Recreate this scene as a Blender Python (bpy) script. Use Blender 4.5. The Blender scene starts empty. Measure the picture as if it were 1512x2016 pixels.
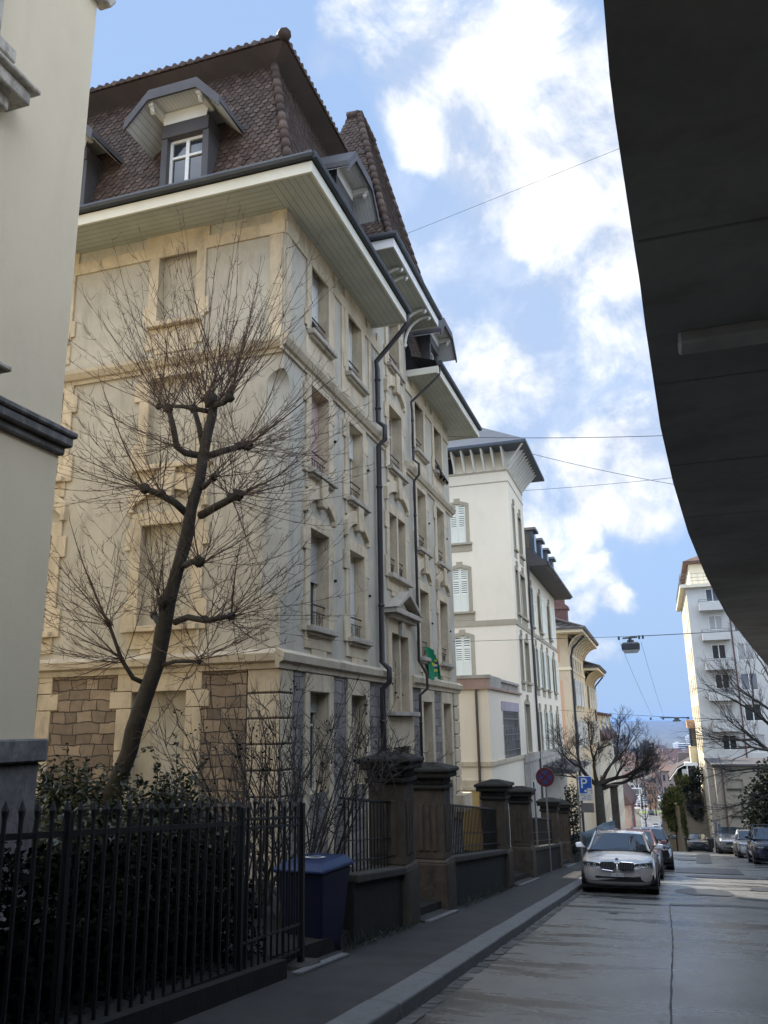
HAZE = 7e-5; import math as _m
AZ, EL = _m.radians(55), _m.radians(43); SKYDUST = 0.0
SKY = .05; SUN = 4.5; EXPO = 1.18; CLOUD_FILL = 36.0; CLOUD_FRONT = 11.5
import bpy, bmesh, math, random
from mathutils import Vector, Matrix
C = bpy.context.scene.collection
rad = math.radians
V = Vector

# ------------------------------------------------------------------ measured view
# rows: camera right, camera down, camera forward (world X right of the street, Y down the street, Z up; eye at the origin)
RM = ((0.95151321, 0.307113, -0.01744171), (-0.0938184, 0.23573891, -0.96727725), (-0.29295173, 0.92201343, 0.25312154))
FP = 1623.92

def ray(px, py):
    a, b = (px - 756) / FP, (py - 1008) / FP
    return V([RM[0][i] * a + RM[1][i] * b + RM[2][i] for i in range(3)])

def at(px, py, x=None, y=None, z=None):
    r = ray(px, py)
    if x is not None: return r * (x / r[0])
    if y is not None: return r * (y / r[1])
    return r * (z / r[2])

GP = [(-80, 7.12), (62, -8.36), (68, -9.1), (150, -20.6), (200, -25), (260, -28.5), (350, -30.5), (600, -38), (1500, -62), (2500, -72), (4000, -60), (5500, -25), (7000, 19), (7300, 17)]
def g(y):
    if y <= GP[0][0]: return GP[0][1]
    for (a, za), (b, zb) in zip(GP, GP[1:]):
        if y <= b: return za + (zb - za) * (y - a) / (b - a)
    return GP[-1][1]
SL = math.atan(0.109)

# ------------------------------------------------------------------ materials
def nt(name):
    m = bpy.data.materials.new(name); m.use_nodes = True
    t = m.node_tree; b = t.nodes['Principled BSDF']
    return m, t, b
def coords(t, sc=(1, 1, 1)):
    c = t.nodes.new('ShaderNodeTexCoord'); mp = t.nodes.new('ShaderNodeMapping')
    mp.inputs['Scale'].default_value = sc
    t.links.new(c.outputs['Object'], mp.inputs[0]); return mp.outputs[0]
def noise(t, vec, scale, detail=5, rough=.6, dist=0):
    n = t.nodes.new('ShaderNodeTexNoise')
    n.inputs['Scale'].default_value = scale; n.inputs['Detail'].default_value = detail
    n.inputs['Roughness'].default_value = rough; n.inputs['Distortion'].default_value = dist
    t.links.new(vec, n.inputs['Vector']); return n.outputs['Fac']
def ramp(t, fac, stops):
    r = t.nodes.new('ShaderNodeValToRGB'); e = r.color_ramp.elements
    while len(e) < len(stops): e.new(.5)
    for q, (p, c) in zip(e, stops):
        q.position = p; q.color = (c[0], c[1], c[2], 1) if hasattr(c, '__len__') else (c, c, c, 1)
    t.links.new(fac, r.inputs[0]); return r.outputs[0]
def mix(t, fac, a, b, mode='MIX'):
    n = t.nodes.new('ShaderNodeMix'); n.data_type = 'RGBA'; n.blend_type = mode
    for s, v in ((n.inputs[0], fac), (n.inputs[6], a), (n.inputs[7], b)):
        if isinstance(v, (int, float)): s.default_value = v
        elif isinstance(v, tuple): s.default_value = (v[0], v[1], v[2], 1)
        else: t.links.new(v, s)
    return n.outputs[2]
def bump(t, b, h, strength, dist=.02):
    n = t.nodes.new('ShaderNodeBump'); n.inputs['Strength'].default_value = strength; n.inputs['Distance'].default_value = dist
    t.links.new(h, n.inputs['Height']); t.links.new(n.outputs[0], b.inputs['Normal'])
def sc(c, k): return tuple(min(1, v * k) for v in c[:3])

def surf(name, col, rough=.85, var=.14, scale=1.2, dirt=None, dirtamt=.5, dscale=(.5, .5, .18), bmp=.25, bscale=40, metal=0, spec=.4, coat=0):
    """a weathered surface: large mottling, fine grain, optional vertical dirt streaks"""
    m, t, b = nt(name); o = coords(t)
    n1 = noise(t, o, scale, 6, .65); n2 = noise(t, o, bscale, 3, .6)
    c = ramp(t, n1, [(.3, sc(col, 1 - var)), (.7, sc(col, 1 + var))])
    c = mix(t, .5, c, ramp(t, n2, [(.3, sc((1, 1, 1), .86)), (.7, (1, 1, 1))]), 'MULTIPLY')
    if dirt:
        ds = noise(t, coords(t, dscale), 3.0, 7, .7, .3)
        f = ramp(t, ds, [(.5, 0), (.75, dirtamt)])
        c = mix(t, f, c, dirt)
    t.links.new(c, b.inputs['Base Color'])
    b.inputs['Roughness'].default_value = rough; b.inputs['Metallic'].default_value = metal
    b.inputs['Specular IOR Level'].default_value = spec
    if coat: b.inputs['Coat Weight'].default_value = coat; b.inputs['Coat Roughness'].default_value = .04
    if bmp: bump(t, b, n2, bmp, .01)
    return m
def plain(name, col, rough=.5, metal=0, spec=.5, coat=0):
    m, t, b = nt(name); o = coords(t)
    c = ramp(t, noise(t, o, 6, 4), [(.3, sc(col, .88)), (.7, sc(col, 1.1))])
    t.links.new(c, b.inputs['Base Color'])
    b.inputs['Roughness'].default_value = rough; b.inputs['Metallic'].default_value = metal
    b.inputs['Specular IOR Level'].default_value = spec
    if coat: b.inputs['Coat Weight'].default_value = coat; b.inputs['Coat Roughness'].default_value = .03
    return m
def island(name, cols, rough=.8, bmp=0, spec=.3, trans=0):
    """each separate tile / leaf takes its own tone"""
    m, t, b = nt(name)
    gi = t.nodes.new('ShaderNodeNewGeometry')
    k = len(cols) - 1
    c = ramp(t, gi.outputs['Random Per Island'], [(i / k, q) for i, q in enumerate(cols)])
    n = noise(t, coords(t), 2.2, 5)
    c = mix(t, .7, c, ramp(t, n, [(.3, .62), (.7, 1.0)]), 'MULTIPLY')
    t.links.new(c, b.inputs['Base Color'])
    b.inputs['Roughness'].default_value = rough; b.inputs['Specular IOR Level'].default_value = spec
    return m
def rubble(name, c1, c2, mortar, w_=.40, h_=.25):
    """roughly squared, coursed stone with uneven joints"""
    m, t, b = nt(name); o = coords(t)
    sp = t.nodes.new('ShaderNodeSeparateXYZ'); t.links.new(o, sp.inputs[0])
    def add(a, c, k=1):
        n = t.nodes.new('ShaderNodeMath'); n.operation = 'MULTIPLY_ADD'; t.links.new(c, n.inputs[0]); n.inputs[1].default_value = k; t.links.new(a, n.inputs[2]); return n.outputs[0]
    u = add(sp.outputs[0], sp.outputs[1]); n1 = noise(t, o, 1.7, 2); n2 = noise(t, o, 2.3, 2)
    u = add(u, n1, .3); v = add(sp.outputs[2], n2, .13)
    cb = t.nodes.new('ShaderNodeCombineXYZ'); t.links.new(u, cb.inputs[0]); t.links.new(v, cb.inputs[1])
    k = t.nodes.new('ShaderNodeTexBrick'); k.offset = .37; k.squash = 1.7; k.squash_frequency = 3
    k.inputs['Scale'].default_value = 1; k.inputs['Brick Width'].default_value = w_; k.inputs['Row Height'].default_value = h_; k.inputs['Mortar Size'].default_value = .012; k.inputs['Mortar Smooth'].default_value = .3
    k.inputs['Color1'].default_value = (*c1, 1); k.inputs['Color2'].default_value = (*c2, 1); k.inputs['Mortar'].default_value = (*mortar, 1)
    t.links.new(cb.outputs[0], k.inputs['Vector'])
    c = mix(t, .7, k.outputs['Color'], ramp(t, noise(t, o, 7, 6), [(.3, .6), (.7, 1)]), 'MULTIPLY')
    t.links.new(c, b.inputs['Base Color']); b.inputs['Roughness'].default_value = .9
    bump(t, b, ramp(t, k.outputs['Fac'], [(0, 1), (1, 0)]), .8, .03)
    return m
def boards(name, col, axis_scale, rough=.6):
    """painted boarding with dark joints; axis_scale picks the joint direction"""
    m, t, b = nt(name); o = coords(t, axis_scale)
    w = t.nodes.new('ShaderNodeTexWave'); w.wave_type = 'BANDS'; w.bands_direction = 'X'; w.wave_profile = 'SAW'
    w.inputs['Scale'].default_value = 1.0; w.inputs['Distortion'].default_value = 0
    t.links.new(o, w.inputs['Vector'])
    n = noise(t, coords(t), 1.5, 6)
    c = ramp(t, n, [(.3, sc(col, .85)), (.7, sc(col, 1.08))])
    f = ramp(t, w.outputs['Fac'], [(0, 1), (.05, 1), (.09, 0), (1, 0)])
    t.links.new(mix(t, f, c, sc(col, .38)), b.inputs['Base Color']); b.inputs['Roughness'].default_value = rough
    bump(t, b, ramp(t, w.outputs['Fac'], [(0, 0), (.09, 1)]), .6, .01)
    return m
def shutter_mat(name, col, per_m=22):
    m, t, b = nt(name); o = coords(t)
    w = t.nodes.new('ShaderNodeTexWave'); w.bands_direction = 'Z'; w.inputs['Scale'].default_value = .3142 * per_m
    t.links.new(o, w.inputs['Vector'])
    c = ramp(t, w.outputs['Fac'], [(.1, sc(col, .62)), (.4, col)])
    t.links.new(c, b.inputs['Base Color']); b.inputs['Roughness'].default_value = .5
    bump(t, b, w.outputs['Fac'], .4, .02)
    return m

M = {}
M['stucco'] = surf('stucco', (.46, .43, .35), var=.16, scale=.9, dirt=(.25, .225, .165), dirtamt=.75, dscale=(.9, .9, .22))
M['trim'] = surf('sandstone_trim', (.56, .475, .335), var=.2, scale=1.6, dirt=(.24, .20, .14), dirtamt=.75, dscale=(1.1, 1.1, .35))
M['sill'] = surf('sill_stone', (.42, .38, .31), var=.18, scale=3, dirt=(.12, .11, .09), dirtamt=.7)
M['cornice'] = surf('cornice_stone', (.52, .45, .33), var=.15, scale=2, dirt=(.14, .12, .09), dirtamt=.6)
M['rubble'] = rubble('rubble_stone', (.16, .12, .085), (.36, .28, .19), (.07, .055, .04), .32, .215)
M['plinth'] = surf('plinth_stone', (.38, .35, .30), var=.2, scale=1.5, dirt=(.12, .11, .1), dirtamt=.6)
M['soffit'] = boards('soffit_boards', (.42, .44, .37), (1, 1, 0), .6)
M['soffit_y'] = boards('soffit_boards_long', (.42, .44, .37), (2.1, 0, 0), .6)
M['soffit_x'] = boards('soffit_boards_cross', (.42, .44, .37), (0, 2.1, 0), .6)
for k in ('soffit_x',):
    for n in M[k].node_tree.nodes:
        if n.type == 'TEX_WAVE': n.bands_direction = 'Y'
M['fascia'] = surf('cream_fascia', (.68, .66, .54), rough=.5, var=.06, bmp=.05)
M['white'] = surf('white_paint', (.74, .74, .69), rough=.45, var=.06, bmp=.04)
M['greywhite'] = boards('grey_white_boards', (.56, .58, .56), (3.4, 0, 0), .55)
M['zinc'] = surf('dark_zinc', (.06, .065, .07), rough=.5, var=.2, metal=.4, bmp=.05)
M['slate'] = surf('dark_slate', (.075, .07, .07), rough=.6, var=.2, bmp=.2)
M['tile'] = island('roof_tile', [(.050, .031, .021), (.084, .053, .036), (.060, .039, .028), (.12, .082, .060), (.052, .034, .024)], .75)
M['underroof'] = surf('under_roof', (.03, .022, .018), bmp=0)
M['iron'] = surf('black_iron', (.008, .008, .009), rough=.5, var=.2, bmp=.05, spec=.4)
M['pipe'] = surf('dark_pipe', (.045, .042, .045), rough=.45, var=.2, metal=.3, bmp=.03)
M['rollW'] = shutter_mat('white_roller', (.74, .76, .74))
M['rollP'] = shutter_mat('rose_roller', (.55, .40, .37))
M['rollG'] = shutter_mat('grey_roller', (.44, .44, .43))
M['frame'] = surf('frame_paint', (.62, .58, .50), rough=.45, var=.05, bmp=0)
M['glass'] = plain('window_glass', (.025, .03, .035), .04, 0, .8)
M['dark'] = plain('dark_void', (.012, .012, .013), .9)
M['creamwall'] = surf('cream_render', (.80, .715, .56), var=.035, scale=.5, bmp=.12, dirt=(.55, .5, .4), dirtamt=.25)
M['creamnear'] = surf('pale_cream_render', (.70, .60, .42), dirt=(.5, .43, .31), dirtamt=.3, var=.03, scale=.6, bmp=.35, bscale=60)
M['creamstone'] = surf('weathered_ledge', (.46, .42, .35), var=.25, scale=5, dirt=(.06, .055, .05), dirtamt=.9, dscale=(1.5, 1.5, .7))
M['darkledge'] = surf('dark_ledge', (.13, .125, .12), var=.4, scale=5, dirt=(.36, .35, .33), dirtamt=.6, dscale=(2.4, 2.4, .9))
M['tan'] = surf('tan_surround', (.37, .325, .235), var=.1, scale=1.5)
M['louver'] = surf('white_green_louvre', (.74, .74, .63), rough=.5, var=.05, bmp=0)
M['greyroof'] = surf('blue_grey_roof', (.055, .068, .085), rough=.5, var=.15, bmp=.1)
M['yellow'] = surf('pale_yellow_render', (.56, .49, .37), var=.07, scale=.7, dirt=(.40, .34, .25), dirtamt=.4)
M['peach'] = surf('peach_panel', (.56, .37, .26), var=.06)
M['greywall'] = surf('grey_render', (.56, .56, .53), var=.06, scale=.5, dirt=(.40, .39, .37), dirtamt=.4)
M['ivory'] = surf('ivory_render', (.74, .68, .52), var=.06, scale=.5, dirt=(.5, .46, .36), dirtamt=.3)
M['beige'] = surf('beige_render', (.34, .30, .24), var=.1, scale=.8, dirt=(.2, .18, .15), dirtamt=.5)
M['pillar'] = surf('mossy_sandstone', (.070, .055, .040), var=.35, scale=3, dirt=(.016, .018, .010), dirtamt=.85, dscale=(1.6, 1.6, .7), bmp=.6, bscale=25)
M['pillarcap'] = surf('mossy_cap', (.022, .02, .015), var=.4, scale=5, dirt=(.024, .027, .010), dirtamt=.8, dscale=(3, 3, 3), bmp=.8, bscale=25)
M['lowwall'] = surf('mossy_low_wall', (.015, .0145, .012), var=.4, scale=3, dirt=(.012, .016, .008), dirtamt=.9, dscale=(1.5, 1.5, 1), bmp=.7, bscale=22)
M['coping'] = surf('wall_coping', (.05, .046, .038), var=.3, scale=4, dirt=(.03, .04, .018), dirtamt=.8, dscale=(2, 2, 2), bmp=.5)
M['kerb'] = surf('granite_kerb', (.15, .148, .142), rough=.7, var=.2, scale=12, bmp=.6, bscale=70, dirt=(.10, .10, .09), dirtamt=.6, dscale=(1.3, 1.3, 1.3))
M['sidewalk'] = surf('pavement_asphalt', (.040, .038, .034), rough=.75, var=.3, scale=2.2, bmp=.7, bscale=110)
M['soil'] = surf('garden_soil', (.010, .010, .006), var=.4, scale=4, bmp=.8, bscale=15)
M['bark'] = surf('dark_bark', (.034, .029, .022), var=.5, scale=9, dirt=(.030, .038, .014), dirtamt=.7, dscale=(3, 3, 1.2), bmp=1, bscale=22)
M['twig'] = surf('red_brown_twig', (.085, .055, .042), var=.3, scale=5, bmp=0)
M['twigdark'] = surf('dark_twig', (.045, .038, .034), var=.3, scale=5, bmp=0)
M['leaf'] = island('evergreen_leaf', [(.014, .020, .009), (.032, .044, .018), (.022, .030, .012), (.055, .066, .036)], .45, spec=.5)
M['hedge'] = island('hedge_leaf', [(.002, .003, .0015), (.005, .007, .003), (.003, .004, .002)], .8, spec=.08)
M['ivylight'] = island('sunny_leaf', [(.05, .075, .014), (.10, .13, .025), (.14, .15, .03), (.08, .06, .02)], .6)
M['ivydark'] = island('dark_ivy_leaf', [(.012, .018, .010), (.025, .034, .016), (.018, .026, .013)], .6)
M['concrete'] = surf('dark_soffit_concrete', (.34, .345, .35), var=.25, scale=.6, bmp=.5, bscale=9, dirt=(.2, .19, .18), dirtamt=.6, dscale=(.35, .8, .7))
M['masonry'] = island('sooty_masonry', [(.24, .22, .19), (.30, .27, .23), (.20, .18, .155), (.27, .24, .20)], .9)
M['beamc'] = surf('beam_concrete', (.55, .55, .55), var=.2, scale=2, bmp=.3)
M['binblue'] = surf('blue_plastic', (.003, .007, .032), rough=.6, var=.1, bmp=.05, spec=.5)
M['lidblue'] = surf('blue_lid', (.014, .032, .095), rough=.5, var=.12, bmp=.05, spec=.5)
M['rubber'] = plain('tyre_rubber', (.012, .012, .012), .8)
M['rim'] = plain('alloy_rim', (.35, .35, .36), .3, .9)
M['black'] = plain('black_plastic', (.012, .012, .013), .5)
M['chrome'] = plain('chrome', (.65, .65, .66), .15, 1)
M['carglass'] = plain('car_glass', (.02, .028, .036), .03, 0, 1.0)
M['lampglass'] = plain('headlamp_glass', (.07, .075, .08), .06, .2, 1.0)
M['plate'] = plain('plate_white', (.62, .62, .60), .5)
M['ink'] = plain('black_ink', (.015, .015, .015), .6)
M['signblue'] = plain('sign_blue', (.015, .10, .42), .45)
M['nsblue'] = plain('shaded_sign_blue', (.02, .045, .16), .6)  # round sign's blue darkened, its shade put into the colour
M['band'] = surf('roof_band', (.085, .066, .056), var=.25)
M['signred'] = plain('sign_red', (.10, .012, .018), .45)
M['signwhite'] = plain('sign_white', (.66, .67, .66), .45)
M['galv'] = surf('galvanised', (.20, .20, .20), rough=.5, metal=.5, var=.2, bmp=.05)
M['tarp'] = surf('blue_grey_tarp', (.11, .15, .19), rough=.55, var=.15, scale=3, bmp=.2, bscale=8)
M['flaggreen'] = plain('flag_green', (.0, .20, .085), .7)
M['flagyellow'] = plain('flag_yellow', (.55, .47, .02), .7)
M['flagblue'] = plain('flag_blue', (.01, .03, .22), .7)
M['flagwhite'] = plain('flag_white', (.6, .6, .6), .7)
M['blackcloth'] = plain('black_cloth', (.012, .012, .014), .95)
M['brick'] = surf('chimney_brick', (.155, .085, .07), var=.25, scale=4, bmp=.4)
M['redroof'] = surf('red_brown_roof', (.10, .058, .045), var=.25, scale=2, bmp=.3, bscale=12)
M['brownroof'] = surf('brown_roof', (.060, .046, .042), var=.2, scale=2, bmp=.3, bscale=10)
M['pink'] = surf('pink_render', (.30, .225, .20), var=.08)
M['redbanner'] = plain('red_paint', (.45, .02, .035), .6)
M['orange'] = surf('orange_render', (.42, .22, .11), var=.12)
M['whitetower'] = surf('white_slab', (.70, .70, .70), var=.04, bmp=0)
M['lampgrey'] = plain('lamp_grey', (.07, .08, .09), .5)
M['lampdiff'] = plain('lamp_diffuser', (.50, .52, .55), .25)
M['grass'] = surf('grass', (.12, .16, .035), var=.3, scale=6, bmp=0)
M['copper'] = surf('green_copper', (.10, .16, .15), rough=.5, var=.2, bmp=0)

# ------------------------------------------------------------------ mesh helpers
ORG = {}
def tag(o, label=None, cat=None, group=None, kind=None):
    if label: o['label'] = label
    if cat: o['category'] = cat
    if group: o['group'] = group
    if kind: o['kind'] = kind
    return o
def thing(name, label, cat, loc=(0, 0, 0), group=None, rot=None, local=False):
    o = bpy.data.objects.new(name, None); C.objects.link(o); o.location = loc
    o.empty_display_size = .2
    if rot: o.rotation_euler = rot
    ORG[o] = V((0, 0, 0)) if local else V(loc)
    return tag(o, label, cat, group)

class MB:
    def __init__(s): s.v = []; s.f = []; s.m = []
    def face(s, pts, mi=0):
        i = len(s.v); s.v += [tuple(p) for p in pts]; s.f.append(tuple(range(i, i + len(pts)))); s.m.append(mi)
    def hexa(s, p, mi=0):
        i = len(s.v); s.v += [tuple(q) for q in p]
        for f in ((3, 2, 1, 0), (4, 5, 6, 7), (0, 1, 5, 4), (1, 2, 6, 5), (2, 3, 7, 6), (3, 0, 4, 7)):
            s.f.append(tuple(i + k for k in f)); s.m.append(mi)
    def box(s, x0, x1, y0, y1, z0, z1, mi=0):
        s.hexa([(x0, y0, z0), (x1, y0, z0), (x1, y1, z0), (x0, y1, z0), (x0, y0, z1), (x1, y0, z1), (x1, y1, z1), (x0, y1, z1)], mi)
    def fbox(s, F, u0, u1, z0, z1, d0, d1, mi=0):
        s.hexa([F(u0, z0, d0), F(u1, z0, d0), F(u1, z0, d1), F(u0, z0, d1), F(u0, z1, d0), F(u1, z1, d0), F(u1, z1, d1), F(u0, z1, d1)], mi)
    def loft(s, loops, mi=0, caps=True, closed=True):
        n = len(loops[0]); i = len(s.v)
        for L in loops: s.v += [tuple(p) for p in L]
        for a in range(len(loops) - 1):
            for k in range(n if closed else n - 1):
                k2 = (k + 1) % n
                s.f.append((i + a * n + k, i + a * n + k2, i + (a + 1) * n + k2, i + (a + 1) * n + k)); s.m.append(mi)
        if caps:
            s.f.append(tuple(i + k for k in reversed(range(n)))); s.m.append(mi)
            e = i + (len(loops) - 1) * n; s.f.append(tuple(e + k for k in range(n))); s.m.append(mi)
    def fprism(s, F, poly, d0, d1, mi=0):
        s.loft([[F(u, z, d0) for u, z in poly], [F(u, z, d1) for u, z in poly]], mi)
    def tube(s, pts, r, n=6, mi=0, cap=True):
        pts = [V(p) for p in pts]; k = len(pts)
        if k < 2: return
        rr = r if hasattr(r, '__len__') else [r] * k
        t = (pts[1] - pts[0]).normalized()
        a = t.orthogonal().normalized(); loops = []
        for i in range(k):
            t2 = (pts[min(i + 1, k - 1)] - pts[max(i - 1, 0)])
            t2 = t2.normalized() if t2.length > 1e-9 else t
            a = (a - t2 * a.dot(t2)); a = a.normalized() if a.length > 1e-6 else t2.orthogonal().normalized()
            b = t2.cross(a); t = t2
            loops.append([pts[i] + (a * math.cos(2 * math.pi * q / n) + b * math.sin(2 * math.pi * q / n)) * rr[i] for q in range(n)])
        s.loft(loops, mi, cap)
    def leaf(s, p, d, up, l, w, mi=0):
        d = d.normalized(); sd = d.cross(up); sd = sd.normalized() if sd.length > 1e-5 else d.orthogonal().normalized()
        s.face([p, p + d * l * .5 + sd * w, p + d * l, p + d * l * .5 - sd * w], mi)
    def disc(s, c, n, r, seg=16, mi=0, r0=0):
        c = V(c); n = V(n).normalized(); a = V((0, 0, 1)) if abs(n.z) < .9 else V((1, 0, 0)); a = (a - n * a.dot(n)).normalized(); b = n.cross(a)
        o = [c + (a * math.cos(2 * math.pi * k / seg) + b * math.sin(2 * math.pi * k / seg)) * r for k in range(seg)]
        if not r0: s.face(o, mi)
        else:
            q = [c + (p - c) * (r0 / r) for p in o]
            for k in range(seg): s.face([o[k], o[(k + 1) % seg], q[(k + 1) % seg], q[k]], mi)
    def build(s, name, mats, parent=None, smooth=False, kind=None):
        if not s.v: return None
        mats = mats if isinstance(mats, (list, tuple)) else [mats]
        if parent is not None: o0 = ORG[parent]
        else:
            xs = [p[0] for p in s.v]; ys = [p[1] for p in s.v]; zs = [p[2] for p in s.v]
            o0 = V(((min(xs) + max(xs)) / 2, (min(ys) + max(ys)) / 2, min(zs)))
        me = bpy.data.meshes.new(name)
        me.from_pydata([(p[0] - o0[0], p[1] - o0[1], p[2] - o0[2]) for p in s.v], [], s.f)
        for m in mats: me.materials.append(m)
        if len(mats) > 1: me.polygons.foreach_set('material_index', s.m)
        if smooth: me.polygons.foreach_set('use_smooth', [True] * len(me.polygons))
        me.update()
        ob = bpy.data.objects.new(name, me); C.objects.link(ob)
        if parent is not None:
            ob.parent = parent; ORG[ob] = o0
        else:
            ob.location = o0; ORG[ob] = V(o0)
        if kind: ob['kind'] = kind
        return ob

def bevel(o, w=.01, seg=1):
    m = o.modifiers.new('Bevel', 'BEVEL'); m.width = w; m.segments = seg; m.limit_method = 'ANGLE'; m.angle_limit = rad(40); return o

def Face(axis, pos):
    """facade frame: F(u, z, d) with d measured outwards"""
    if axis == '+X': return lambda u, z, d=0: V((pos + d, u, z))
    if axis == '-X': return lambda u, z, d=0: V((pos - d, u, z))
    if axis == '-Y': return lambda u, z, d=0: V((u, pos - d, z))
    return lambda u, z, d=0: V((u, pos + d, z))

def fwall(mb, F, u0, u1, z0, z1, holes=(), depth=.34, mi=0, mr=0, back=None):
    holes = [h for h in holes if h[0] >= u0 - 1e-6 and h[1] <= u1 + 1e-6]
    us = sorted({u0, u1} | {h[k] for h in holes for k in (0, 1) if u0 < h[k] < u1})
    zs = sorted({z0, z1} | {h[k] for h in holes for k in (2, 3) if z0 < h[k] < z1})
    for a, b in zip(us, us[1:]):
        for c, d in zip(zs, zs[1:]):
            um, zm = (a + b) / 2, (c + d) / 2
            if any(h[0] < um < h[1] and h[2] < zm < h[3] for h in holes): continue
            mb.face([F(a, c), F(b, c), F(b, d), F(a, d)], mi)
    for h in holes:
        dd = h[4] if len(h) > 4 else depth
        a, b, c, d = h[:4]
        mb.face([F(a, c), F(a, d), F(a, d, -dd), F(a, c, -dd)], mr); mb.face([F(b, c), F(b, d), F(b, d, -dd), F(b, c, -dd)], mr)
        if d < z1 - 1e-6: mb.face([F(a, d), F(b, d), F(b, d, -dd), F(a, d, -dd)], mr)
        if c > z0 + 1e-6: mb.face([F(a, c), F(b, c), F(b, c, -dd), F(a, c, -dd)], mr)
        if back is not None: mb.face([F(a, c, -dd), F(b, c, -dd), F(b, d, -dd), F(a, d, -dd)], back)

def arc(uc, hw, z, rise, n=10):
    R = (hw * hw + rise * rise) / (2 * rise); cz = z + rise - R; a = math.asin(min(1, hw / R))
    return [(uc + R * math.sin(-a + 2 * a * k / n), cz + R * math.cos(-a + 2 * a * k / n)) for k in range(n + 1)]

def tiles(mb, base, U, W, N, rows, w=.175, c=.138, rng=random.Random(1)):
    """overlapping fish-scale tiles: rows = list of (left, right) limits per course; U along, W up the slope, N outwards"""
    for k, (a, b) in enumerate(rows):
        n = int((b - a) / w) + 2; off = (k % 2) * w / 2
        u0 = math.floor(a / w) * w - off
        for i in range(n + 1):
            l, r = max(a, u0 + i * w), min(b, u0 + (i + 1) * w)
            if r - l < .03: continue
            p = base + W * (c * k); t = rng.uniform(.02, .034); j = rng.uniform(-.006, .006)
            g_ = (r - l) * .04
            P = lambda u, v, d: p + U * u + W * (v + j) + N * d
            l += g_; r -= g_; m = (r - l) * .27
            top = [P(r, c * 1.75, .004), P(l, c * 1.75, .004)]
            bot = [P(l, c * .48, t), P(l + m, .0, t + .004), P(r - m, .0, t + .004), P(r, c * .48, t)]
            mb.face(bot + top)
            i0 = len(mb.v)
            for q in range(3):
                A, B = bot[q], bot[q + 1]
                mb.face([A, B, B - N * .02, A - N * .02])

# ------------------------------------------------------------------ the ground, the street
rng = random.Random(7)
def hill(x, y):
    z = g(y)
    if y > 2300:
        a = min(1, (y - 2300) / 1500)
        z += a * (22 * noise_(x * .0011, y * .0009) + 9 * noise_(x * .004, y * .003))
    return z
from mathutils import noise as mn
def noise_(a, b): return mn.noise((a + 3.1, b - 1.7, .5))

m, t, b = nt('terrain'); o = coords(t)
n1 = noise(t, o, .02, 8, .7); n2 = noise(t, o, .08, 4, .7)
base = ramp(t, n1, [(.35, (.030, .034, .022)), (.5, (.055, .055, .035)), (.66, (.10, .095, .07))])
base = mix(t, ramp(t, n2, [(.68, 0), (.72, .8)]), base, (.5, .46, .42))
t.links.new(base, b.inputs['Base Color']); b.inputs['Roughness'].default_value = .95
M['terrain'] = m

mb = MB()
ys = [-60, -20, 0, 20, 40, 60, 64, 68, 75, 90, 120, 150, 175, 200, 230, 260, 300, 350, 420, 500, 600, 800, 1100, 1500, 2000, 2300, 2500, 2800, 3100, 3400, 3700, 4000, 4300, 4600, 4900, 5200, 5500, 5800, 6100, 6400, 6700, 6900, 7050, 7200, 7300]
xs = [-2400, -1200, -600, -300, -200, -120, -60, -30, -14, -8, 0, 8, 20, 40, 70, 110, 150, 200, 260, 330, 420, 600, 900, 1500, 2400]
P = [[V((x, y, hill(x, y) - .05)) for x in xs] for y in ys]
for i in range(len(ys) - 1):
    for k in range(len(xs) - 1): mb.face([P[i][k], P[i][k + 1], P[i + 1][k + 1], P[i + 1][k]])
tag(mb.build('ground', M['terrain'], smooth=True), kind='structure')

# asphalt: wet sheen in streaks, patches, fine stones
m, t, b = nt('asphalt'); o = coords(t)
fine = noise(t, o, 70, 3, .75); big = noise(t, coords(t, (.9, .35, 1)), .9, 6, .6); pat = noise(t, coords(t, (.45, 1.5, 1)), .75, 5, .65, .4)
lane = noise(t, coords(t, (1.7, .07, 1)), 1.0, 4, .55)
c = ramp(t, big, [(.3, (.100, .098, .089)), (.7, (.155, .152, .139))])
c = mix(t, .8, c, ramp(t, fine, [(.32, .40), (.5, 1.0), (.68, 2.2)]), 'MULTIPLY')
far = t.nodes.new('ShaderNodeSeparateXYZ'); tc = t.nodes.new('ShaderNodeTexCoord'); t.links.new(tc.outputs['Object'], far.inputs[0])
c = mix(t, ramp(t, lane, [(.42, 0), (.7, .5)]), c, (.15, .148, .14))
wet = ramp(t, pat, [(.50, 0), (.60, 1)])
c = mix(t, wet, c, mix(t, .5, c, (.02, .02, .021)))
t.links.new(c, b.inputs['Base Color'])
rg = mix(t, wet, ramp(t, big, [(.3, .44), (.7, .29)]), (.12, .12, .12))
t.links.new(rg, b.inputs['Roughness']); b.inputs['Specular IOR Level'].default_value = .75
bump(t, b, fine, .35, .008)
M['asphalt'] = m
mb = MB()
yr = [-30, -10, 0, 10, 20, 30, 40, 50, 60, 62, 64, 66, 68, 72, 80, 90, 105, 120, 150, 175, 200, 230, 260, 300, 350, 420, 470]
def xl(y): return -2.36 if y < 80 else -2.36 - (y - 80) * .028
def xr(y): return 5.6 if y < 70 else (5.6 - (y - 70) * .25 if y < 86 else 1.6 - (y - 86) * .02)
for a, c_ in zip(yr, yr[1:]):
    mb.face([(xl(a), a, g(a)), (xr(a), a, g(a)), (xr(c_), c_, g(c_)), (xl(c_), c_, g(c_))])
tag(mb.build('road', M['asphalt']), kind='structure')

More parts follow.
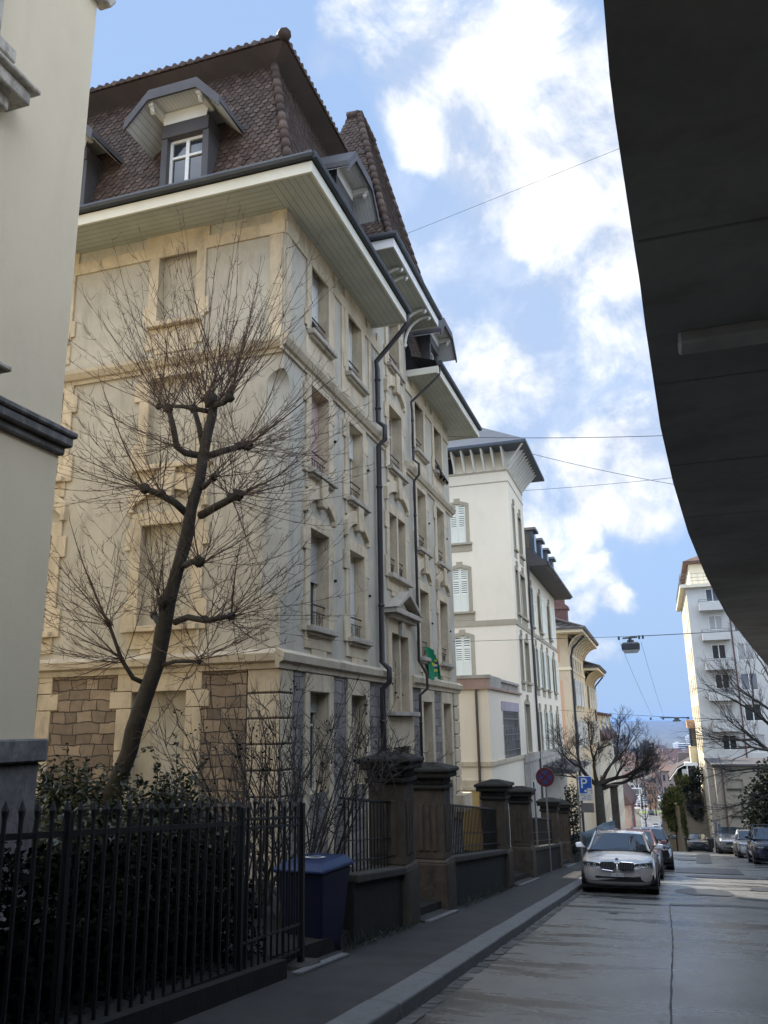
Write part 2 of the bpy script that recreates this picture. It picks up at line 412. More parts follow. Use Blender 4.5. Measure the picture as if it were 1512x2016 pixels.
M['patchdark'] = surf('dark_asphalt_patch', (.030, .030, .031), rough=.42, var=.25, scale=4, bmp=.4, bscale=120, spec=.55)
M['patchlight'] = surf('pale_asphalt_patch', (.11, .11, .108), rough=.5, var=.3, scale=5, bmp=.4, bscale=120)
LIFT = [.006]
def patch(name, pts, m):
    LIFT[0] += .002; lift = LIFT[0]; q = MB(); q.face([(x, y, g(y) + lift) for x, y in pts]); return tag(q.build(name, M[m]), kind='structure')
def blob(x0, x1, y0, y1, n=18, seed=1):
    r = random.Random(seed); cx, cy = (x0 + x1) / 2, (y0 + y1) / 2
    return [(cx + (x1 - x0) / 2 * math.cos(2 * math.pi * k / n) * r.uniform(.75, 1.1), cy + (y1 - y0) / 2 * math.sin(2 * math.pi * k / n) * r.uniform(.75, 1.1)) for k in range(n)]
# the long joint, the cross joint and the dark and pale patches beyond it
q = MB()
for k in range(60):
    y0 = 3 + k * .29; y1 = y0 + .29
    w0 = lambda y: -.125 + .018 * math.sin(y * .55) + .004 * math.sin(y * 5.3)
    h = lambda y: .007 + .003 * (1 + math.sin(y * 7.1))
    q.face([(w0(y0) - h(y0), y0, g(y0) + .004), (w0(y0) + h(y0), y0, g(y0) + .004), (w0(y1) + h(y1), y1, g(y1) + .004), (w0(y1) - h(y1), y1, g(y1) + .004)])
tag(q.build('road_joint', M['ink']), kind='structure')
patch('road_patch', [(-.12, 20.3), (1.2, 20.6), (2.6, 20.1), (5.5, 20.5), (5.5, 20.9), (2.7, 20.6), (1.1, 21.1), (-.15, 20.7)], 'patchdark')
patch('road_patch', blob(-.05, 1.5, 23.4, 26.2, 16, 3), 'patchdark')
patch('road_patch', blob(1.3, 3.9, 22.2, 24.6, 18, 5), 'patchlight')
patch('road_patch', blob(1.8, 4.8, 25.5, 27.6, 16, 6), 'patchdark')
patch('road_patch', blob(.1, 2.9, 31.5, 33.2, 16, 8), 'patchlight')
patch('road_patch', [(.1, 34.5), (2.4, 34.3), (2.5, 38.9), (.9, 39.2), (.1, 38)], 'patchdark')
patch('road_patch', [(1.05, 44), (1.75, 44), (2.3, 60), (1.55, 60)], 'patchdark')
patch('road_patch', blob(.2, 1.2, 47, 51, 14, 10), 'patchlight')
# drain lid in the lane
q = MB(); q.disc((-1.18, 17.9, g(17.9) + .006), (0, .109, 1), .09, 14); tag(q.build('drain_lid', M['ink']), 'small round black valve lid set in the road before the silver estate car', 'drain lid')
# light stains and grit
q = MB(); r = random.Random(4)
for k in range(170):
    x, y = r.gauss(-.1, .45) if r.random() < .6 else r.uniform(-2, 2.4), r.uniform(5.5, 19)
    s = r.uniform(.004, .013); n = 5; a0 = r.random() * 6
    q.face([(x + s * math.cos(a0 + 6.283 * i / n) * r.uniform(.6, 1.4), y + 1.6 * s * math.sin(a0 + 6.283 * i / n), g(y + 1.6 * s * math.sin(a0 + 6.283 * i / n)) + .005) for i in range(n)])
tag(q.build('road_grit', M['galv']), kind='stuff')

# kerb stones (each a stone of the kerb), the gutter setts and the pavement
q = MB(); gq = MB(); r = random.Random(9); y = -6.0
while y < 68:
    L = r.uniform(1.35, 1.75); a, e = y + .008, y + L - .008; j = r.uniform(-.008, .008)
    def kz(yy, h): return g(yy) + h
    q.hexa([(-2.66 + j, a, kz(a, -.2)), (-2.34 + j, a, kz(a, -.2)), (-2.34 + j, e, kz(e, -.2)), (-2.66 + j, e, kz(e, -.2)),
            (-2.66 + j, a, kz(a, .135)), (-2.37 + j, a, kz(a, .12)), (-2.37 + j, e, kz(e, .12)), (-2.66 + j, e, kz(e, .135))])
    y += L
tag(bevel(q.build('kerb', M['kerb']), .018, 2), kind='structure')
y = -4.0
while y < 50:
    L = r.uniform(.16, .30)
    for xa, xb in ((-2.33, -2.2), (-2.19, -2.04)):
        if r.random() < (.08 if xa < -2.25 else 2): continue
        h = r.uniform(-.008, .004)
        gq.hexa([(xa, y, g(y) - .05), (xb - r.uniform(0, .02), y + .01, g(y) - .05), (xb, y + L - .015, g(y + L) - .05), (xa, y + L - .02, g(y + L) - .05),
                 (xa, y, g(y) + .01 + h), (xb - r.uniform(0, .02), y + .01, g(y) + .01 + h), (xb, y + L - .015, g(y + L) + .01 + h), (xa, y + L - .02, g(y + L) + .01 + h)])
    y += L
tag(gq.build('gutter', surf('gutter_setts', (.085, .083, .076), rough=.6, var=.4, scale=5, bmp=.6)), kind='structure')
q = MB()
for a, e in zip(range(-8, 68, 4), range(-4, 72, 4)):
    q.face([(-3.95, a, g(a) + .13), (-2.65, a, g(a) + .128), (-2.65, e, g(e) + .128), (-3.95, e, g(e) + .13)])
tag(q.build('pavement', M['sidewalk']), kind='structure')
# gardens on the left, raised a little above the pavement
q = MB()
def gz(y): return g(y) + .30
for a, e in zip(range(-12, 66, 3), range(-9, 69, 3)):
    q.face([(-30, a, gz(a) + .5), (-9, a, gz(a) + .35), (-9, e, gz(e) + .35), (-30, e, gz(e) + .5)]); q.face([(-9, a, gz(a) + .35), (-3.95, a, gz(a)), (-3.95, e, gz(e)), (-9, e, gz(e) + .35)])
    q.face([(-3.95, a, gz(a)), (-3.95, e, gz(e)), (-3.95, e, g(e)), (-3.95, a, g(a))])
tag(q.build('garden_soil', M['soil']), kind='structure')
# pavement on the right
q = MB()
for a, e in zip(range(-8, 66, 4), range(-4, 70, 4)):
    q.hexa([(5.6, a, g(a) - .2), (9.5, a, g(a) - .2), (9.5, e, g(e) - .2), (5.6, e, g(e) - .2), (5.6, a, g(a) + .12), (9.5, a, g(a) + .12), (9.5, e, g(e) + .12), (5.6, e, g(e) + .12)])
tag(q.build('right_pavement', M['sidewalk']), kind='structure')

# ------------------------------------------------------------------ the bridge deck overhead
arch_px = [(1188, 0), (1200, 150), (1210, 230), (1225, 330), (1243, 450), (1260, 560), (1270, 640), (1285, 740), (1300, 840), (1325, 950), (1355, 1050), (1390, 1135), (1430, 1210), (1470, 1262), (1512, 1312)]
H0, SD = 3.4, .04
edge = []
for p in arch_px:
    r_ = ray(*p); k = H0 / (r_[2] + SD * r_[1]); edge.append(r_ * k)
def sz(y): return H0 - SD * y
def ex_(y):
    for p, q_ in zip(edge, edge[1:]):
        if p.y <= y <= q_.y: return p.x + (q_.x - p.x) * (y - p.y) / (q_.y - p.y)
    return .3
M['concrete2'] = surf('joint_concrete', (.27, .265, .255), var=.3)
d1, d2 = edge[-1], edge[-2]
edge.append(V((d1.x + 1.6, d1.y + 4.5, sz(d1.y + 4.5)))); edge.append(V((d1.x + 5, d1.y + 10, sz(d1.y + 10))))
edge = [V((.02, 2.7, sz(2.7)))] + edge
left = [V((-6.6, 1.75, sz(1.75))), V((-1.6, 1.8, sz(1.8))), V((-.3, 2.0, sz(2.0)))] + edge  # left part added out of view to keep sky light off the foreground
bridge = thing('road_bridge', 'dark curved underside of the road bridge arching overhead on the right', 'bridge', (6, 0, g(0)))
mb = MB()
# soffit and top as strips towards the added right-hand wall
R = [V((8.6, -13, sz(-13)))] * 3 + [V((max(8.6, e.x + .3), max(-11, e.y), sz(max(-11, e.y)))) for e in edge]
L_ = left
for a, b_, c_, d_ in zip(L_, L_[1:], R[1:], R):
    mb.face([a, b_, c_, d_]); up = V((0, 0, .9)); mb.face([a + up + V((.35, 0, 0)), b_ + up + V((.35, 0, 0)), c_ + up, d_ + up])
    mb.face([a, b_, b_ + up + V((.35, 0, 0)), a + up + V((.35, 0, 0))])
mb.face([(-6.6, 1.75, sz(1.75)), (8.6, -13, sz(-13)), (8.6, -24, sz(-13)), (-6.6, -24, sz(-13))])  # unseen rear sheet, added to shade the foreground
mb.build('deck', M['concrete'], bridge)
mb = MB(); yb = 6.83
mb.box(.455, 8.55, yb - .13, yb + .13, sz(yb) - .10, sz(yb) + .02); bevel(mb.build('cross_beam', M['beamc'], bridge), .02)
mb = MB()
for k in range(5):
    y = 2.9 + k * 2.4
    if abs(y - yb) < .3: continue
    x0 = ex_(y) + .02; mb.box(x0, 8.5, y - .012, y + .012, sz(y) - .006, sz(y) + .02)
mb.build('formwork_joint', M['concrete2'], bridge)
mb = MB(); 
for a, e in zip(range(-24, 32, 7), range(-17, 39, 7)): mb.hexa([(8.6, a, g(a) - 3), (9.6, a, g(a) - 3), (9.6, e, g(e) - 3), (8.6, e, g(e) - 3), (8.6, a, sz(max(a, -13)) - .004), (9.6, a, sz(max(a, -13)) - .004), (9.6, e, sz(max(e, -13)) - .004), (8.6, e, sz(max(e, -13)) - .004)])
mb.box(-6.6, 8.6, -24.6, -24, g(-20) - 5, sz(-13) - .05)
mb.build('shade_wall', M['concrete'], bridge)  # unseen walls, added to block light from the right and behind
mb = MB(); mb.box(9.6, 10.3, -24, 38, sz(38) - 6, 12.5); mb.build('high_shade_wall', surf('dark_blocker', (.09, .085, .075)), bridge)  # unseen tall wall, added and kept dark to shade the lower facades
mb = MB(); mb.box(-6.6, 9.58, -24.6, -13.6, sz(-13) + .02, 10.5); mb.build('rear_shade_block', surf('dark_rear_blocker', (.09, .085, .08)), bridge)  # unseen dark block, added to cut the light from behind

# ------------------------------------------------------------------ the corner apartment house
AX = -6.7; CY = 14.4; BY = 29.25
FX = Face('+X', AX); FY = Face('-Y', CY)
house = thing('apartment_house', 'tall sandstone trimmed corner apartment house with steep brown tiled mansard and wide boarded eaves', 'apartment house', (AX, CY, g(CY)))
ZB = g(CY) - .2; ZT = 11.0
near_c = [(15.78, 16.84), (18.2, 19.25)]; far_c = [(24.47, 25.53), (26.98, 28.04)]
LV = {'first': (2.07, 4.15), 'second': (5.46, 7.43), 'top': (8.72, 10.7)}
holes = []
for a, e in near_c + far_c:
    for z0, z1 in LV.values(): holes.append((a, e, z0, z1))
for a, e in near_c: holes.append((a, e, -1.25, .74))
for a, e in far_c: holes.append((a, e, -1.7, .72))
cen = [(21.68, 22.78, 10.5, 12.3), (21.6, 22.88, 7.27, 9.19), (21.43, 22.15, 4.12, 5.88), (22.27, 23.0, 4.12, 5.88), (21.42, 22.15, .42, 2.5), (22.27, 23.0, .42, 2.5), (21.42, 23.0, -2.6, -.55)]
holes += cen
w = MB()
# street wall: the lower walling in stone, the upper rendered; the corner is cut back between the two cornices
NZ0, NZ1 = 2.55, 7.25
fwall(w, FX, 14.4, BY, ZB - 1.6, 1.2, [(h[0], h[1], h[2], min(h[3], 1.2)) for h in holes if h[2] < 1.2], mi=1, mr=2)
up = [h for h in holes if h[3] > 1.2]
up = [(h[0], h[1], max(h[2], 1.2), h[3]) for h in up] + []
fwall(w, FX, 14.4, 14.75, 1.2, NZ0, mi=0); fwall(w, FX, 14.4, 14.75, NZ1, ZT, mi=0)
fwall(w, FX, 14.75, 20.3, 1.2, ZT, up, mi=0, mr=2); fwall(w, FX, 20.3, 23.7, 1.2, 12.9, up, mi=0, mr=2); fwall(w, FX, 23.7, BY, 1.2, ZT, up, mi=0, mr=2)
# side wall with blind windows, same storeys
side_c = [(-9.86, -8.64), (-13.2, -12.1)]
sh = []
for a, e in side_c:
    bl = .16 if a > -10 else .3
    sh += [(a, e, 2.07, 4.15, bl), (a, e, 5.46, 7.45, bl), (a + .06, e - .2, 8.78, 10.65, bl), (a, e, -1.3, .76, bl)]
fwall(w, FY, -16, -6.7, ZB - .3, 1.15, [h for h in sh if h[3] < 1.15], mi=1, mr=2, back=0)
fwall(w, FY, -16, -7.1, 1.15, ZT, [h for h in sh if h[3] > 1.2], mi=0, mr=2, back=0)
fwall(w, FY, -7.1, -6.7, 1.15, NZ0, mi=0); fwall(w, FY, -7.1, -6.7, NZ1, ZT, mi=0)
# the cut corner: splayed face, arched head, corbelled foot
A1, B1 = FY(-7.1, NZ0), FX(14.75, NZ0); A2, B2 = FY(-7.1, NZ1 - .35), FX(14.75, NZ1 - .35)
cn = V((AX, CY, 0))
n_ = 8; prev = None
for k in range(n_ + 1):
    s = k / n_; a = math.pi * .5 * s
    # profile rising to the outer corner
    zz = NZ1 - .35 + .35 * math.sin(a); f = 1 - math.cos(a)
    pa = V((-7.1 + .4 * f, CY, zz)); pb = V((AX, 14.75 - .35 * f, zz))
    if prev: w.face([prev[0], prev[1], pb, pa], 0); 
    if prev:
        w.face([V((-7.1, CY, prev[0].z)), prev[0], pa, V((-7.1, CY, pa.z))], 0)
        w.face([V((AX, 14.75, prev[1].z)), prev[1], pb, V((AX, 14.75, pb.z))], 0)
    prev = (pa, pb)
w.face([A1, B1, B2, A2], 0)
# other walls and a core so no light leaks through
w.face([(AX, BY, ZB - 3), (-16, BY, ZB - 3), (-16, BY, ZT), (AX, BY, ZT)], 0); w.face([(-16, CY, ZB - 3), (-16, BY, ZB - 3), (-16, BY, ZT), (-16, CY, ZT)], 0)
w.face([(AX, 20.3, ZT), (-9, 20.3, ZT), (-9, 20.3, 12.9), (AX, 20.3, 12.9)], 0); w.face([(AX, 23.7, ZT), (-9, 23.7, ZT), (-9, 23.7, 12.9), (AX, 23.7, 12.9)], 0)
M['lowmasonry'] = rubble('grey_rubble', (.17, .155, .14), (.30, .28, .25), (.11, .10, .09))
w.build('wall', [M['stucco'], M['lowmasonry'], M['trim']], house)
# side rubble panels are warmer stone, a hand proud of nothing: thin facing slabs
q = MB()
for a, e in ((-8.45, -7.36), (-11.83, -10.22), (-15.2, -13.6)):
    q.fbox(FY, a, e, ZB - .2, 1.14, .002, .03)
q.build('rubble_facing', M['rubble'], house)
q = MB()
for a, e in ((14.98, 15.5), (17.15, 17.9), (25.8, 26.7)): q.fbox(FX, a, e, ZB - 1.5, 1.14, .002, .03)
q.build('rubble_facing', M['lowmasonry'], house)
# corbel under the splay
q = MB()
L = []
for k in range(6):
    s = k / 5; zz = NZ0 - .42 * (1 - s) ** 1.0 + .0; rr = math.sin(s * math.pi / 2) * .96 + .04
    L.append([V((AX - .012, CY + .012, zz)) + V((-.40 * rr, 0, 0)), V((AX - .012, CY + .012, zz)) + V((-.10 * rr, .08 * rr, 0)), V((AX - .012, CY + .012, zz)) + V((0, .35 * rr, 0)), V((AX - .013, CY + .013, zz))])
q.loft(L); q.build('corner_corbel', M['plinth'], house)

# corner quoins of the lower storey
q = MB()
z = 1.12; k = 0
while z > ZB - .4:
    z1 = z - .43
    q.hexa([(-7.33, CY - .045, z1), (AX + .045, CY - .045, z1), (AX + .045, 14.95, z1), (-7.33, 14.95, z1), (-7.33, CY - .045, z), (AX + .045, CY - .045, z), (AX + .045, 14.95, z), (-7.33, 14.95, z)], 0)
    k += 1; z = z1 - .035
for zz in range(9):
    zt = 1.12 - zz * .465
    q.hexa([(AX - .02, 28.5 + .12 * (zz % 2), zt - .43), (AX + .05, 28.5 + .12 * (zz % 2), zt - .43), (AX + .05, BY + .03, zt - .43), (AX - .02, BY + .03, zt - .43),
            (AX - .02, 28.5 + .12 * (zz % 2), zt), (AX + .05, 28.5 + .12 * (zz % 2), zt), (AX + .05, BY + .03, zt), (AX - .02, BY + .03, zt)])
q.fbox(FX, 28.2, BY + .35, -2.75, -2.2, -.1, .32)
bevel(q.build('quoins', M['trim'], house), .015)

# cornices
def cornice(name, segs_x, segs_y, prof, mat):
    q = MB()
    for a, e in segs_x:
        q.loft([[FX(a, z, d) for d, z in prof], [FX(e, z, d) for d, z in prof]])
    for a, e in segs_y:
        q.loft([[FY(a, z, d) for d, z in prof], [FY(e, z, d) for d, z in prof]])
    return q.build(name, mat, house)
mid = [(0, 7.60), (.05, 7.60), (.06, 7.68), (.12, 7.70), (.19, 7.82), (.20, 7.90), (.0, 7.97)]
low = [(0, 1.12), (.08, 1.12), (.09, 1.22), (.17, 1.26), (.19, 1.40), (0, 1.50)]
cornice('upper_cornice', [(CY - .2, 21.15), (23.28, BY + .2)], [(-16, AX + .001)], mid, M['cornice'])
cornice('lower_cornice', [(CY - .19, 21.15), (23.28, BY + .19)], [(-16, AX + .001)], low, M['cornice'])
q = MB()
# frieze strips: panels framed between the top windows
q.fbox(FX, 14.4, 21.0, 10.42, 10.72, .001, .045); q.fbox(FX, 23.5, BY, 10.42, 10.72, .001, .045)
for u in (14.4, 17.15, 19.75, 20.6, 26.0): q.fbox(FX, u, u + .3 if u != 14.4 else 15.5, 10.72, 10.99, .001, .04)
for a, e in near_c + far_c: q.fbox(FX, a - .26, e + .26, 10.72, 10.99, .001, .05)
q.fbox(FY, -16, AX, 10.42, 10.72, .001, .046)
for a, e in side_c: q.fbox(FY, a - .3, e + .1, 10.72, 10.995, .001, .05)
q.fbox(FY, -7.0, AX + .04, 10.72, 10.99, .001, .04)
for u in (14.45, 17.05, 17.75, 19.85): q.fbox(FX, u, u + .22, 8.0, 10.42, -.05, .03)
q.fbox(FY, -7.05, -6.75, 8.0, 10.42, -.05, .03)
q.build('frieze', M['trim'], house)

# ---- windows with their stone surrounds
def hood(q, F, uc, hw, z, rise, th, d):
    lo = arc(uc, hw, z, rise); hi = arc(uc, hw + .1, z + th * .75, rise + .08)
    q.fprism(F, [(uc - hw - .1, z - .12), (uc - hw + .02, z - .12)] + lo + [(uc + hw - .02, z - .12), (uc + hw + .1, z - .12)] + hi[::-1], -.02, d)
def surround(F, a, e, z0, z1, kind, jr=.24):
    q = MB(); p = .05; uc = (a + e) / 2; w_ = e - a
    if kind == 'top':
        for s, u in ((-1, a), (1, e)):
            q.fbox(F, *sorted((u, u + s * jr)), z0 - .02, 10.42, .001, p)
            q.fbox(F, *sorted((u + s * jr, u + s * (jr + .1))), z0 + .05, z0 + .45, .001, p)
        q.fbox(F, a, e, z1, 10.72 - .3, .001, p) if z1 < 10.42 else None
        q.fbox(F, a - .25, e + .25, z0 - .62, z0 - .14, -.06, p - .01); q.fbox(F, a - .0, e + .0, z0 - .75, z0 - .62, -.06, p - .012)
    else:
        for s, u in ((-1, a), (1, e)):
            for c0, c1, ex in ((z0 - .12, z0 + .48, .13), (z0 + .48, z1 - .5, 0), (z1 - .5, z1 - .05, .13), (z1 - .05, z1 + (.28 if kind != 'second' else .16), 0)):
                q.fbox(F, *sorted((u, u + s * (jr + ex))), c0, c1, .001, p + (.004 if ex else 0))
        q.fbox(F, a, e, z1, z1 + (.28 if kind != 'second' else .16), .001, p)
        q.fbox(F, a - .22, e + .22, z0 - .46, z0 - .13, -.06, p - .006)
        q.fbox(F, a + .12, e - .12, z0 - .60, z0 - .46, -.06, p - .012)
        if kind in ('first', 'hood'):
            hood(q, F, uc, w_ / 2 + .22, z1 + .42, .30, .34, .11)
            top = z1 + 1.16
            q.fprism(F, [(uc - .13, z1 + .55), (uc + .13, z1 + .55), (uc + .2, top), (uc - .2, top)], -.02, .17)
    return q
def infill(F, a, e, z0, z1, d, state):
    """timber casement set back in the reveal, with a roller blind lowered to the given share"""
    fr = MB(); gl = MB(); sh_ = MB()
    f = .07; uc = (a + e) / 2; D = -d
    drop = state[1]; zs = z1 - (z1 - z0) * drop
    for u0, u1, c0, c1 in ((a, a + f, z0, z1), (e - f, e, z0, z1), (a + f, e - f, z0, z0 + f), (a + f, e - f, z1 - f, z1), (uc - .04, uc + .04, z0 + f, z1 - f), (a + f, uc - .04, z0 + (z1 - z0) * .66, z0 + (z1 - z0) * .66 + .05), (uc + .04, e - f, z0 + (z1 - z0) * .66, z0 + (z1 - z0) * .66 + .05)):
        fr.fbox(F, u0, u1, c0, c1, D, D + .06)
    gl.face([F(a, z0, D + .02), F(e, z0, D + .02), F(e, z1, D + .02), F(a, z1, D + .02)])
    if drop > 0: sh_.fbox(F, a + .01, e - .01, zs, z1, D + .075, D + .10)
    return fr, gl, sh_
def railing(F, a, e, z0, fancy=True):
    q = MB(); d0 = -.06
    for zz, r_ in ((z0 + .5, .018), (z0 + .34, .013), (z0 + .06, .012)):
        q.tube([F(a - .01, zz, d0), F(e + .01, zz, d0)], r_, 5)
    n = 7
    for k in range(1, n):
        u = a + (e - a) * k / n
        q.tube([F(u, z0 + .06, d0), F(u, z0 + .34, d0)], .008, 4)
    for k in (2, 5):
        u = a + (e - a) * k / n
        q.tube([F(u + .07 * math.cos(6.283 * i / 8), z0 + .2 + .09 * math.sin(6.283 * i / 8), d0) for i in range(9)], .007, 4)
    return q
def window(parent, F, a, e, z0, z1, kind, state, rail=True, jr=.24, d=.33, sill=True, gmat='glass'):
    fr, gl, sh_ = infill(F, a, e, z0, z1, d, state)
    wo = fr.build('window', M['frame'], parent)
    gl.build('pane', M[gmat], wo)
    if sh_.v: sh_.build('roller_blind', M[state[0]], wo)
    if kind: bevel(surround(F, a, e, z0, z1, kind, jr).build('stone_surround', M['trim'], wo), .008)
    if sill:
        q = MB(); q.fprism(F, [(a - .2, z0 - .13), (e + .2, z0 - .13), (e + .2, z0 - .01), (a - .2, z0 - .01)], -.3, .2)
        q.fprism(F, [(a - .14, z0 - .19), (e + .14, z0 - .19), (e + .14, z0 - .13), (a - .14, z0 - .13)], -.05, .13)
        bevel(q.build('sill', M['sill'], wo), .012)
    if rail: railing(F, a, e, z0).build('railing', M['iron'], wo)
    return wo
st_near = {('top', 0): ('rollW', .66), ('top', 1): ('rollW', .72), ('second', 0): ('rollP', .98), ('second', 1): ('rollW', .35), ('first', 0): ('rollG', .5), ('first', 1): ('rollW', .98)}
for lv, (z0, z1) in LV.items():
    for i, (a, e) in enumerate(near_c): window(house, FX, a, e, z0, z1, lv, st_near[(lv, i)])
    for i, (a, e) in enumerate(far_c): window(house, FX, a, e, z0, z1, lv, ('rollG', (.3, .9)[i]))
for a, e in near_c: window(house, FX, a, e, -1.25, .74, None, ('rollG', .2), False, sill=False)
for a, e in far_c: window(house, FX, a, e, -1.7, .72, None, ('rollG', .3), False, sill=False)
for a, e in near_c + far_c:
    q = MB(); q.fbox(FX, a - .24, a, -2.9, .74, .001, .06); q.fbox(FX, e, e + .24, -2.9, .74, .001, .06); q.fbox(FX, a - .24, e + .24, .74, 1.10, .001, .062)
    bevel(q.build('ground_floor_surround', M['trim'], house), .01)
# stair bay
window(house, FX, *cen[0], None, ('rollG', .3)); window(house, FX, *cen[1], 'hood', ('rollG', 0)); 
q = surround(FX, *cen[0], 'second')
bevel(q.build('stone_surround', M['trim'], house), .008)
for k in (2, 3): window(house, FX, *cen[k], None, ('rollG', 0), True, sill=False)
for k in (4, 5): window(house, FX, *cen[k], None, ('rollG', 0), False, sill=False)
window(house, FX, *cen[6], None, ('rollG', 0), False, sill=False)
q = MB()
q2 = surround(FX, 21.43, 23.0, 4.12, 5.88, 'hood'); q2.fbox(FX, 22.15, 22.27, 4.12, 5.88, .001, .05)
bevel(q2.build('stone_surround', M['trim'], house), .008)
q.fprism(FX, [(21.2, 3.98), (23.25, 3.98), (23.25, 4.11), (21.2, 4.11)], -.3, .2); q.fprism(FX, [(21.0, .30), (23.4, .30), (23.4, .41), (21.0, .41)], -.3, .25)
bevel(q.build('sill', M['sill'], house), .012)
q = MB()
for u0, u1 in ((21.12, 21.42), (23.0, 23.3)): q.fbox(FX, u0, u1, .43, 2.5, .001, .06)
q.fbox(FX, 22.15, 22.27, .43, 2.5, .001, .04); q.fbox(FX, 21.12, 23.3, 2.5, 2.98, .001, .06)
q.fbox(FX, 21.0, 23.4, -.5, .28, -.05, .05); q.fbox(FX, 21.1, 21.42, -2.9, -.5, -.05, .06); q.fbox(FX, 23.0, 23.32, -2.9, -.5, -.05, .06)
q.build('stair_window_frame', M['trim'], house)
# pediment over the stair window
q = MB(); F = FX
q.fprism(F, [(20.95, 2.98), (23.5, 2.98), (23.5, 3.12), (20.95, 3.12)], -.05, .36)
q.fprism(F, [(21.1, 2.86), (23.35, 2.86), (23.35, 2.98), (21.1, 2.98)], -.05, .22)
q.fprism(F, [(20.9, 3.12), (21.15, 3.12), (22.22, 3.58), (22.22, 3.72)], -.05, .38); q.fprism(F, [(23.55, 3.12), (23.3, 3.12), (22.22, 3.58), (22.22, 3.72)], -.05, .38)
q.fprism(F, [(21.15, 3.12), (23.3, 3.12), (22.22, 3.58)], -.05, .08); q.fprism(F, [(21.7, 3.13), (22.74, 3.13), (22.22, 3.4)], .08, .16)
bevel(q.build('pediment', M['sill'], house), .01)
q = MB(); q.fprism(FX, [(22.05, 2.45), (22.4, 2.45), (22.4, 2.8), (22.3, 2.92), (22.15, 2.92), (22.05, 2.8)], .05, .16); q.build('carved_key', M['sill'], house)
# blind windows on the side wall
for i, (a, e) in enumerate(side_c):
    for lv, (z0, z1) in (('first', (2.07, 4.15)), ('second', (5.46, 7.45)), ('top', (8.78, 10.65))):
        a2, e2 = (a + .06, e - .2) if lv == 'top' else (a, e)
        q = surround(FY, a2, e2, z0, z1, lv)
        so = bevel(q.build('blind_window', M['trim'], house), .008)
        s_ = MB(); s_.fprism(FY, [(a2 - .2, z0 - .13), (e2 + .2, z0 - .13), (e2 + .2, z0 - .01), (a2 - .2, z0 - .01)], -.14, .16); bevel(s_.build('sill', M['trim'], so), .012)
        if i: railing(FY, a2, e2, z0).build('railing', M['iron'], so)
for a, e in side_c:
    q = MB()
    for s, u in ((-1, a), (1, e)):
        for c0, c1, ex in ((-2.8, -.35, .08), (-.35, .45, .08), (.45, .78, .24), (.78, 1.13, .08)):
            q.fbox(FY, *sorted((u, u + s * (.26 + ex))), c0 + .006, c1 - .006, .001, .06)
    q.fbox(FY, a, e, .765, 1.12, .001, .06)
    bevel(q.build('ground_floor_surround', M['trim'], house), .012)
# small shutter catches beside the windows
q = MB()
for a, e in near_c + far_c:
    for z0, z1 in (LV['first'], LV['second']):
        u = e + .42; z = (z0 + z1) / 2 + .1
        q.fbox(FX, u, u + .03, z, z + .06, 0, .06)
q.build('shutter_catch', M['iron'], house)

# ---- eaves: boarded soffits, cream fascias, gutters
EX, EY = -5.70, 13.40
q = MB(); q.face([(AX - .1, EY, ZT), (EX, EY, ZT), (EX, 20.25, ZT), (AX - .1, 20.25, ZT)], 0)
q.face([(AX - .1, 23.85, ZT), (EX, 23.85, ZT), (EX, 30.25, ZT), (AX - .1, 30.25, ZT)], 0)
q.build('street_soffit', M['soffit_y'], house)
q = MB(); q.face([(-16, EY, ZT - .001), (-6.7, EY, ZT - .001), (-6.7, CY + .1, ZT - .001), (-16, CY + .1, ZT - .001)])
q.face([(AX - 3, BY - .1, ZT - .001), (AX, BY - .1, ZT - .001), (AX, 30.25, ZT - .001), (AX - 3, 30.25, ZT - .001)])
q.build('side_soffit', M['soffit_x'], house)
# mitre: the side boarding ends on a diagonal batten
q = MB(); q.hexa([(AX, CY, ZT - .006), (AX + .02, CY - .02, ZT - .006), (EX, EY, ZT - .006), (EX - .02, EY + .02, ZT - .006), (AX, CY, ZT + .02), (AX + .02, CY - .02, ZT + .02), (EX, EY, ZT + .02), (EX - .02, EY + .02, ZT + .02)]); q.build('soffit_mitre', M['fascia'], house)
q = MB()
def fas(q, pts, z0, z1, th=.05, m=0):
    for (x0, y0), (x1, y1) in zip(pts, pts[1:]):
        d = V((x1 - x0, y1 - y0, 0)).normalized(); n = V((d.y, -d.x, 0)) * th
        q.hexa([(x0, y0, z0), (x1, y1, z0), V((x1, y1, z0)) + n, V((x0, y0, z0)) + n, (x0, y0, z1), (x1, y1, z1), V((x1, y1, z1)) + n, V((x0, y0, z1)) + n], m)
fas(q, [(-16, EY), (EX, EY)], ZT - .05, ZT + .2); fas(q, [(EX, EY - .05), (EX, 20.25)], ZT - .05, ZT + .201); fas(q, [(EX, 20.25), (AX - .1, 20.25)], ZT - .02, ZT + .2)
fas(q, [(AX - .1, 23.85), (EX, 23.85)], ZT - .02, ZT + .2); fas(q, [(EX, 23.80), (EX, 30.3)], ZT - .05, ZT + .201); fas(q, [(EX, 30.25), (AX - 3, 30.25)], ZT - .05, ZT + .2)
q.build('fascia', M['fascia'], house)
q = MB()
def gut(pts, z): q.tube([V((x, y, z)) for x, y in pts], .09, 8)
gut([(-16, EY - .1), (EX + .1, EY - .1)], ZT + .30); gut([(EX + .1, EY - .1), (EX + .1, 20.3)], ZT + .301); gut([(EX + .1, 23.8), (EX + .1, 30.3)], ZT + .30)
fas(q, [(-16, EY + .02), (EX - .02, EY + .02)], ZT + .2, ZT + .45); fas(q, [(EX - .02, EY), (EX - .02, 20.25)], ZT + .2, ZT + .451); fas(q, [(EX - .02, 23.85), (EX - .02, 30.25)], ZT + .2, ZT + .451)
q.build('gutter', M['zinc'], house, smooth=False)

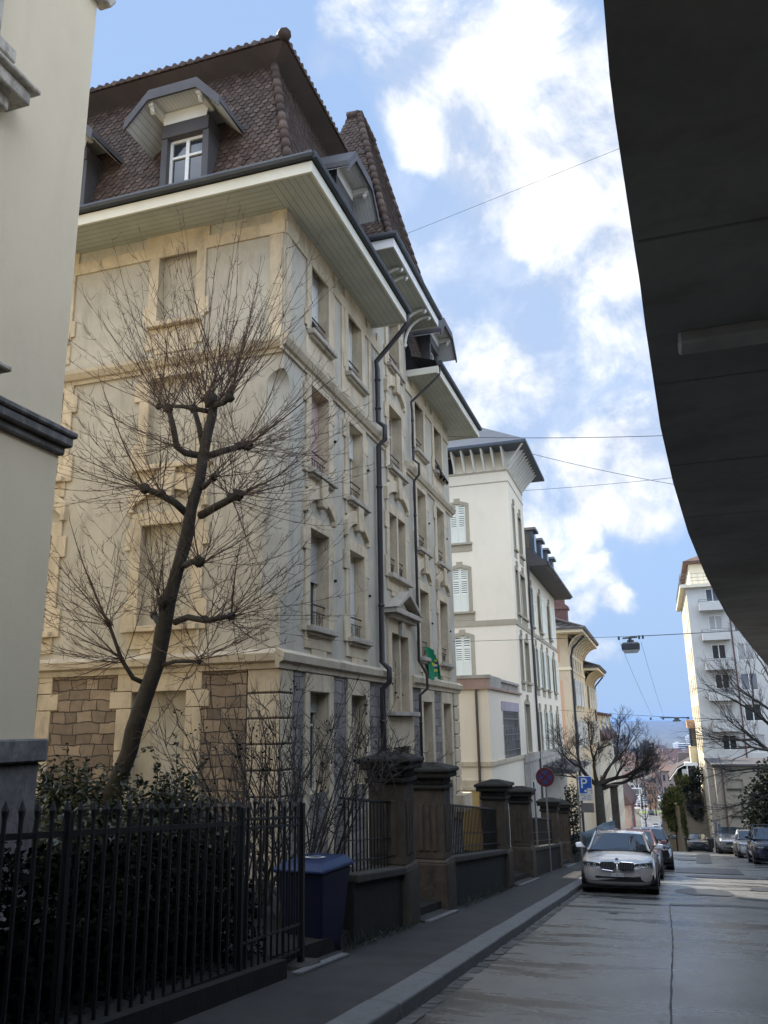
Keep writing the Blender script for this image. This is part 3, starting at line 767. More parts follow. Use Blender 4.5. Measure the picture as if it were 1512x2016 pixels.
# ---- mansard slopes hung with fish-scale tiles
ZE, ZM = ZT + .58, 15.9; FYs, FXs = 14.2, -6.5
r = random.Random(5); u_ = MB(); q = MB()
# side slope: foot at y=13.55, head at y=15.3 ; street slope: foot x=-5.85, head x=-7.5
Ws = V((0, 15.3 - FYs, ZM - ZE)); hs = Ws.length; Ws.normalize(); Ns = V((0, -Ws.z, Ws.y)); n = int(hs / .138)
tiles(q, V((0, FYs, ZE)), V((1, 0, 0)), Ws, Ns, [(-16, FXs - (7.5 + FXs) * k / n) for k in range(n)], rng=r)
Wt = V((-7.5 - FXs, 0, ZM - ZE)); Wt.normalize(); Nt = V((Wt.z, 0, -Wt.x))
n = int(V((-7.5 - FXs, 0, ZM - ZE)).length / .138); tiles(q, V((FXs, 0, ZE)), V((0, 1, 0)), Wt, Nt, [(FYs + (15.3 - FYs) * k / n, 20.35) for k in range(n)], rng=r)
tiles(q, V((FXs, 0, ZE)), V((0, 1, 0)), Wt, Nt, [(23.65, 29.45 - 1.1 * k / n) for k in range(n)], rng=r)
mt = q.build('mansard_tiles', M['tile'], house)
e_ = .02
u_.face([(-16, FYs + e_, ZE), (FXs - e_, FYs + e_, ZE), (-7.52, 15.32, ZM), (-16, 15.32, ZM)]); u_.face([(FXs - e_, FYs + e_, ZE), (FXs - e_, 20.4, ZE), (-7.52, 20.4, ZM), (-7.52, 15.32, ZM)])
u_.face([(FXs - e_, 23.6, ZE), (FXs - e_, 29.45, ZE), (-7.52, 28.35, ZM), (-7.52, 23.6, ZM)]); u_.face([(FXs - e_, 29.45, ZE), (-12, 29.45, ZE), (-12, 28.35, ZM), (-7.52, 28.35, ZM)])
za_ = ZT + .43
u_.face([(-16, EY + .05, za_), (EX - .05, EY + .05, za_), (FXs, FYs, ZE), (-16, FYs, ZE)]); u_.face([(EX - .05, EY + .05, za_), (EX - .05, 20.25, za_), (FXs, 20.4, ZE), (FXs, FYs, ZE)]); u_.face([(EX - .05, 23.85, za_), (EX - .05, 30.2, za_), (FXs, 29.45, ZE), (FXs, 23.6, ZE)]); u_.face([(EX - .05, 30.2, za_), (-12, 30.2, za_), (-12, 29.45, ZE), (FXs, 29.45, ZE)])
u_.build('roof_deck', M['underroof'], house)
q = MB()
def hips(q, a, b_, r0=.11, step=.34, over=.06):
    a, b_ = V(a), V(b_); L = (b_ - a).length; d = (b_ - a).normalized(); k = 0.0
    while k < L:
        q.tube([a + d * k, a + d * min(L, k + step + over)], [r0 * 1.12, r0 * .9], 7); k += step
hips(q, (FXs, FYs, ZE + .02), (-7.5, 15.3, ZM)); hips(q, (FXs, 29.45, ZE), (-7.5, 28.35, ZM)); hips(q, (EX - .05, EY + .05, ZT + .45), (FXs, FYs, ZE))
q.build('hip_tiles', M['tile'], house, smooth=True)
# upper roof: oversailing dark boarded band, then low tiled slope with a serrated edge
OX, OY = -7.0, 14.8
q = MB()
q.face([(-16, OY, ZM + .1), (OX, OY, ZM + .1), (OX - .52, OY + .52, ZM - .1), (-16, OY + .52, ZM - .1)]); q.face([(OX, OY, ZM + .1), (OX, 20.6, ZM + .1), (OX - .52, 20.6, ZM - .1), (OX - .52, OY + .52, ZM - .1)])
q.face([(OX, 23.4, ZM + .1), (OX, 28.9, ZM + .1), (OX - .52, 28.4, ZM - .1), (OX - .52, 23.4, ZM - .1)])
q.build('upper_eave_boarding', M['band'], house)
q = MB()
k = -16.0
while k < OX:
    q.box(k, k + .2, OY - .05, OY + .5, ZM + .12, ZM + .19 + .02 * (int(k * 5) % 2)); q.tube([(k + .1, OY - .06, ZM + .17), (k + .1, OY + .6, ZM + .30)], .07, 6); k += .22
for (ya, yb_) in ((OY, 20.6), (23.4, 28.9)):
    k = ya
    while k < yb_:
        q.box(OX - .5, OX + .05, k, k + .2, ZM + .12, ZM + .19 + .02 * (int(k * 5) % 2)); q.tube([(OX + .06, k + .1, ZM + .17), (OX - .6, k + .1, ZM + .30)], .07, 6); k += .22
zr = ZM + 2.0
q.face([(-16, OY, ZM + .2), (OX, OY, ZM + .2), (-11, 19, zr), (-16, 19, zr)]); q.face([(OX, OY, ZM + .2), (OX, 29, ZM + .2), (-11, 25, zr), (-11, 19, zr)]); q.face([(OX, 29, ZM + .2), (-16, 29, ZM + .2), (-16, 25, zr), (-11, 25, zr)]); q.face([(-16, 19, zr), (-11, 19, zr), (-11, 25, zr), (-16, 25, zr)])
q.build('upper_roof', M['tile'], house)
q = MB(); hips(q, (OX, OY, ZM + .22), (-11, 19, zr), .12); q.tube([(OX + .05, OY - .05, ZM + .16), (OX - .12, OY + .12, ZM + .36)], [.16, .13], 8); q.build('ridge_tiles', M['tile'], house, smooth=True)
q = MB(); q.box(-13.4, -11.35, 15.6, 16.9, ZM + .2, ZM + .95); q.box(-13.5, -11.25, 15.5, 17.0, ZM + .95, ZM + 1.03); bevel(q.build('roof_hatch', M['copper'], house), .02)

# ---- stair pavilion: higher eave on scrolled brackets, tall hipped roof
PZ = 12.9; px0, py0, py1 = -5.78, 19.4, 24.36
q = MB(); q.face([(-9.4, py0, PZ), (px0, py0, PZ), (px0, py1, PZ), (-9.4, py1, PZ)]); q.build('pavilion_soffit', M['soffit_y'], house)
q = MB(); fas(q, [(-9.4, py0), (px0, py0)], PZ - .05, PZ + .22); fas(q, [(px0, py0 - .05), (px0, py1)], PZ - .05, PZ + .221); fas(q, [(px0, py1), (-9.4, py1)], PZ - .05, PZ + .22); q.build('pavilion_fascia', M['white'], house)
q = MB(); q.tube([(-9.4, py0 - .1, PZ + .32), (px0 + .1, py0 - .1, PZ + .32), (px0 + .1, py1 + .1, PZ + .32)], .09, 8); fas(q, [(-9.4, py0), (px0, py0)], PZ + .22, PZ + .42, .03); fas(q, [(px0, py0), (px0, py1)], PZ + .22, PZ + .421, .03); q.build('pavilion_gutter', M['zinc'], house)
for y in (20.45, 20.95, 23.05, 23.55):
    q = MB(); pts = []
    for k in range(9):
        s = k / 8; pts.append(V((AX + .04 + .78 * (1 - math.cos(s * math.pi / 2)) ** 1.1, y, PZ - .95 + .9 * math.sin(s * math.pi / 2))))
    q.tube(pts, [.05] * 9, 6); q.tube([pts[-1], pts[-1] + V((.06, 0, -.07)), pts[-1] + V((.0, 0, -.13))], .045, 6); q.tube([(AX, y, PZ - 1.0), (AX + .06, y, PZ - .9)], .06, 6)
    q.build('eave_bracket', M['white'], house, smooth=True)
tz = 19.25; tx0, tx1, ty0, ty1 = -7.8, -7.4, 21.4, 22.8
q = MB(); u_ = MB()
mx0, mx1, my0, my1, mz = -9.0, -6.18, 19.95, 23.95, PZ + .42 + 1.0   # slight flare at the foot
def pface(a0, a1, b0, b1, axis, pos0, pos1, z0, z1):
    if axis == 'X': W = V((pos1 - pos0, 0, z1 - z0)); base = V((pos0, 0, z0)); U = V((0, 1, 0))
    else: W = V((0, pos1 - pos0, z1 - z0)); base = V((0, pos0, z0)); U = V((1, 0, 0))
    L = W.length; W.normalize(); n = int(L / .138)
    N = V((W.z, 0, -W.x)) if axis == 'X' else V((0, -W.z, W.y))
    tiles(q, base, U, W, N, [(a0 + (b0 - a0) * k / n, a1 + (b1 - a1) * k / n) for k in range(n)], rng=r)
zf = PZ + .42
pface(py0 + .1, py1 - .1, my0, my1, 'X', px0 - .1, mx1, zf, mz); pface(my0, my1, ty0, ty1, 'X', mx1, tx1, mz, tz)
pface(-9.3, px0 - .1, mx0, mx1, 'Y', py0 + .1, my0, zf, mz); pface(mx0, mx1, tx0, tx1, 'Y', my0, ty0, mz, tz)
q.build('pavilion_tiles', M['tile'], house)
rings = [[(-9.3, py0 + .12, zf), (px0 - .12, py0 + .12, zf), (px0 - .12, py1 - .12, zf), (-9.3, py1 - .12, zf)], [(mx0, my0 + .02, mz), (mx1 - .02, my0 + .02, mz), (mx1 - .02, my1 - .02, mz), (mx0, my1, mz)], [(tx0, ty0 + .02, tz), (tx1 - .02, ty0 + .02, tz), (tx1 - .02, ty1, tz), (tx0, ty1, tz)]]
u_.loft(rings); u_.build('pavilion_roof', M['underroof'], house)
q = MB(); hips(q, (px0 - .1, py0 + .1, zf), (mx1, my0, mz)); hips(q, (mx1, my0, mz), (tx1, ty0, tz)); hips(q, (tx1, ty0, tz + .05), (tx1, ty1, tz + .05), .13); hips(q, (tx0, ty0, tz + .05), (tx1, ty0, tz + .05), .13); hips(q, (mx1, my1, mz), (tx1, ty1, tz)); q.build('pavilion_hip_tiles', M['tile'], house, smooth=True)

# ---- dormers
def dormer(name, O, U, N, zb, half, hw_top, hw_out, proj, zt):
    """O: point on the slope foot line, U along the facade, N outwards; clipped hood on two struts"""
    P = lambda u, z, d: O + U * u + N * d + V((0, 0, z))
    fr = MB()
    for s in (-1, 1):
        fr.hexa([P(s * half, zb, 0), P(s * (half + .16), zb, 0), P(s * (half + .16), zb, -1.4), P(s * half, zb, -1.4), P(s * half, zt - .35, 0), P(s * (half + .16), zt - .35, 0), P(s * (half + .16), zt - .35, -1.4), P(s * half, zt - .35, -1.4)])
    fr.hexa([P(-half - .16, zt - .35, .03), P(half + .16, zt - .35, .03), P(half + .16, zt - .35, -1.4), P(-half - .16, zt - .35, -1.4), P(-half - .16, zt, .03), P(half + .16, zt, .03), P(half + .16, zt, -1.4), P(-half - .16, zt, -1.4)])
    fr.hexa([P(-half, zb - .2, .02), P(half, zb - .2, .02), P(half, zb - .2, -1), P(-half, zb - .2, -1), P(-half, zb + .05, .02), P(half, zb + .05, .02), P(half, zb + .05, -1), P(-half, zb + .05, -1)])
    d = bevel(fr.build(name, M['slate'], house), .01)
    w_ = MB(); f = .07; D = -.14
    for a, e, c0, c1 in ((-half, -half + f, zb, zt - .35), (half - f, half, zb, zt - .35), (-half + f, half - f, zt - .42, zt - .35), (-half + f, half - f, zb, zb + .1), (-.045, .045, zb + .1, zt - .42), (-half + f, -.045, zb + (zt - zb) * .52, zb + (zt - zb) * .52 + .06), (.045, half - f, zb + (zt - zb) * .52, zb + (zt - zb) * .52 + .06)):
        w_.hexa([P(a, c0, D), P(e, c0, D), P(e, c0, D - .07), P(a, c0, D - .07), P(a, c1, D), P(e, c1, D), P(e, c1, D - .07), P(a, c1, D - .07)])
    w_.build('dormer_casement', M['white'], d)
    w_ = MB(); w_.face([P(-half, zb, D - .04), P(half, zb, D - .04), P(half, zt - .3, D - .04), P(-half, zt - .3, D - .04)]); w_.build('dormer_pane', M['glass'], d)
    # hood: left fall, level head, right fall
    hz = zt + .40; lz = zt - .26
    def prof(dz, dd): return [P(-hw_out, lz + dz, dd), P(-hw_top, hz + dz, dd), P(hw_top, hz + dz, dd), P(hw_out, lz + dz, dd)]
    under = MB(); a, e = prof(-.05, proj - .02), prof(-.05, -1.3)
    for k in range(3): under.face([a[k], a[k + 1], e[k + 1], e[k]])
    under.build('hood_boarding', M['greywhite'], d)
    top = MB(); top.loft([prof(-.02, proj) + prof(.12, proj)[::-1], prof(.10, -1.9) + prof(.24, -1.9)[::-1]]); top.build('hood_slates', M['slate'], d)
    fc = MB(); A, B_ = prof(-.16, proj - .03), prof(.0, proj - .03)
    for k in range(3): fc.loft([[A[k], A[k + 1], B_[k + 1], B_[k]], [p + N * .05 for p in (A[k], A[k + 1], B_[k + 1], B_[k])]])
    fc.build('hood_fascia', M['slate'], d)
    for s in (-1, 1):
        b_ = MB(); h0 = hz - .22
        b_.hexa([P(s * hw_top - .06, h0, proj - .1), P(s * hw_top + .06, h0, proj - .1), P(s * hw_top + .06, h0, -.1), P(s * hw_top - .06, h0, -.1), P(s * hw_top - .06, h0 + .15, proj - .1), P(s * hw_top + .06, h0 + .15, proj - .1), P(s * hw_top + .06, h0 + .15, -.1), P(s * hw_top - .06, h0 + .15, -.1)])
        b_.tube([P(s * hw_top, h0 - .02, proj - .16), P(s * hw_top, h0 - .06, proj - .22), P(s * hw_top, h0 - .12, proj - .2)], .055, 6)
        b_.build('hood_strut', M['white'], d)
    bp = MB(); bp.face([P(-half - .1, zt, .03), P(half + .1, zt, .03), P(hw_top, hz - .07, .03), P(-hw_top, hz - .07, .03)]); bp.build('hood_cheek', M['white'], d)
    return d
for x in (-9.15, -12.45): dormer('dormer', V((x, 14.12, 0)), V((1, 0, 0)), V((0, -1, 0)), 11.95, .46, .62, 1.22, .62, 13.72)
for y in (17.3, 26.5): dormer('dormer', V((-6.42, y, 0)), V((0, 1, 0)), V((1, 0, 0)), 11.95, .46, .62, 1.18, .55, 13.45)

# ---- rainwater pipes
def pipe(pts, r_=.075): 
    q = MB(); q.tube(pts, r_, 8)
    for a, b_ in zip(pts, pts[1:]):
        if abs((V(b_) - V(a)).normalized().z) > .9 and (V(b_) - V(a)).length > 1.5:
            for s in (.2, .75):
                p = V(a).lerp(V(b_), s); q.tube([p - V((0, 0, .03)), p + V((0, 0, .03))], r_ * 1.3, 8)
    q.build('downpipe', M['pipe'], house, smooth=True)
x1 = AX + .13
pipe([(EX + .08, 20.22, ZT + .25), (EX + .03, 20.25, ZT - .08), (-5.85, 20.27, 10.72), (x1 - .03, 20.3, 9.95), (x1, 20.3, 9.7), (x1, 20.3, 8.15), (x1 + .18, 20.32, 8.0), (x1 + .18, 20.32, 7.62), (x1, 20.3, 7.45), (x1, 20.3, 1.62), (x1 + .18, 20.32, 1.45), (x1 + .18, 20.32, 1.12), (x1, 20.3, .95), (x1, 20.3, -3)], .072)
pipe([(EX + .08, 23.92, ZT + .25), (EX + .03, 23.92, ZT - .08), (-5.85, 23.9, 10.75), (x1 - .03, 23.85, 10.1), (x1, 23.85, 9.8), (x1, 23.85, 8.15), (x1 + .17, 23.85, 8.0), (x1 + .17, 23.85, 7.65), (x1, 23.85, 7.45), (x1, 23.85, 1.9), (x1 + .2, 23.95, 1.5), (x1 + .2, 23.95, 1.1), (x1, 23.85, .9), (x1, 23.85, -3)], .042)

# ---- things hung out of the windows
q = MB(); n_ = 10
def cloth(pts_top, pts_bot, rows=7, wav=.05, seed=1):
    r = random.Random(seed); n = len(pts_top); g_ = []
    for k in range(rows + 1):
        s = k / rows; g_.append([V(a).lerp(V(b_), s) + V((wav * math.sin(i * 1.9 + s * 2 + seed) * (.3 + s), 0, wav * .4 * math.sin(i + 3 * s))) for i, (a, b_) in enumerate(zip(pts_top, pts_bot))])
    return g_
top = [V((AX + .06 + .22 * min(1, k / 3), 24.75 + .75 * k / n_, 2.42 - .42 * (k / n_) ** 1.0)) for k in range(n_ + 1)]
bot = [V((AX + .2 + .05 * math.sin(k * 2), 24.95 + 1.25 * k / n_, 1.52 - .22 * abs(k / n_ - .55))) for k in range(n_ + 1)]
G = cloth(top, bot, 9, .06, 2)
for k in range(9):
    for i in range(n_):
        u, v = (i + .5) / n_, (k + .5) / 9
        d = abs(u - .5) + abs(v - .5) * .9; dd = math.hypot(u - .5, v - .5)
        mi = 2 if dd < .13 else (1 if d < .33 else 0)
        if mi == 2 and abs(v - .5 - (u - .5) * .3) < .05: mi = 3
        q.face([G[k][i], G[k][i + 1], G[k + 1][i + 1], G[k + 1][i]], mi)
tag(q.build('flag', [M['flaggreen'], M['flagyellow'], M['flagblue'], M['flagwhite']], smooth=True), 'green yellow and blue flag hanging limp from a first floor window sill', 'flag')
q = MB(); G = cloth([V((AX - .02, 26.95 + .9 * k / 8, 9.3 - .18 * k / 8)) for k in range(9)], [V((AX + .22 + .03 * math.sin(k * 2.2), 27.0 + 1.1 * k / 8, 8.6 - .06 * (k % 3))) for k in range(9)], 6, .05, 5)
for k in range(6):
    for i in range(8): q.face([G[k][i], G[k][i + 1], G[k + 1][i + 1], G[k + 1][i]])
tag(q.build('blanket', M['blackcloth'], smooth=True), 'black blanket airing over a top floor window rail of the corner house', 'blanket')

# ------------------------------------------------------------------ neighbour at the left edge
nb = thing('neighbour_house', 'pale cream rendered house with dark stone ledges at the left edge of the view', 'house', (AX, 7.9, g(8)))
F = FX; NY = 7.93
w = MB()
fwall(w, F, 2.2, NY, g(NY) - 1, 13, [(4.35, 5.6, 7.75, 10.4), (4.35, 5.6, 4.2, 6.4), (4.35, 5.6, .9, 2.9)], mi=0, mr=1)
w.face([(AX, NY, g(NY) - 1), (-18, NY, g(NY) - 1), (-18, NY, 13), (AX, NY, 13)], 0); w.face([(AX, 2.2, g(NY) - 1), (-18, 2.2, g(NY) - 1), (-18, 2.2, 13), (AX, 2.2, 13)], 0); w.face([(-18, 2.2, g(NY) - 1), (-18, NY, g(NY) - 1), (-18, NY, 13), (-18, 2.2, 13)], 0)
w.build('wall', [M['creamnear'], M['creamstone']], nb)
q = MB()
q.fprism(F, [(2.2, 3.40), (NY + .09, 3.40), (NY + .09, 3.52), (2.2, 3.52)], -.05, .15); q.fprism(F, [(2.2, 3.52), (NY + .12, 3.52), (NY + .12, 3.60), (2.2, 3.60)], -.05, .19); q.fprism(F, [(2.2, 3.30), (NY + .05, 3.30), (NY + .05, 3.40), (2.2, 3.40)], -.05, .07)
bevel(q.build('string_ledge', M['darkledge'], nb), .02)
q = MB(); q.fprism(F, [(2.2, -.30), (NY + .1, -.30), (NY + .1, -.05), (2.2, -.05)], -.05, .14); q.fprism(F, [(2.2, -3.5), (NY + .05, -3.5), (NY + .05, -.30), (2.2, -.30)], -.05, .07)
bevel(q.build('plinth', M['darkledge'], nb), .02)
q = MB(); q.fprism(F, [(NY - .35, 10.12), (NY + .12, 10.12), (NY + .22, 10.3), (NY + .22, 10.5), (NY - .35, 10.5)], -.05, .16); bevel(q.build('eave_moulding', M['creamstone'], nb), .02)
for z0, z1 in ((7.75, 10.4), (4.2, 6.4)):
    for a, e in ((4.35, 5.6),):
        wo = window(nb, F, a, e, z0, z1, None, ('rollG', 0), False, sill=False)
        q = MB()
        q.fprism(F, [(a - .42, z0 - .60), (e + .95, z0 - .60), (e + .95, z0 - .42), (a - .42, z0 - .42)], -.05, .34); q.fprism(F, [(a - .42, z0 - .42), (e + 1.02, z0 - .42), (e + 1.02, z0 - .36), (a - .42, z0 - .36)], -.05, .42)
        q.fprism(F, [(a - .30, z0 - .76), (e + .78, z0 - .76), (e + .78, z0 - .60), (a - .30, z0 - .60)], -.05, .2)
        q.fprism(F, [(a - .3, z0 - .15), (e + .75, z0 - .15), (e + .75, z0 + .02), (a - .3, z0 + .02)], -.05, .26)
        bevel(q.build('sill', M['creamstone'], wo), .015)
        q = MB()
        for u0, u1 in ((a - .5, a), (e, e + .62)): q.fbox(F, u0, u1, z0 - .36, z1 + .4, .001, .12)
        q.fbox(F, e + .1, e + .3, z0 + .1, z1 + .3, .12, .17); q.fbox(F, a - .5, e + .62, z1 + .4, z1 + .9, -.05, .14)
        q.fprism(F, [(e + .2, z0 - 1.7), (e + .5, z0 - 1.7), (e + .62, z0 - .76), (e + .1, z0 - .76)], -.05, .22)
        bevel(q.build('stone_surround', M['creamstone'], wo), .015)

# ------------------------------------------------------------------ the cream house with the tower
TY = 43.7; TF = Face('-Y', TY)
tw = thing('tower_house', 'cream house with square corner tower, bracketed blue grey roof and white louvred shutters', 'house', (AX, TY, g(TY)))
w = MB(); zb = g(63) - 1
twin = [(44.8, 45.35, 9.5, 11.85), (46.75, 47.85, 9.5, 11.8), (44.6, 45.5, 5.9, 8.3), (46.3, 48.0, 5.9, 8.3), (44.7, 45.5, 2.3, 4.5), (46.5, 47.9, 2.3, 4.5), (45.2, 46.9, -1.4, 1.1)]
wwin = [(49.75, 50.75, 5.8, 8.1), (53.6, 54.7, 5.8, 8.1), (58.6, 59.7, 5.8, 8.1)] + [(u, u + 1.05, 2.2, 4.5) for u in (50.4, 53.2, 55.9, 59.6)] + [(u, u + 1.05, -1.45, .75) for u in (50.4, 53.2, 55.9, 59.6)] + [(u, u + 1.1, -4.6, -2.6) for u in (52, 55, 58, 61)]
fwall(w, FX, TY, 49.2, zb, 15.0, twin, mi=0, mr=1)
fwall(w, FX, 49.2, 63.2, zb, 9.4, wwin, mi=0, mr=1)
sw = [(-10.05, -9.15, 9.8, 12.0, .16), (-10.05, -9.15, 6.0, 8.4, .16), (-10.05, -9.15, 2.46, 4.7, .16)]
fwall(w, TF, -18, AX, zb, 15.0, sw, mi=0, mr=1)
w.face([(AX, 63.2, zb), (-18, 63.2, zb), (-18, 63.2, 9.4), (AX, 63.2, 9.4)]); w.face([(AX, 49.2, 9.4), (-18, 49.2, 9.4), (-18, 49.2, 15), (AX, 49.2, 15)]); w.face([(-18, TY, zb), (-18, 63.2, zb), (-18, 63.2, 15), (-18, TY, 15)])
w.build('wall', [M['creamwall'], M['tan']], tw)
q = MB()
q.fbox(TF, -18, AX + .05, 5.18, 5.46, -.05, .05); q.fbox(FX, TY + .05, 63.2, 5.18, 5.42, -.05, .05)
q.fbox(TF, -18, AX + .03, 13.66, 13.76, -.05, .03); q.fbox(FX, TY + .05, 49.2, 13.66, 13.76, -.05, .03)
q.fbox(TF, -18, AX + .025, 13.05, 13.10, -.05, .025); q.fbox(FX, TY + .05, 49.2, 13.05, 13.10, -.05, .025)
q.build('string_course', M['tan'], tw)
q = MB(); q.fbox(FX, TY, 63.3, -1.85, -1.45, -.05, .12); q.fbox(FX, TY, 63.25, -6, -1.85, -.05, .06); q.build('plinth', M['plinth'], tw)
def louvre(q, P, hw, z0, z1):
    """a louvred leaf drawn through the frame P(u, z, d)"""
    def bx(a, e, c0, c1, d0, d1): q.hexa([P(a, c0, d0), P(e, c0, d0), P(e, c0, d1), P(a, c0, d1), P(a, c1, d0), P(e, c1, d0), P(e, c1, d1), P(a, c1, d1)])
    s = .07
    bx(0, s, z0, z1, 0, .04); bx(hw - s, hw, z0, z1, 0, .04); bx(s, hw - s, z0, z0 + .1, 0, .04); bx(s, hw - s, z1 - .1, z1, 0, .04)
    zm = z0 + (z1 - z0) * .36; zu = z0 + (z1 - z0) * .69
    bx(s, hw - s, z0 + .1, zm, .006, .028); bx(s, hw - s, zm, zm + .08, 0, .04); bx(s, hw - s, zu, zu + .07, 0, .04)
    for a, e in ((zm + .08, zu), (zu + .07, z1 - .1)):
        n = max(4, int((e - a) / .105))
        for k in range(n):
            zz = a + (e - a) * k / n; h = (e - a) / n
            q.hexa([P(s, zz, .03), P(hw - s, zz, .03), P(hw - s, zz + .015, .036), P(s, zz + .015, .036), P(s, zz + h * .62, .006), P(hw - s, zz + h * .62, .006), P(hw - s, zz + h * .62 + .012, .012), P(s, zz + h * .62 + .012, .012)])
for a, e, z0, z1, d in sw:
    wo = MB(); uc = (a + e) / 2
    for s, u in ((-1, a), (1, e)): wo.fbox(TF, *sorted((u, u + s * .2)), z0, z1 - .12, .001, .035)
    hi = arc(uc, .66, z1 + .02, .16); lo = arc(uc, .46, z1 - .12, .12)
    wo.fprism(TF, [(uc - .66, z1 - .12), (uc - .46, z1 - .12)] + lo[1:-1] + [(uc + .46, z1 - .12), (uc + .66, z1 - .12)] + hi[::-1], -.06, .036)
    wo.fprism(TF, [(uc - .14, z1 + .02), (uc + .14, z1 + .02), (uc + .17, z1 + .34), (uc - .17, z1 + .34)], -.06, .06)
    wo.fbox(TF, a - .3, e + .3, z0 - .5, z0 - .12, -.06, .036)
    o_ = bevel(wo.build('window', M['tan'], tw), .006)
    s_ = MB(); s_.fbox(TF, a - .32, e + .32, z0 - .12, z0 - .01, -.1, .14); s_.build('sill', M['tan'], o_)
    for k in (0, 1):
        l = MB(); u0 = a + k * (e - a) / 2
        louvre(l, lambda u, z, d, u0=u0: TF(u0 + u, z, d - .07), (e - a) / 2 - .01, z0, z1 + .0); l.build('louvred_shutter', M['louver'], o_)
    b_ = MB(); b_.face([TF(a, z0, -.1), TF(e, z0, -.1), TF(e, z1, -.1), TF(a, z1, -.1)]); b_.build('pane', M['dark'], o_)
def plainwin(parent, F, a, e, z0, z1, arch=True, shut=None, sm='louver', tr='tan'):
    fr, gl, s_ = infill(F, a, e, z0, z1, .25, ('rollG', 0)); o_ = fr.build('window', M['white'], parent); gl.build('pane', M['glass'], o_)
    q = MB()
    for s, u in ((-1, a), (1, e)): q.fbox(F, *sorted((u, u + s * .16)), z0, z1, .001, .03)
    uc = (a + e) / 2
    if arch: q.fprism(F, [(a - .16, z1)] + [(e + .16, z1)] + arc(uc, (e - a) / 2 + .16, z1 + .1, .2)[::-1], -.06, .032); q.fprism(F, [(uc - .12, z1 + .2), (uc + .12, z1 + .2), (uc + .15, z1 + .5), (uc - .15, z1 + .5)], -.05, .1)
    else: q.fbox(F, a - .16, e + .16, z1, z1 + .2, .001, .032)
    q.fbox(F, a - .22, e + .22, z0 - .14, z0 - .01, -.1, .14); q.fbox(F, a - .16, e + .16, z0 - .5, z0 - .14, -.06, .03)
    q.build('stone_surround', M[tr], o_)
    if shut:
        for k, s in ((0, -1), (1, 1)):
            l = MB(); hw = (e - a) / 2; u0 = a if k == 0 else e; ang = shut
            ca, sa = math.cos(ang), math.sin(ang)
            louvre(l, lambda u, z, d, u0=u0, s=s: F(u0 + s * (u * ca - d * sa), z, .05 + u * sa + d * ca), hw, z0, z1); l.build('louvred_shutter', M[sm], o_)
    return o_
for a, e, z0, z1 in twin: plainwin(tw, FX, a, e, z0, z1, True)
for i, (a, e, z0, z1) in enumerate(wwin): plainwin(tw, FX, a, e, z0, z1, True, (.30 if i in (1, 2) else .12) if z0 > -2 else None)
# tower eave on long braces
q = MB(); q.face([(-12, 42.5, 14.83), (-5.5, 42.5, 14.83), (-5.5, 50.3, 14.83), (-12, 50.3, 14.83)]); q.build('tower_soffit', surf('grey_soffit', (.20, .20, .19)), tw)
rf = MB(); rf.loft([[(-12.5, 42.4, 14.80), (-5.4, 42.4, 14.80), (-5.4, 50.4, 14.80), (-12.5, 50.4, 14.80)], [(-12.5, 42.4, 14.95), (-5.4, 42.4, 14.95), (-5.4, 50.4, 14.95), (-12.5, 50.4, 14.95)], [(-10.6, 46.2, 17.7), (-9.4, 46.2, 17.7), (-9.4, 46.8, 17.7), (-10.6, 46.8, 17.7)]]); rf.build('tower_roof', M['greyroof'], tw)
for i, u in enumerate([AX - .12 - .56 * k for k in range(8)]):
    q = MB(); q.hexa([TF(u - .05, 13.78, 0), TF(u + .05, 13.78, 0), TF(u + .05, 13.78, .1), TF(u - .05, 13.78, .1), TF(u - .05, 14.82, .0), TF(u + .05, 14.82, .0), TF(u + .05, 14.82, 1.0), TF(u - .05, 14.82, 1.0)]); q.build('eave_bracket', M['white'], tw)
for i, u in enumerate([TY + .12 + .56 * k for k in range(10)]):
    q = MB(); q.hexa([FX(u - .05, 13.78, 0), FX(u + .05, 13.78, 0), FX(u + .05, 13.78, .1), FX(u - .05, 13.78, .1), FX(u - .05, 14.82, .0), FX(u + .05, 14.82, .0), FX(u + .05, 14.82, 1.0), FX(u - .05, 14.82, 1.0)]); q.build('eave_bracket', M['white'], tw)
q = MB(); q.tube([(AX, TY, 13.9), (-5.6, 42.6, 14.8)], .06, 5); q.build('corner_bracket', M['white'], tw)
q = MB(); q.fbox(TF, -10.3, -9.75, 13.8, 14.7, 0, .03); q.build('attic_opening', M['dark'], tw)
# wing roof, its box dormers, eave
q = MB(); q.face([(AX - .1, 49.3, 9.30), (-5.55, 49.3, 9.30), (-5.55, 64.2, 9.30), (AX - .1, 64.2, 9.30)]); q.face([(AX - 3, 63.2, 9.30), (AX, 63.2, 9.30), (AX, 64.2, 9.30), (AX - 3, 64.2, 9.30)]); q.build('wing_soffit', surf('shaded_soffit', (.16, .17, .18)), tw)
q = MB(); q.loft([[(-5.5, 49.25, 9.28), (-5.5, 49.25, 9.5), (-8.6, 49.25, 12.0), (-13, 49.25, 12.4), (-13, 49.25, 9.28)], [(-5.5, 64.3, 9.28), (-5.5, 64.3, 9.5), (-8.6, 62.4, 12.0), (-13, 62.4, 12.4), (-13, 64.3, 9.28)]]); q.build('wing_roof', M['slate'], tw)
q = MB(); q.tube([(-5.45, 49.3, 9.45), (-5.45, 64.3, 9.45)], .09, 6); q.build('gutter', M['zinc'], tw)
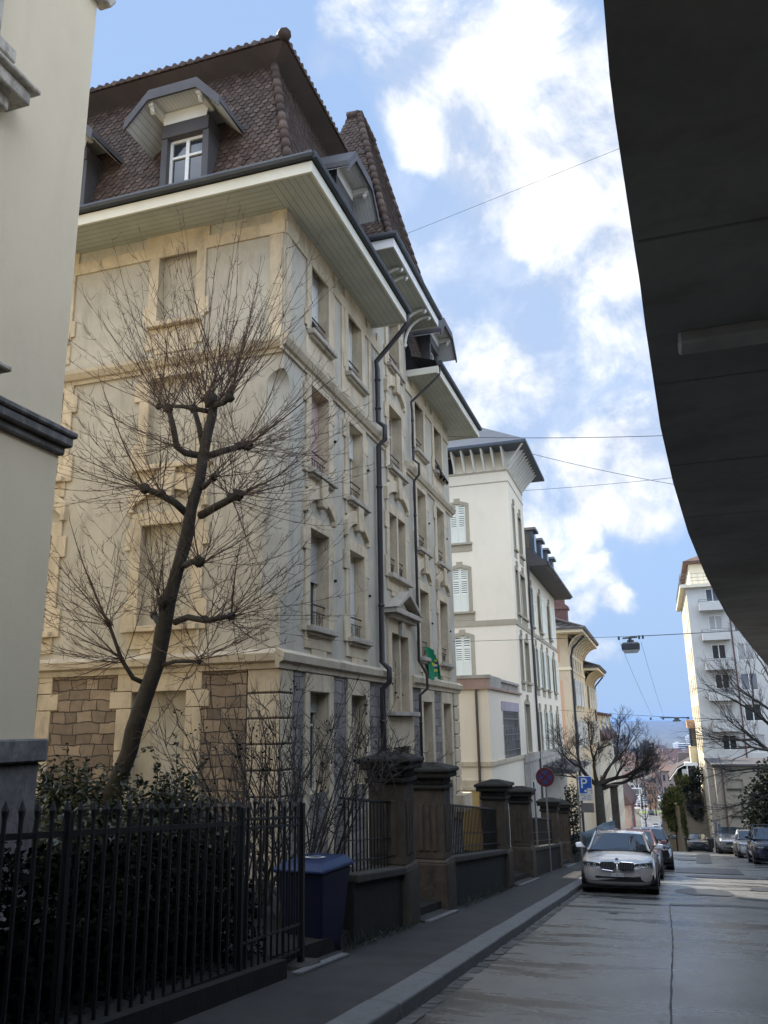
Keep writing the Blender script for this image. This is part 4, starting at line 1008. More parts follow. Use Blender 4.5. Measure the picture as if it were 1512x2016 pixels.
for k in range(4):
    y = 51.0 + k * 3.3
    d = MB(); d.box(-8.0, -6.35, y - .6, y + .6, 10.2, 11.75); o_ = d.build('dormer', M['greyroof'], tw)
    d = MB(); d.box(-8.2, -6.15, y - .75, y + .75, 11.75, 11.9); d.build('dormer_roof', M['galv'], o_)
    d = MB(); d.box(-6.349, -6.31, y - .45, y + .45, 10.45, 11.6); d.build('pane', M['glass'], o_)
    d = MB(); d.box(-7.6, -6.6, y - .63, y - .601, 10.6, 11.5); d.build('cheek_pane', M['glass'], o_)
q = MB(); q.tube([(AX + .1, 49.15, 9.3), (AX + .1, 49.15, 8.9), (AX + .1, 49.15, -5)], .07, 6); q.build('downpipe', M['pipe'], tw)
# entrance canopy at the far end of the wing
q = MB(); q.hexa([(AX, 50.5, -2.65), (-4.9, 50.5, -2.75), (-4.9, 61.5, -2.75), (AX, 61.5, -2.65), (AX, 50.5, -2.25), (-4.9, 50.5, -2.55), (-4.9, 61.5, -2.55), (AX, 61.5, -2.25)]); bevel(q.build('entrance_canopy', M['slate'], tw), .02)
# roof-terrace annexe
an = thing('terrace_annexe', 'low cream annexe with flat roof terrace and barred window beside the tower house', 'annexe', (AX, 35.1, g(35)))
AF = Face('-Y', 35.1)
w = MB(); fwall(w, FX, 35.1, TY - .02, zb, 1.5, [(38.3, 42.6, -1.4, .66)], mi=0, mr=1); fwall(w, AF, -14, AX, zb, 1.5, [], mi=0); w.face([(-14, 35.1, 1.5), (AX, 35.1, 1.5), (AX, TY - .02, 1.5), (-14, TY - .02, 1.5)], 1)
w.build('wall', [M['creamwall'], M['plinth']], an)
q = MB(); q.fbox(AF, -14, AX + .12, 1.5, 1.62, -.3, .12); q.fbox(FX, 35.06, TY - .05, 1.503, 1.617, -.3, .119); q.fbox(AF, -14, AX + .06, 1.62, 1.96, -.25, .06)
bevel(q.build('parapet', surf('pink_parapet', (.36, .25, .20), dirt=(.14, .11, .09), dirtamt=.6), an), .01)
q = MB(); q.fbox(AF, -14, AX + .1, 1.96, 2.1, -.3, .1); q.fbox(FX, 35.12, 38, 1.62, 2.09, -.25, .05)
for k in range(22): q.fbox(FX, 38.1 + k * .25, 38.22 + k * .25, 1.62, 1.95, -.16, -.06)
q.fbox(FX, 38.0, TY - .1, 1.95, 2.06, -.2, .02); q.build('balustrade', M['plinth'], an)
q = MB(); q.fbox(AF, -14, AX + .08, -1.62, -1.42, -.05, .08); q.fbox(FX, 35.06, TY - .03, -1.617, -1.424, -.04, .079)
q.fbox(AF, -14, AX + .1, -2.55, -2.4, -.05, .1); q.fbox(AF, -14, AX + .05, -2.4, -2.15, -.05, .05); bevel(q.build('string_course', M['cornice'], an), .01)
q = MB(); q.fbox(AF, -14, AX, -5, -2.6, 0, .03); q.build('ochre_plinth', surf('ochre_render', (.42, .30, .12)), an)
fr, gl, s_ = infill(FX, 38.3, 42.6, -1.4, .66, .25, ('rollG', 0)); o_ = fr.build('window', M['white'], an); gl.build('pane', plain('lit_pane', (.42, .42, .40), .2), o_)
q = MB(); q.fbox(FX, 38.0, 42.95, .66, 1.08, -.05, .04); q.build('lintel', surf('mauve_lintel', (.40, .35, .38)), o_)
q = MB()
for k in range(19): q.tube([FX(38.3 + k * .239, -1.5, .05), FX(38.3 + k * .239, .66, .05)], .02, 4)
for z in (-1.1, -.4, .3): q.tube([FX(38.2, z, .06), FX(42.7, z, .06)], .025, 4)
for k in range(6): q.tube([FX(38.6 + k * .72 + .3 * math.cos(6.283 * i / 10), -.4 + .3 * math.sin(6.283 * i / 10), .06) for i in range(11)], .018, 4)
q.build('window_bars', M['galv'], o_)
q = MB(); q.tube([AF(-7.2, 1.5, .1), AF(-7.2, 1.2, .1), AF(-7.2, -4, .1)], .06, 6); q.build('downpipe', surf('brown_pipe', (.10, .07, .05)), an)

# ------------------------------------------------------------------ the pale yellow house with coved eaves
yh = thing('coved_eave_house', 'pale yellow town house with deep curved coves under two stepped eaves', 'house', (AX, 72, g(72)))
YF = Face('-Y', 72); zb = g(101) - 1
w = MB()
yw = [(u, u + 1.1, z, z + 2.2) for z in (1.6, -1.9, -5.4) for u in (74.2, 76.6, 79.6, 82.4, 86.4, 89.4, 92.4, 95.4, 98)] + [(u, u + 1.0, 4.65, 5.7) for u in (75, 77.4, 79.8, 82.2)]
fwall(w, FX, 72, 87.4, zb, 7.4, [h for h in yw if h[1] < 87.4], mi=0, mr=0); fwall(w, FX, 87.4, 101, zb, 5.2, [h for h in yw if h[0] > 87.4 and h[3] < 5], mi=0, mr=0)
fwall(w, YF, -18, AX, zb, 7.4, [], mi=0); w.face([(AX, 101, zb), (-18, 101, zb), (-18, 101, 5.2), (AX, 101, 5.2)]); w.face([(AX, 87.4, 5.2), (-18, 87.4, 5.2), (-18, 87.4, 7.4), (AX, 87.4, 7.4)])
w.build('wall', M['yellow'], yh)
for a, e, z0, z1 in yw:
    if e < 87.4 or (a > 87.4 and z1 < 5): plainwin(yh, FX, a, e, z0, z1, False, .25 if z1 < 4.6 else None, 'greywall', 'yellow')
for (ya, ye, zt, ribs) in ((70.4, 87.2, 7.45, 8), (86.2, 97.6, 5.25, 6)):
    q = MB(); n_ = 8
    prof = [(AX + 1.35 * (1 - math.cos(k / n_ * math.pi / 2)), zt - 1.45 + 1.45 * math.sin(k / n_ * math.pi / 2)) for k in range(n_ + 1)]
    ys_ = max(ya, 72.0 if ya < 80 else 87.4)
    q.loft([[(x, y, z) for x, z in prof] for y in (ys_, ye)], caps=False, closed=False); q.build('eave_cove', M['yellow'], yh)
    q = MB()
    for k in range(ribs + 1):
        y = ys_ + (ye - ys_) * k / ribs
        q.loft([[(x + .10, y + s, z - .06) for x, z in prof] for s in (-.12, .12)] , caps=False, closed=False); q.loft([[(x, y + s, z) for x, z in prof] + [(x + .1, y + s, z - .06) for x, z in prof[::-1]] for s in (-.12, .12)])
    q.build('cove_rib', M['yellow'], yh)
    q = MB(); q.box(-12, AX + 1.4, ya, ye + .1, zt, zt + .22); q.build('eave_board', M['ivory'], yh)
    q = MB(); q.loft([[(-12.2, ya - .15, zt + .22), (AX + 1.6, ya - .15, zt + .22), (AX + 1.6, ye + .25, zt + .22), (-12.2, ye + .25, zt + .22)], [(-12.2, ya - .15, zt + .36), (AX + 1.6, ya - .15, zt + .36), (AX + 1.6, ye + .25, zt + .36), (-12.2, ye + .25, zt + .36)], [(-11, ya + 3, zt + 2.2), (-9.2, ya + 3, zt + 2.2), (-9.2, ye - 3, zt + 2.2), (-11, ye - 3, zt + 2.2)]]); q.build('roof', M['slate'], yh)
    q = MB(); k = ya
    while k < ye: q.tube([(AX + 1.62, k + .12, zt + .36), (AX - 1.2, k + .12, zt + 1.3)], .10, 5); k += .3
    q.build('eave_tiles', M['slate'], yh)
q = MB(); q.fbox(YF, -18, AX + .1, 4.45, 4.7, -.05, .1); q.fbox(FX, 72.05, 86.5, 4.45, 4.62, -.05, .1); q.build('string_course', M['ivory'], yh)
q = MB(); q.fbox(YF, -8.15, -7.35, -2, 3.6, 0, .02); q.fbox(YF, -8.0, -7.45, 5.1, 6.5, 0, .02); q.build('painted_panel', M['peach'], yh)
q = MB(); q.tube([(AX + 1.3, 72.6, 7.3), (AX + .3, 72.6, 6.3), (AX + .12, 72.6, 5.6), (AX + .12, 72.6, -12)], .1, 6); q.tube([(AX + 1.2, 97.4, 5.1), (AX + .3, 97.4, 4.1), (AX + .12, 97.5, 3.4), (AX + .12, 97.5, -14)], .09, 6); q.build('downpipe', M['pipe'], yh)
cm = MB()
cm.box(-8.6, -6.9, 75, 76.3, 8.0, 10.4); cm.box(-8.75, -6.75, 74.9, 76.4, 10.0, 10.25); cm.box(-8.4, -7.1, 75.1, 76.2, 10.4, 12.0); cm.box(-8.5, -7.0, 75.0, 76.3, 11.2, 11.4)
for k in range(8):
    s0, s1 = k / 8 * math.pi, (k + 1) / 8 * math.pi
    cm.hexa([(-7.75 - .6 * math.cos(s0), 75.1, 12 + .0), (-7.75 - .6 * math.cos(s1), 75.1, 12), (-7.75 - .6 * math.cos(s1), 76.2, 12), (-7.75 - .6 * math.cos(s0), 76.2, 12), (-7.75 - .6 * math.cos(s0), 75.1, 12 + .6 * math.sin(s0)), (-7.75 - .6 * math.cos(s1), 75.1, 12 + .6 * math.sin(s1)), (-7.75 - .6 * math.cos(s1), 76.2, 12 + .6 * math.sin(s1)), (-7.75 - .6 * math.cos(s0), 76.2, 12 + .6 * math.sin(s0))])
cm.build('chimney', M['brick'], yh)

# ------------------------------------------------------------------ further houses down the row
def rowhouse(name, label, y0, y1, zt, wallm, roofm, dorm, xf=AX, cove=False, win=(.9, 1.9)):
    h = thing(name, label, 'house', (xf, y0, g(y0))); Fx = Face('+X', xf); zb = g(y1) - 1
    w = MB(); hs = []
    z = zt - 2.6
    while z > g(y0) + .8:
        u = y0 + 1.4
        while u < y1 - 2: hs.append((u, u + win[0], z, z + win[1])); u += 2.9
        z -= 3.3
    fwall(w, Fx, y0, y1, zb, zt, hs, depth=.2); w.face([(xf, y0, zb), (xf - 10, y0, zb), (xf - 10, y0, zt), (xf, y0, zt)]); w.face([(xf, y1, zb), (xf - 10, y1, zb), (xf - 10, y1, zt), (xf, y1, zt)])
    w.build('wall', M[wallm], h)
    for a, e, z0, z1 in hs:
        q = MB(); q.fbox(Fx, a, e, z0, z1, -.2, -.17); o_ = q.build('window', M['glass'], h)
        q = MB(); q.fbox(Fx, a - .15, e + .15, z0 - .12, z0, -.1, .1); q.build('sill', M['ivory'], o_)
    q = MB(); q.loft([[(xf - 10.5, y0 - .5, zt), (xf + .8, y0 - .5, zt), (xf + .8, y1 + .5, zt), (xf - 10.5, y1 + .5, zt)], [(xf - 10.5, y0 - .5, zt + .25), (xf + .8, y0 - .5, zt + .25), (xf + .8, y1 + .5, zt + .25), (xf - 10.5, y1 + .5, zt + .25)], [(xf - 9, y0 + .6, zt + 3.6), (xf - 1.4, y0 + .6, zt + 3.6), (xf - 1.4, y1 - .6, zt + 3.6), (xf - 9, y1 - .6, zt + 3.6)]]); q.build('roof', M[roofm], h)
    for k in range(dorm):
        y = y0 + 2.2 + k * (y1 - y0 - 3) / max(1, dorm)
        q = MB(); q.box(xf - 2, xf + .2, y, y + 1.8, zt + .6, zt + 2.9); o_ = q.build('dormer', M['ivory'], h)
        q = MB(); q.box(xf - 2.2, xf + .5, y - .3, y + 2.1, zt + 2.9, zt + 3.2); q.build('dormer_roof', M[roofm], o_)
        q = MB(); q.box(xf + .2, xf + .24, y + .4, y + 1.4, zt + .9, zt + 2.6); q.build('pane', M['glass'], o_)
    return h
rowhouse('town_house', 'town house with red brown mansard and small attic dormers next to the yellow house', 101.6, 131, -1.9, 'yellow', 'redroof', 3)
rowhouse('town_house', 'narrow ochre town house with flared eave below the red brown mansard', 132, 150, -4.4, 'yellow', 'slate', 0)
rowhouse('town_house', 'pale pink town house low down where the street bends', 160, 178, -14, 'peach', 'redroof', 0)
gr = rowhouse('town_house', 'last house of the row with a bright red painted strip down its corner', 180, 196, -15.5, 'pink', 'redroof', 0)
q = MB(); q.fbox(FX, 184, 189, g(190), -15.6, .0, .06); q.build('red_strip', M['redbanner'], gr)

# ------------------------------------------------------------------ tall block on the right
BX = 3.52; bl = thing('apartment_block', 'tall apartment block, shaded grey and sunlit ivory, with stacked balconies and set back roof storey', 'apartment block', (BX, 80, g(80)))
BF = Face('-Y', 80); SF = Face('-X', BX); zb = g(100) - 1; zt = 11.9
floors = [9.3, 6.72, 4.12, 1.5, -1.1, -3.7, -6.2]
w = MB(); hs = []
for i, z in enumerate(floors):
    hs.append((5.12, 6.3, z - 1.3, z)) if i < 6 else None
    hs.append((7.2, 8.6, z - 1.5, z))
hs.append((5.14, 6.3, 10.55, 11.75)); hs.append((7.2, 8.6, 10.4, 11.7))
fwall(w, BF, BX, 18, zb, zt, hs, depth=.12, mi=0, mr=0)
ss = []
for z in [11.2] + floors + [-8.8]:
    for u in (81.0, 82.3, 85.0, 86.3, 89, 90.3, 93.2, 94.5): ss.append((u, u + .9, z - 1.5, z))
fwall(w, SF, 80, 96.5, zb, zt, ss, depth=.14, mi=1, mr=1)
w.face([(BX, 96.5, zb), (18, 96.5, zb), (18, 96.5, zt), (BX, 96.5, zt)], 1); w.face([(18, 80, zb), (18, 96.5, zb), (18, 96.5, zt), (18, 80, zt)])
w.build('wall', [M['greywall'], M['ivory']], bl)  # light put into the wall colours: grey on the shaded face, ivory on the sunlit
for i, (a, e, z0, z1) in enumerate(hs):
    q = MB(); q.fbox(BF, a, e, z0, z1, -.12, -.09); o_ = q.build('window', M['glass' if i % 3 else 'rollG'], bl)
    q = MB()
    for u0, u1, c0, c1 in ((a, a + .07, z0, z1), (e - .07, e, z0, z1), (a + .07, e - .07, z1 - .08, z1), (a + .07, e - .07, z0, z0 + .07), ((a + e) / 2 - .04, (a + e) / 2 + .04, z0 + .07, z1 - .08)): q.fbox(BF, u0, u1, c0, c1, -.09, -.05)
    q.build('frame', M['white'], o_)
for a, e, z0, z1 in ss:
    q = MB(); q.fbox(SF, a, e, z0, z1, -.14, -.11); o_ = q.build('window', M['tan' if (int(a * 7 + z0 * 3) % 3) else 'glass'], bl)
for z in (10.3, 7.65, 5.05, 2.4, -.2):
    q = MB()
    q.fbox(BF, 4.43, 6.75, z - .62, z - .52, 0, 1.0); q.fbox(BF, 4.43, 6.75, z - .52, z + .06, .93, 1.0); q.fbox(BF, 4.43, 4.5, z - .52, z + .06, 0, .93); q.fbox(BF, 6.68, 6.75, z - .52, z + .06, 0, .93)
    o_ = q.build('balcony', M['greywall'], bl)
    q = MB()
    for zz in (.2, .36): q.tube([BF(4.46, z + zz, .02), BF(4.46, z + zz, .97), BF(6.72, z + zz, .97), BF(6.72, z + zz, .02)], .02, 4)
    for u in (4.46, 5.2, 5.95, 6.72): q.tube([BF(u, z + .05, .97), BF(u, z + .36, .97)], .018, 4)
    q.build('balcony_rail', M['galv'], o_)
q = MB(); q.box(BX - .5, 18, 79.5, 97, zt, zt + .28); q.build('eave_slab', M['ivory'], bl)
q = MB(); q.box(BX + .6, 18, 83.5, 95, zt + .28, 14.7); q.build('roof_storey', M['ivory'], bl)
q = MB(); q.loft([[(BX + .1, 82.9, 14.7), (18, 82.9, 14.7), (18, 95.6, 14.7), (BX + .1, 95.6, 14.7)], [(BX + .1, 82.9, 14.95), (18, 82.9, 14.95), (18, 95.6, 14.95), (BX + .1, 95.6, 14.95)], [(8, 87, 17), (16, 87, 17), (16, 92, 17), (8, 92, 17)]]); q.build('roof', M['redroof'], bl)
q = MB(); pts = [(BX - .4, 96, 0), (BX - .4, 79.6, 0), (12, 79.6, 0)]
for zz in (12.5, 12.8, 13.15): q.tube([V(p) + V((0, 0, zz)) for p in pts], .025, 4)
for k in range(34): q.tube([(BX - .4, 79.6 + k * .5, 12.18), (BX - .4, 79.6 + k * .5, 13.15)], .014, 4)
for k in range(18): q.tube([(BX - .4 + k * .5, 79.6, 12.18), (BX - .4 + k * .5, 79.6, 13.15)], .014, 4)
q.build('terrace_rail', M['galv'], bl)
q = MB(); q.fbox(SF, 93.5, 97.0, -.6, .25, 0, .75); q.build('bay_canopy', M['peach'], bl); q = MB(); q.fbox(SF, 93.8, 96.8, -2.4, -.6, 0, .6); q.build('bay_window', M['glass'], bl); q = MB(); q.fbox(SF, 93.6, 97.0, -4.0, -2.4, 0, .72); q.build('bay_apron', M['ivory'], bl)
q = MB(); q.tube([BF(6.95, zt, .06), BF(6.95, -12, .06)], .06, 5); q.build('downpipe', M['brick'], bl)
# sprayed tags near the ground on the side wall facing the street
def text(name, body, size, m, parent, loc, rot, ext=.004, align='CENTER'):
    cu = bpy.data.curves.new(name, 'FONT'); cu.body = body; cu.size = size; cu.extrude = ext; cu.align_x = align; cu.align_y = 'CENTER'; cu.materials.append(M[m])
    tmp = bpy.data.objects.new(name, cu); C.objects.link(tmp); bpy.context.view_layer.update()
    me = bpy.data.meshes.new_from_object(tmp.evaluated_get(bpy.context.evaluated_depsgraph_get())); bpy.data.objects.remove(tmp); bpy.data.curves.remove(cu)
    ob = bpy.data.objects.new(name, me); C.objects.link(ob)
    if parent is not None: ob.parent = parent; ob.location = V(loc) - ORG.get(parent, V((0, 0, 0)))
    else: ob.location = loc
    ob.rotation_euler = rot; return ob
text('graffiti', '30', .95, 'ink', bl, tuple(at(1409, 1611, y=79.985)), (rad(90), 0, rad(8)), .003)
text('graffiti', 'IN', .55, 'ink', bl, tuple(at(1413, 1622, y=79.985)), (rad(90), 0, 0), .003)

# ------------------------------------------------------------------ low flat-roofed garage, hedge bushes
ga = thing('garage', 'low beige flat roofed garage with two narrow windows in front of the tall block', 'garage', (3.25, 62, g(62)))
GF = Face('-Y', 62); w = MB()
fwall(w, GF, 3.25, 11, g(66) - 1, -2.9, [(4.0, 4.95, -4.3, -3.72), (4.05, 4.95, -6.0, -5.72), (6.0, 7.0, -4.3, -3.72)], depth=.12); w.face([(3.25, 62, g(66) - 1), (3.25, 72, g(66) - 1), (3.25, 72, -2.9), (3.25, 62, -2.9)])
w.build('wall', M['beige'], ga)
q = MB(); q.box(3.1, 11, 61.8, 72, -2.9, -2.74); bevel(q.build('flat_roof', M['slate'], ga), .02)
for a, e, z0, z1 in ((4.0, 4.95, -4.3, -3.72), (4.05, 4.95, -6.0, -5.72), (6.0, 7.0, -4.3, -3.72)):
    q = MB(); q.fbox(GF, a, e, z0, z1, -.12, -.09); o_ = q.build('window', M['beige'], ga); q = MB(); q.fbox(GF, a - .1, e + .1, z0 - .09, z0, -.05, .08); q.build('sill', M['coping'], o_)
q = MB(); q.tube([GF(3.72, -2.9, .06), GF(3.72, -9, .06)], .05, 5); q.build('downpipe', M['brick'], ga)

def leaves(mb, c, rad3, n, l=.07, w_=.022, seed=1, hollow=.35, keep=None):
    r = random.Random(seed); c = V(c)
    for _ in range(n):
        d = V((r.gauss(0, 1), r.gauss(0, 1), r.gauss(0, 1))).normalized() * (r.uniform(hollow, 1) ** .6)
        d += V((mn.noise(d * 2.3 + V((seed, 0, 0))), mn.noise(d * 2.3 + V((0, seed, 0))), mn.noise(d * 2.3 + V((0, 0, seed))))) * .35
        p = c + V((d.x * rad3[0], d.y * rad3[1], d.z * rad3[2]))
        if keep and not keep(p): continue
        v = V((r.gauss(0, 1), r.gauss(0, 1), r.gauss(0, .7))); up = V((r.gauss(0, 1), r.gauss(0, 1), r.gauss(0, 1)))
        k = r.uniform(.7, 1.3); mb.leaf(p, v, up, l * k, w_ * k)
def bush(name, label, blobs, m, cat='bush', l=.07, w_=.022, stems=None, seed=1, kind=None, group=None):
    c = blobs[0][0]; o_ = thing(name, label, cat, (c[0], c[1], g(c[1])), group); q = MB()
    for i, (c, r3, n) in enumerate(blobs): leaves(q, c, r3, n, l, w_, seed + i)
    q.build('foliage', M[m], o_)
    if stems:
        s = MB()
        for a, e, r_ in stems:
            a, e = V(a), V(e); mid_ = a.lerp(e, .5) + V((.08, .05, .05)); s.tube([a, mid_, e], [r_, r_ * .8, r_ * .4], 5)
        s.build('stem', M['twigdark'], o_)
    return o_
x0 = 55
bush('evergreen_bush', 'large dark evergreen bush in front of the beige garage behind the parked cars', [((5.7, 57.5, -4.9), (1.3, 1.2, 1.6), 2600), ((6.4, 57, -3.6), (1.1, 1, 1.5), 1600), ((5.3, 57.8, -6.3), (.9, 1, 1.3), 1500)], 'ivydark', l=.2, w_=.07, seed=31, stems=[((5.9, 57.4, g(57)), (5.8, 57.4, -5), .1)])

# clipped sunny shrub, ivy and the wall it grows on, beyond the brow of the street
rw = thing('garden_wall', 'pale retaining wall below the ivy beside the lower street', 'wall', (1.8, 87, g(87)))
q = MB(); q.hexa([(-.6, 96, g(96) - 1), (-.2, 96, g(96) - 1), (1.45, 86.5, g(86) - 1), (1.05, 86.5, g(86) - 1), (-.6, 96, -8.6), (-.2, 96, -8.6), (1.45, 86.5, -7.4), (1.05, 86.5, -7.4)])
q.box(1.45, 3.5, 86.5, 86.9, g(86) - 1, -6.4); q.build('wall', M['beige'], rw)
q = MB(); q.hexa([(-.7, 96, -8.6), (-.1, 96, -8.6), (1.55, 86.4, -7.4), (.95, 86.4, -7.4), (-.7, 96, -8.45), (-.1, 96, -8.45), (1.55, 86.4, -7.25), (.95, 86.4, -7.25)]); q.build('coping', M['ivory'], rw)
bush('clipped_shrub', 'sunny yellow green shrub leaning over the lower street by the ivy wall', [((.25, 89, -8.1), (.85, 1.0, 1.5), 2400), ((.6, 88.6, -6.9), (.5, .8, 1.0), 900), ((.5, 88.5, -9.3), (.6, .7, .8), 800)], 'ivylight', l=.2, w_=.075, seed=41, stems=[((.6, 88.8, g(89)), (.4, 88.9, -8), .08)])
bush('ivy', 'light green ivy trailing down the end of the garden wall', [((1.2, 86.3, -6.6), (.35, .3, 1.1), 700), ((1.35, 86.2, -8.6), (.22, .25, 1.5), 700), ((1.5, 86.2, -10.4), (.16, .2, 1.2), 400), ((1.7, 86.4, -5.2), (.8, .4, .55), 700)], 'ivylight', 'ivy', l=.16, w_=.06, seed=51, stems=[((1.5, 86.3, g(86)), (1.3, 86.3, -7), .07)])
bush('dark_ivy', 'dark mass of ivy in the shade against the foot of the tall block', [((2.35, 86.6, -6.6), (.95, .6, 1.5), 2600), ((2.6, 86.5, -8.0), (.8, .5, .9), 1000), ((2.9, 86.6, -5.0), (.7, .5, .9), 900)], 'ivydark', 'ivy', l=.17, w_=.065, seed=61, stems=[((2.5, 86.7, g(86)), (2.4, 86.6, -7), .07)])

# ------------------------------------------------------------------ pillars, railings, low walls along the pavement
PX = -3.85
def pillar(y0, label, w_=.62, h=2.62, seed=0):
    x1, x0, y1 = PX, PX - w_, y0 + w_; zb = g(y0 + .3)
    o_ = thing('gate_pillar', label, 'gate pillar', (x0 + w_ / 2, y0 + w_ / 2, zb), 'stone gate pillars along the pavement')
    q = MB(); zp = zb + .95
    q.box(x0 - .03, x1 + .03, y0 - .03, y1 + .03, zb - .5, zp)
    q.loft([[(x0 - .03, y0 - .03, zp), (x1 + .03, y0 - .03, zp), (x1 + .03, y1 + .03, zp), (x0 - .03, y1 + .03, zp)], [(x0 + .02, y0 + .02, zp + .06), (x1 - .02, y0 + .02, zp + .06), (x1 - .02, y1 - .02, zp + .06), (x0 + .02, y1 - .02, zp + .06)]])
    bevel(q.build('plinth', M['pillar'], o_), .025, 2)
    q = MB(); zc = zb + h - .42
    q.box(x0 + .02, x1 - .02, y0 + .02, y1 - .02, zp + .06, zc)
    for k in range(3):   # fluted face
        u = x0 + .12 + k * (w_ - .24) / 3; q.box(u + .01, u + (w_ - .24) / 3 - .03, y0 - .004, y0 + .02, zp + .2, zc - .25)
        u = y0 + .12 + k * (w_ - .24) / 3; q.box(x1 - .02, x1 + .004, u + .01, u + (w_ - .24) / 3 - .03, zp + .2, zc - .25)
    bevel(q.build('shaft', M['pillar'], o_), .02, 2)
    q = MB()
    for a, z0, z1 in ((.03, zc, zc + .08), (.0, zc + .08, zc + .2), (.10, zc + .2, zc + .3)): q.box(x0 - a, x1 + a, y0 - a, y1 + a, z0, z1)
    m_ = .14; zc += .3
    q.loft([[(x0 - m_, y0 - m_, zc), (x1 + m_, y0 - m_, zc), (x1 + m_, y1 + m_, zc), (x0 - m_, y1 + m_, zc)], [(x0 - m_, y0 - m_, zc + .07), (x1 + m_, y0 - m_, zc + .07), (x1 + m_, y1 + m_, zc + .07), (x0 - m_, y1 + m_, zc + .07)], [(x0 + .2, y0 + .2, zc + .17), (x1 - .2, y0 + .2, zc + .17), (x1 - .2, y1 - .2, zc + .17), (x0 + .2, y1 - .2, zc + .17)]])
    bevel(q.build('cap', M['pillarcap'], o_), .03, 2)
    return o_
pillar(12.9, 'tallest looking mossy gate pillar with branches hanging over its cap, nearest of the row')
pillar(15.38, 'broad mossy gate pillar second nearest, lit brown on its plinth')
pillar(21.7, 'mossy gate pillar where the first barred low wall ends, third from the near end')
pillar(25.65, 'fluted gate pillar beyond the second gateway, left of the round sign')
pillar(32.4, 'small looking pillar with flat mossy cap below the round no stopping sign', h=2.5)
pillar(36.2, 'furthest gate pillar, green with ivy beside the blue parking sign', h=2.5)
def lowwall(y0, y1, label, dx=0, hgt=.9, bars=True, seed=1, tips=True, top_rail=1.05):
    o_ = thing('barred_wall', label, 'low wall', (PX - .25, (y0 + y1) / 2, g((y0 + y1) / 2)), 'low walls with iron bars along the pavement')
    x0, x1 = PX - .42, PX - .06
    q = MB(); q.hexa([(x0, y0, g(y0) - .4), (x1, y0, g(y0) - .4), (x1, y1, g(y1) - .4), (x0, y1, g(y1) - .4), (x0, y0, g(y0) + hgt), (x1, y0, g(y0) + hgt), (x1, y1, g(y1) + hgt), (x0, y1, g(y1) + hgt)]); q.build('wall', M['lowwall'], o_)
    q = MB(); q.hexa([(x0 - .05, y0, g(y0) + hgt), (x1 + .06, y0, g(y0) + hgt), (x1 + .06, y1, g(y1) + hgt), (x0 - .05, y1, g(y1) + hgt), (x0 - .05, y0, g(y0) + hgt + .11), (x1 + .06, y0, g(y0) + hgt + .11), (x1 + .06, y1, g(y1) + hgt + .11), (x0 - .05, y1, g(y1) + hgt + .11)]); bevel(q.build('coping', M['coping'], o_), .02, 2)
    if bars:
        q = MB(); n = int((y1 - y0) / .145); xx = (x0 + x1) / 2; b0 = hgt + .11
        for k in range(1, n):
            y = y0 + (y1 - y0) * k / n; q.tube([(xx, y, g(y) + b0), (xx, y, g(y) + b0 + top_rail)], .013, 5)
        for zz, r_ in ((.14, .014), (.40, .010), (top_rail - .02, .02)): q.tube([(xx, y0, g(y0) + b0 + zz), (xx, y1, g(y1) + b0 + zz)], r_, 5)
        q.build('railing', M['iron'], o_)
    return o_
lowwall(16.02, 21.68, 'mossy low wall with pale upright bars between the second and third pillars', top_rail=.95)
lowwall(26.3, 32.38, 'short mossy wall with a lit coping between the fourth and fifth pillars', hgt=.85, top_rail=.85)
lowwall(10.75, 12.88, 'dark low wall with iron railing between the blue bin and nearest pillar', hgt=.85, top_rail=.95)
# thresholds and ramps in the gateways
for ya, ye, lab in ((8.45, 9.85, 'worn stone threshold edge gleaming in front of the blue bin'), (13.5, 15.4, 'worn stone threshold of the gateway between the two nearest pillars'), (22.35, 25.6, 'worn stone threshold of the gateway between third and fourth pillars'), (33.1, 36.1, 'worn stone threshold of the gateway between the two furthest pillars')):
    q = MB(); q.hexa([(PX + .10, ya, g(ya) + .06), (PX + .2, ya, g(ya) + .06), (PX + .2, ye, g(ye) + .06), (PX + .10, ye, g(ye) + .06), (PX + .10, ya, g(ya) + .17), (PX + .2, ya, g(ya) + .17), (PX + .2, ye, g(ye) + .17), (PX + .10, ye, g(ye) + .17)])
    tag(bevel(q.build('threshold', M['kerb']), .012), lab, 'threshold', 'gateway thresholds')
for ya, ye in ((13.55, 15.35), (22.36, 25.6), (33.1, 36.1)):
    q = MB(); q.hexa([(PX - 1.6, ya, g(ya) + .1), (PX + .1, ya, g(ya) + .1), (PX + .1, ye, g(ye) + .1), (PX - 1.6, ye, g(ye) + .1), (PX - 1.6, ya, g(ya) + .42), (PX + .1, ya, g(ya) + .15), (PX + .1, ye, g(ye) + .15), (PX - 1.6, ye, g(ye) + .42)])
    tag(q.build('gateway_path', M['sidewalk']), kind='structure')

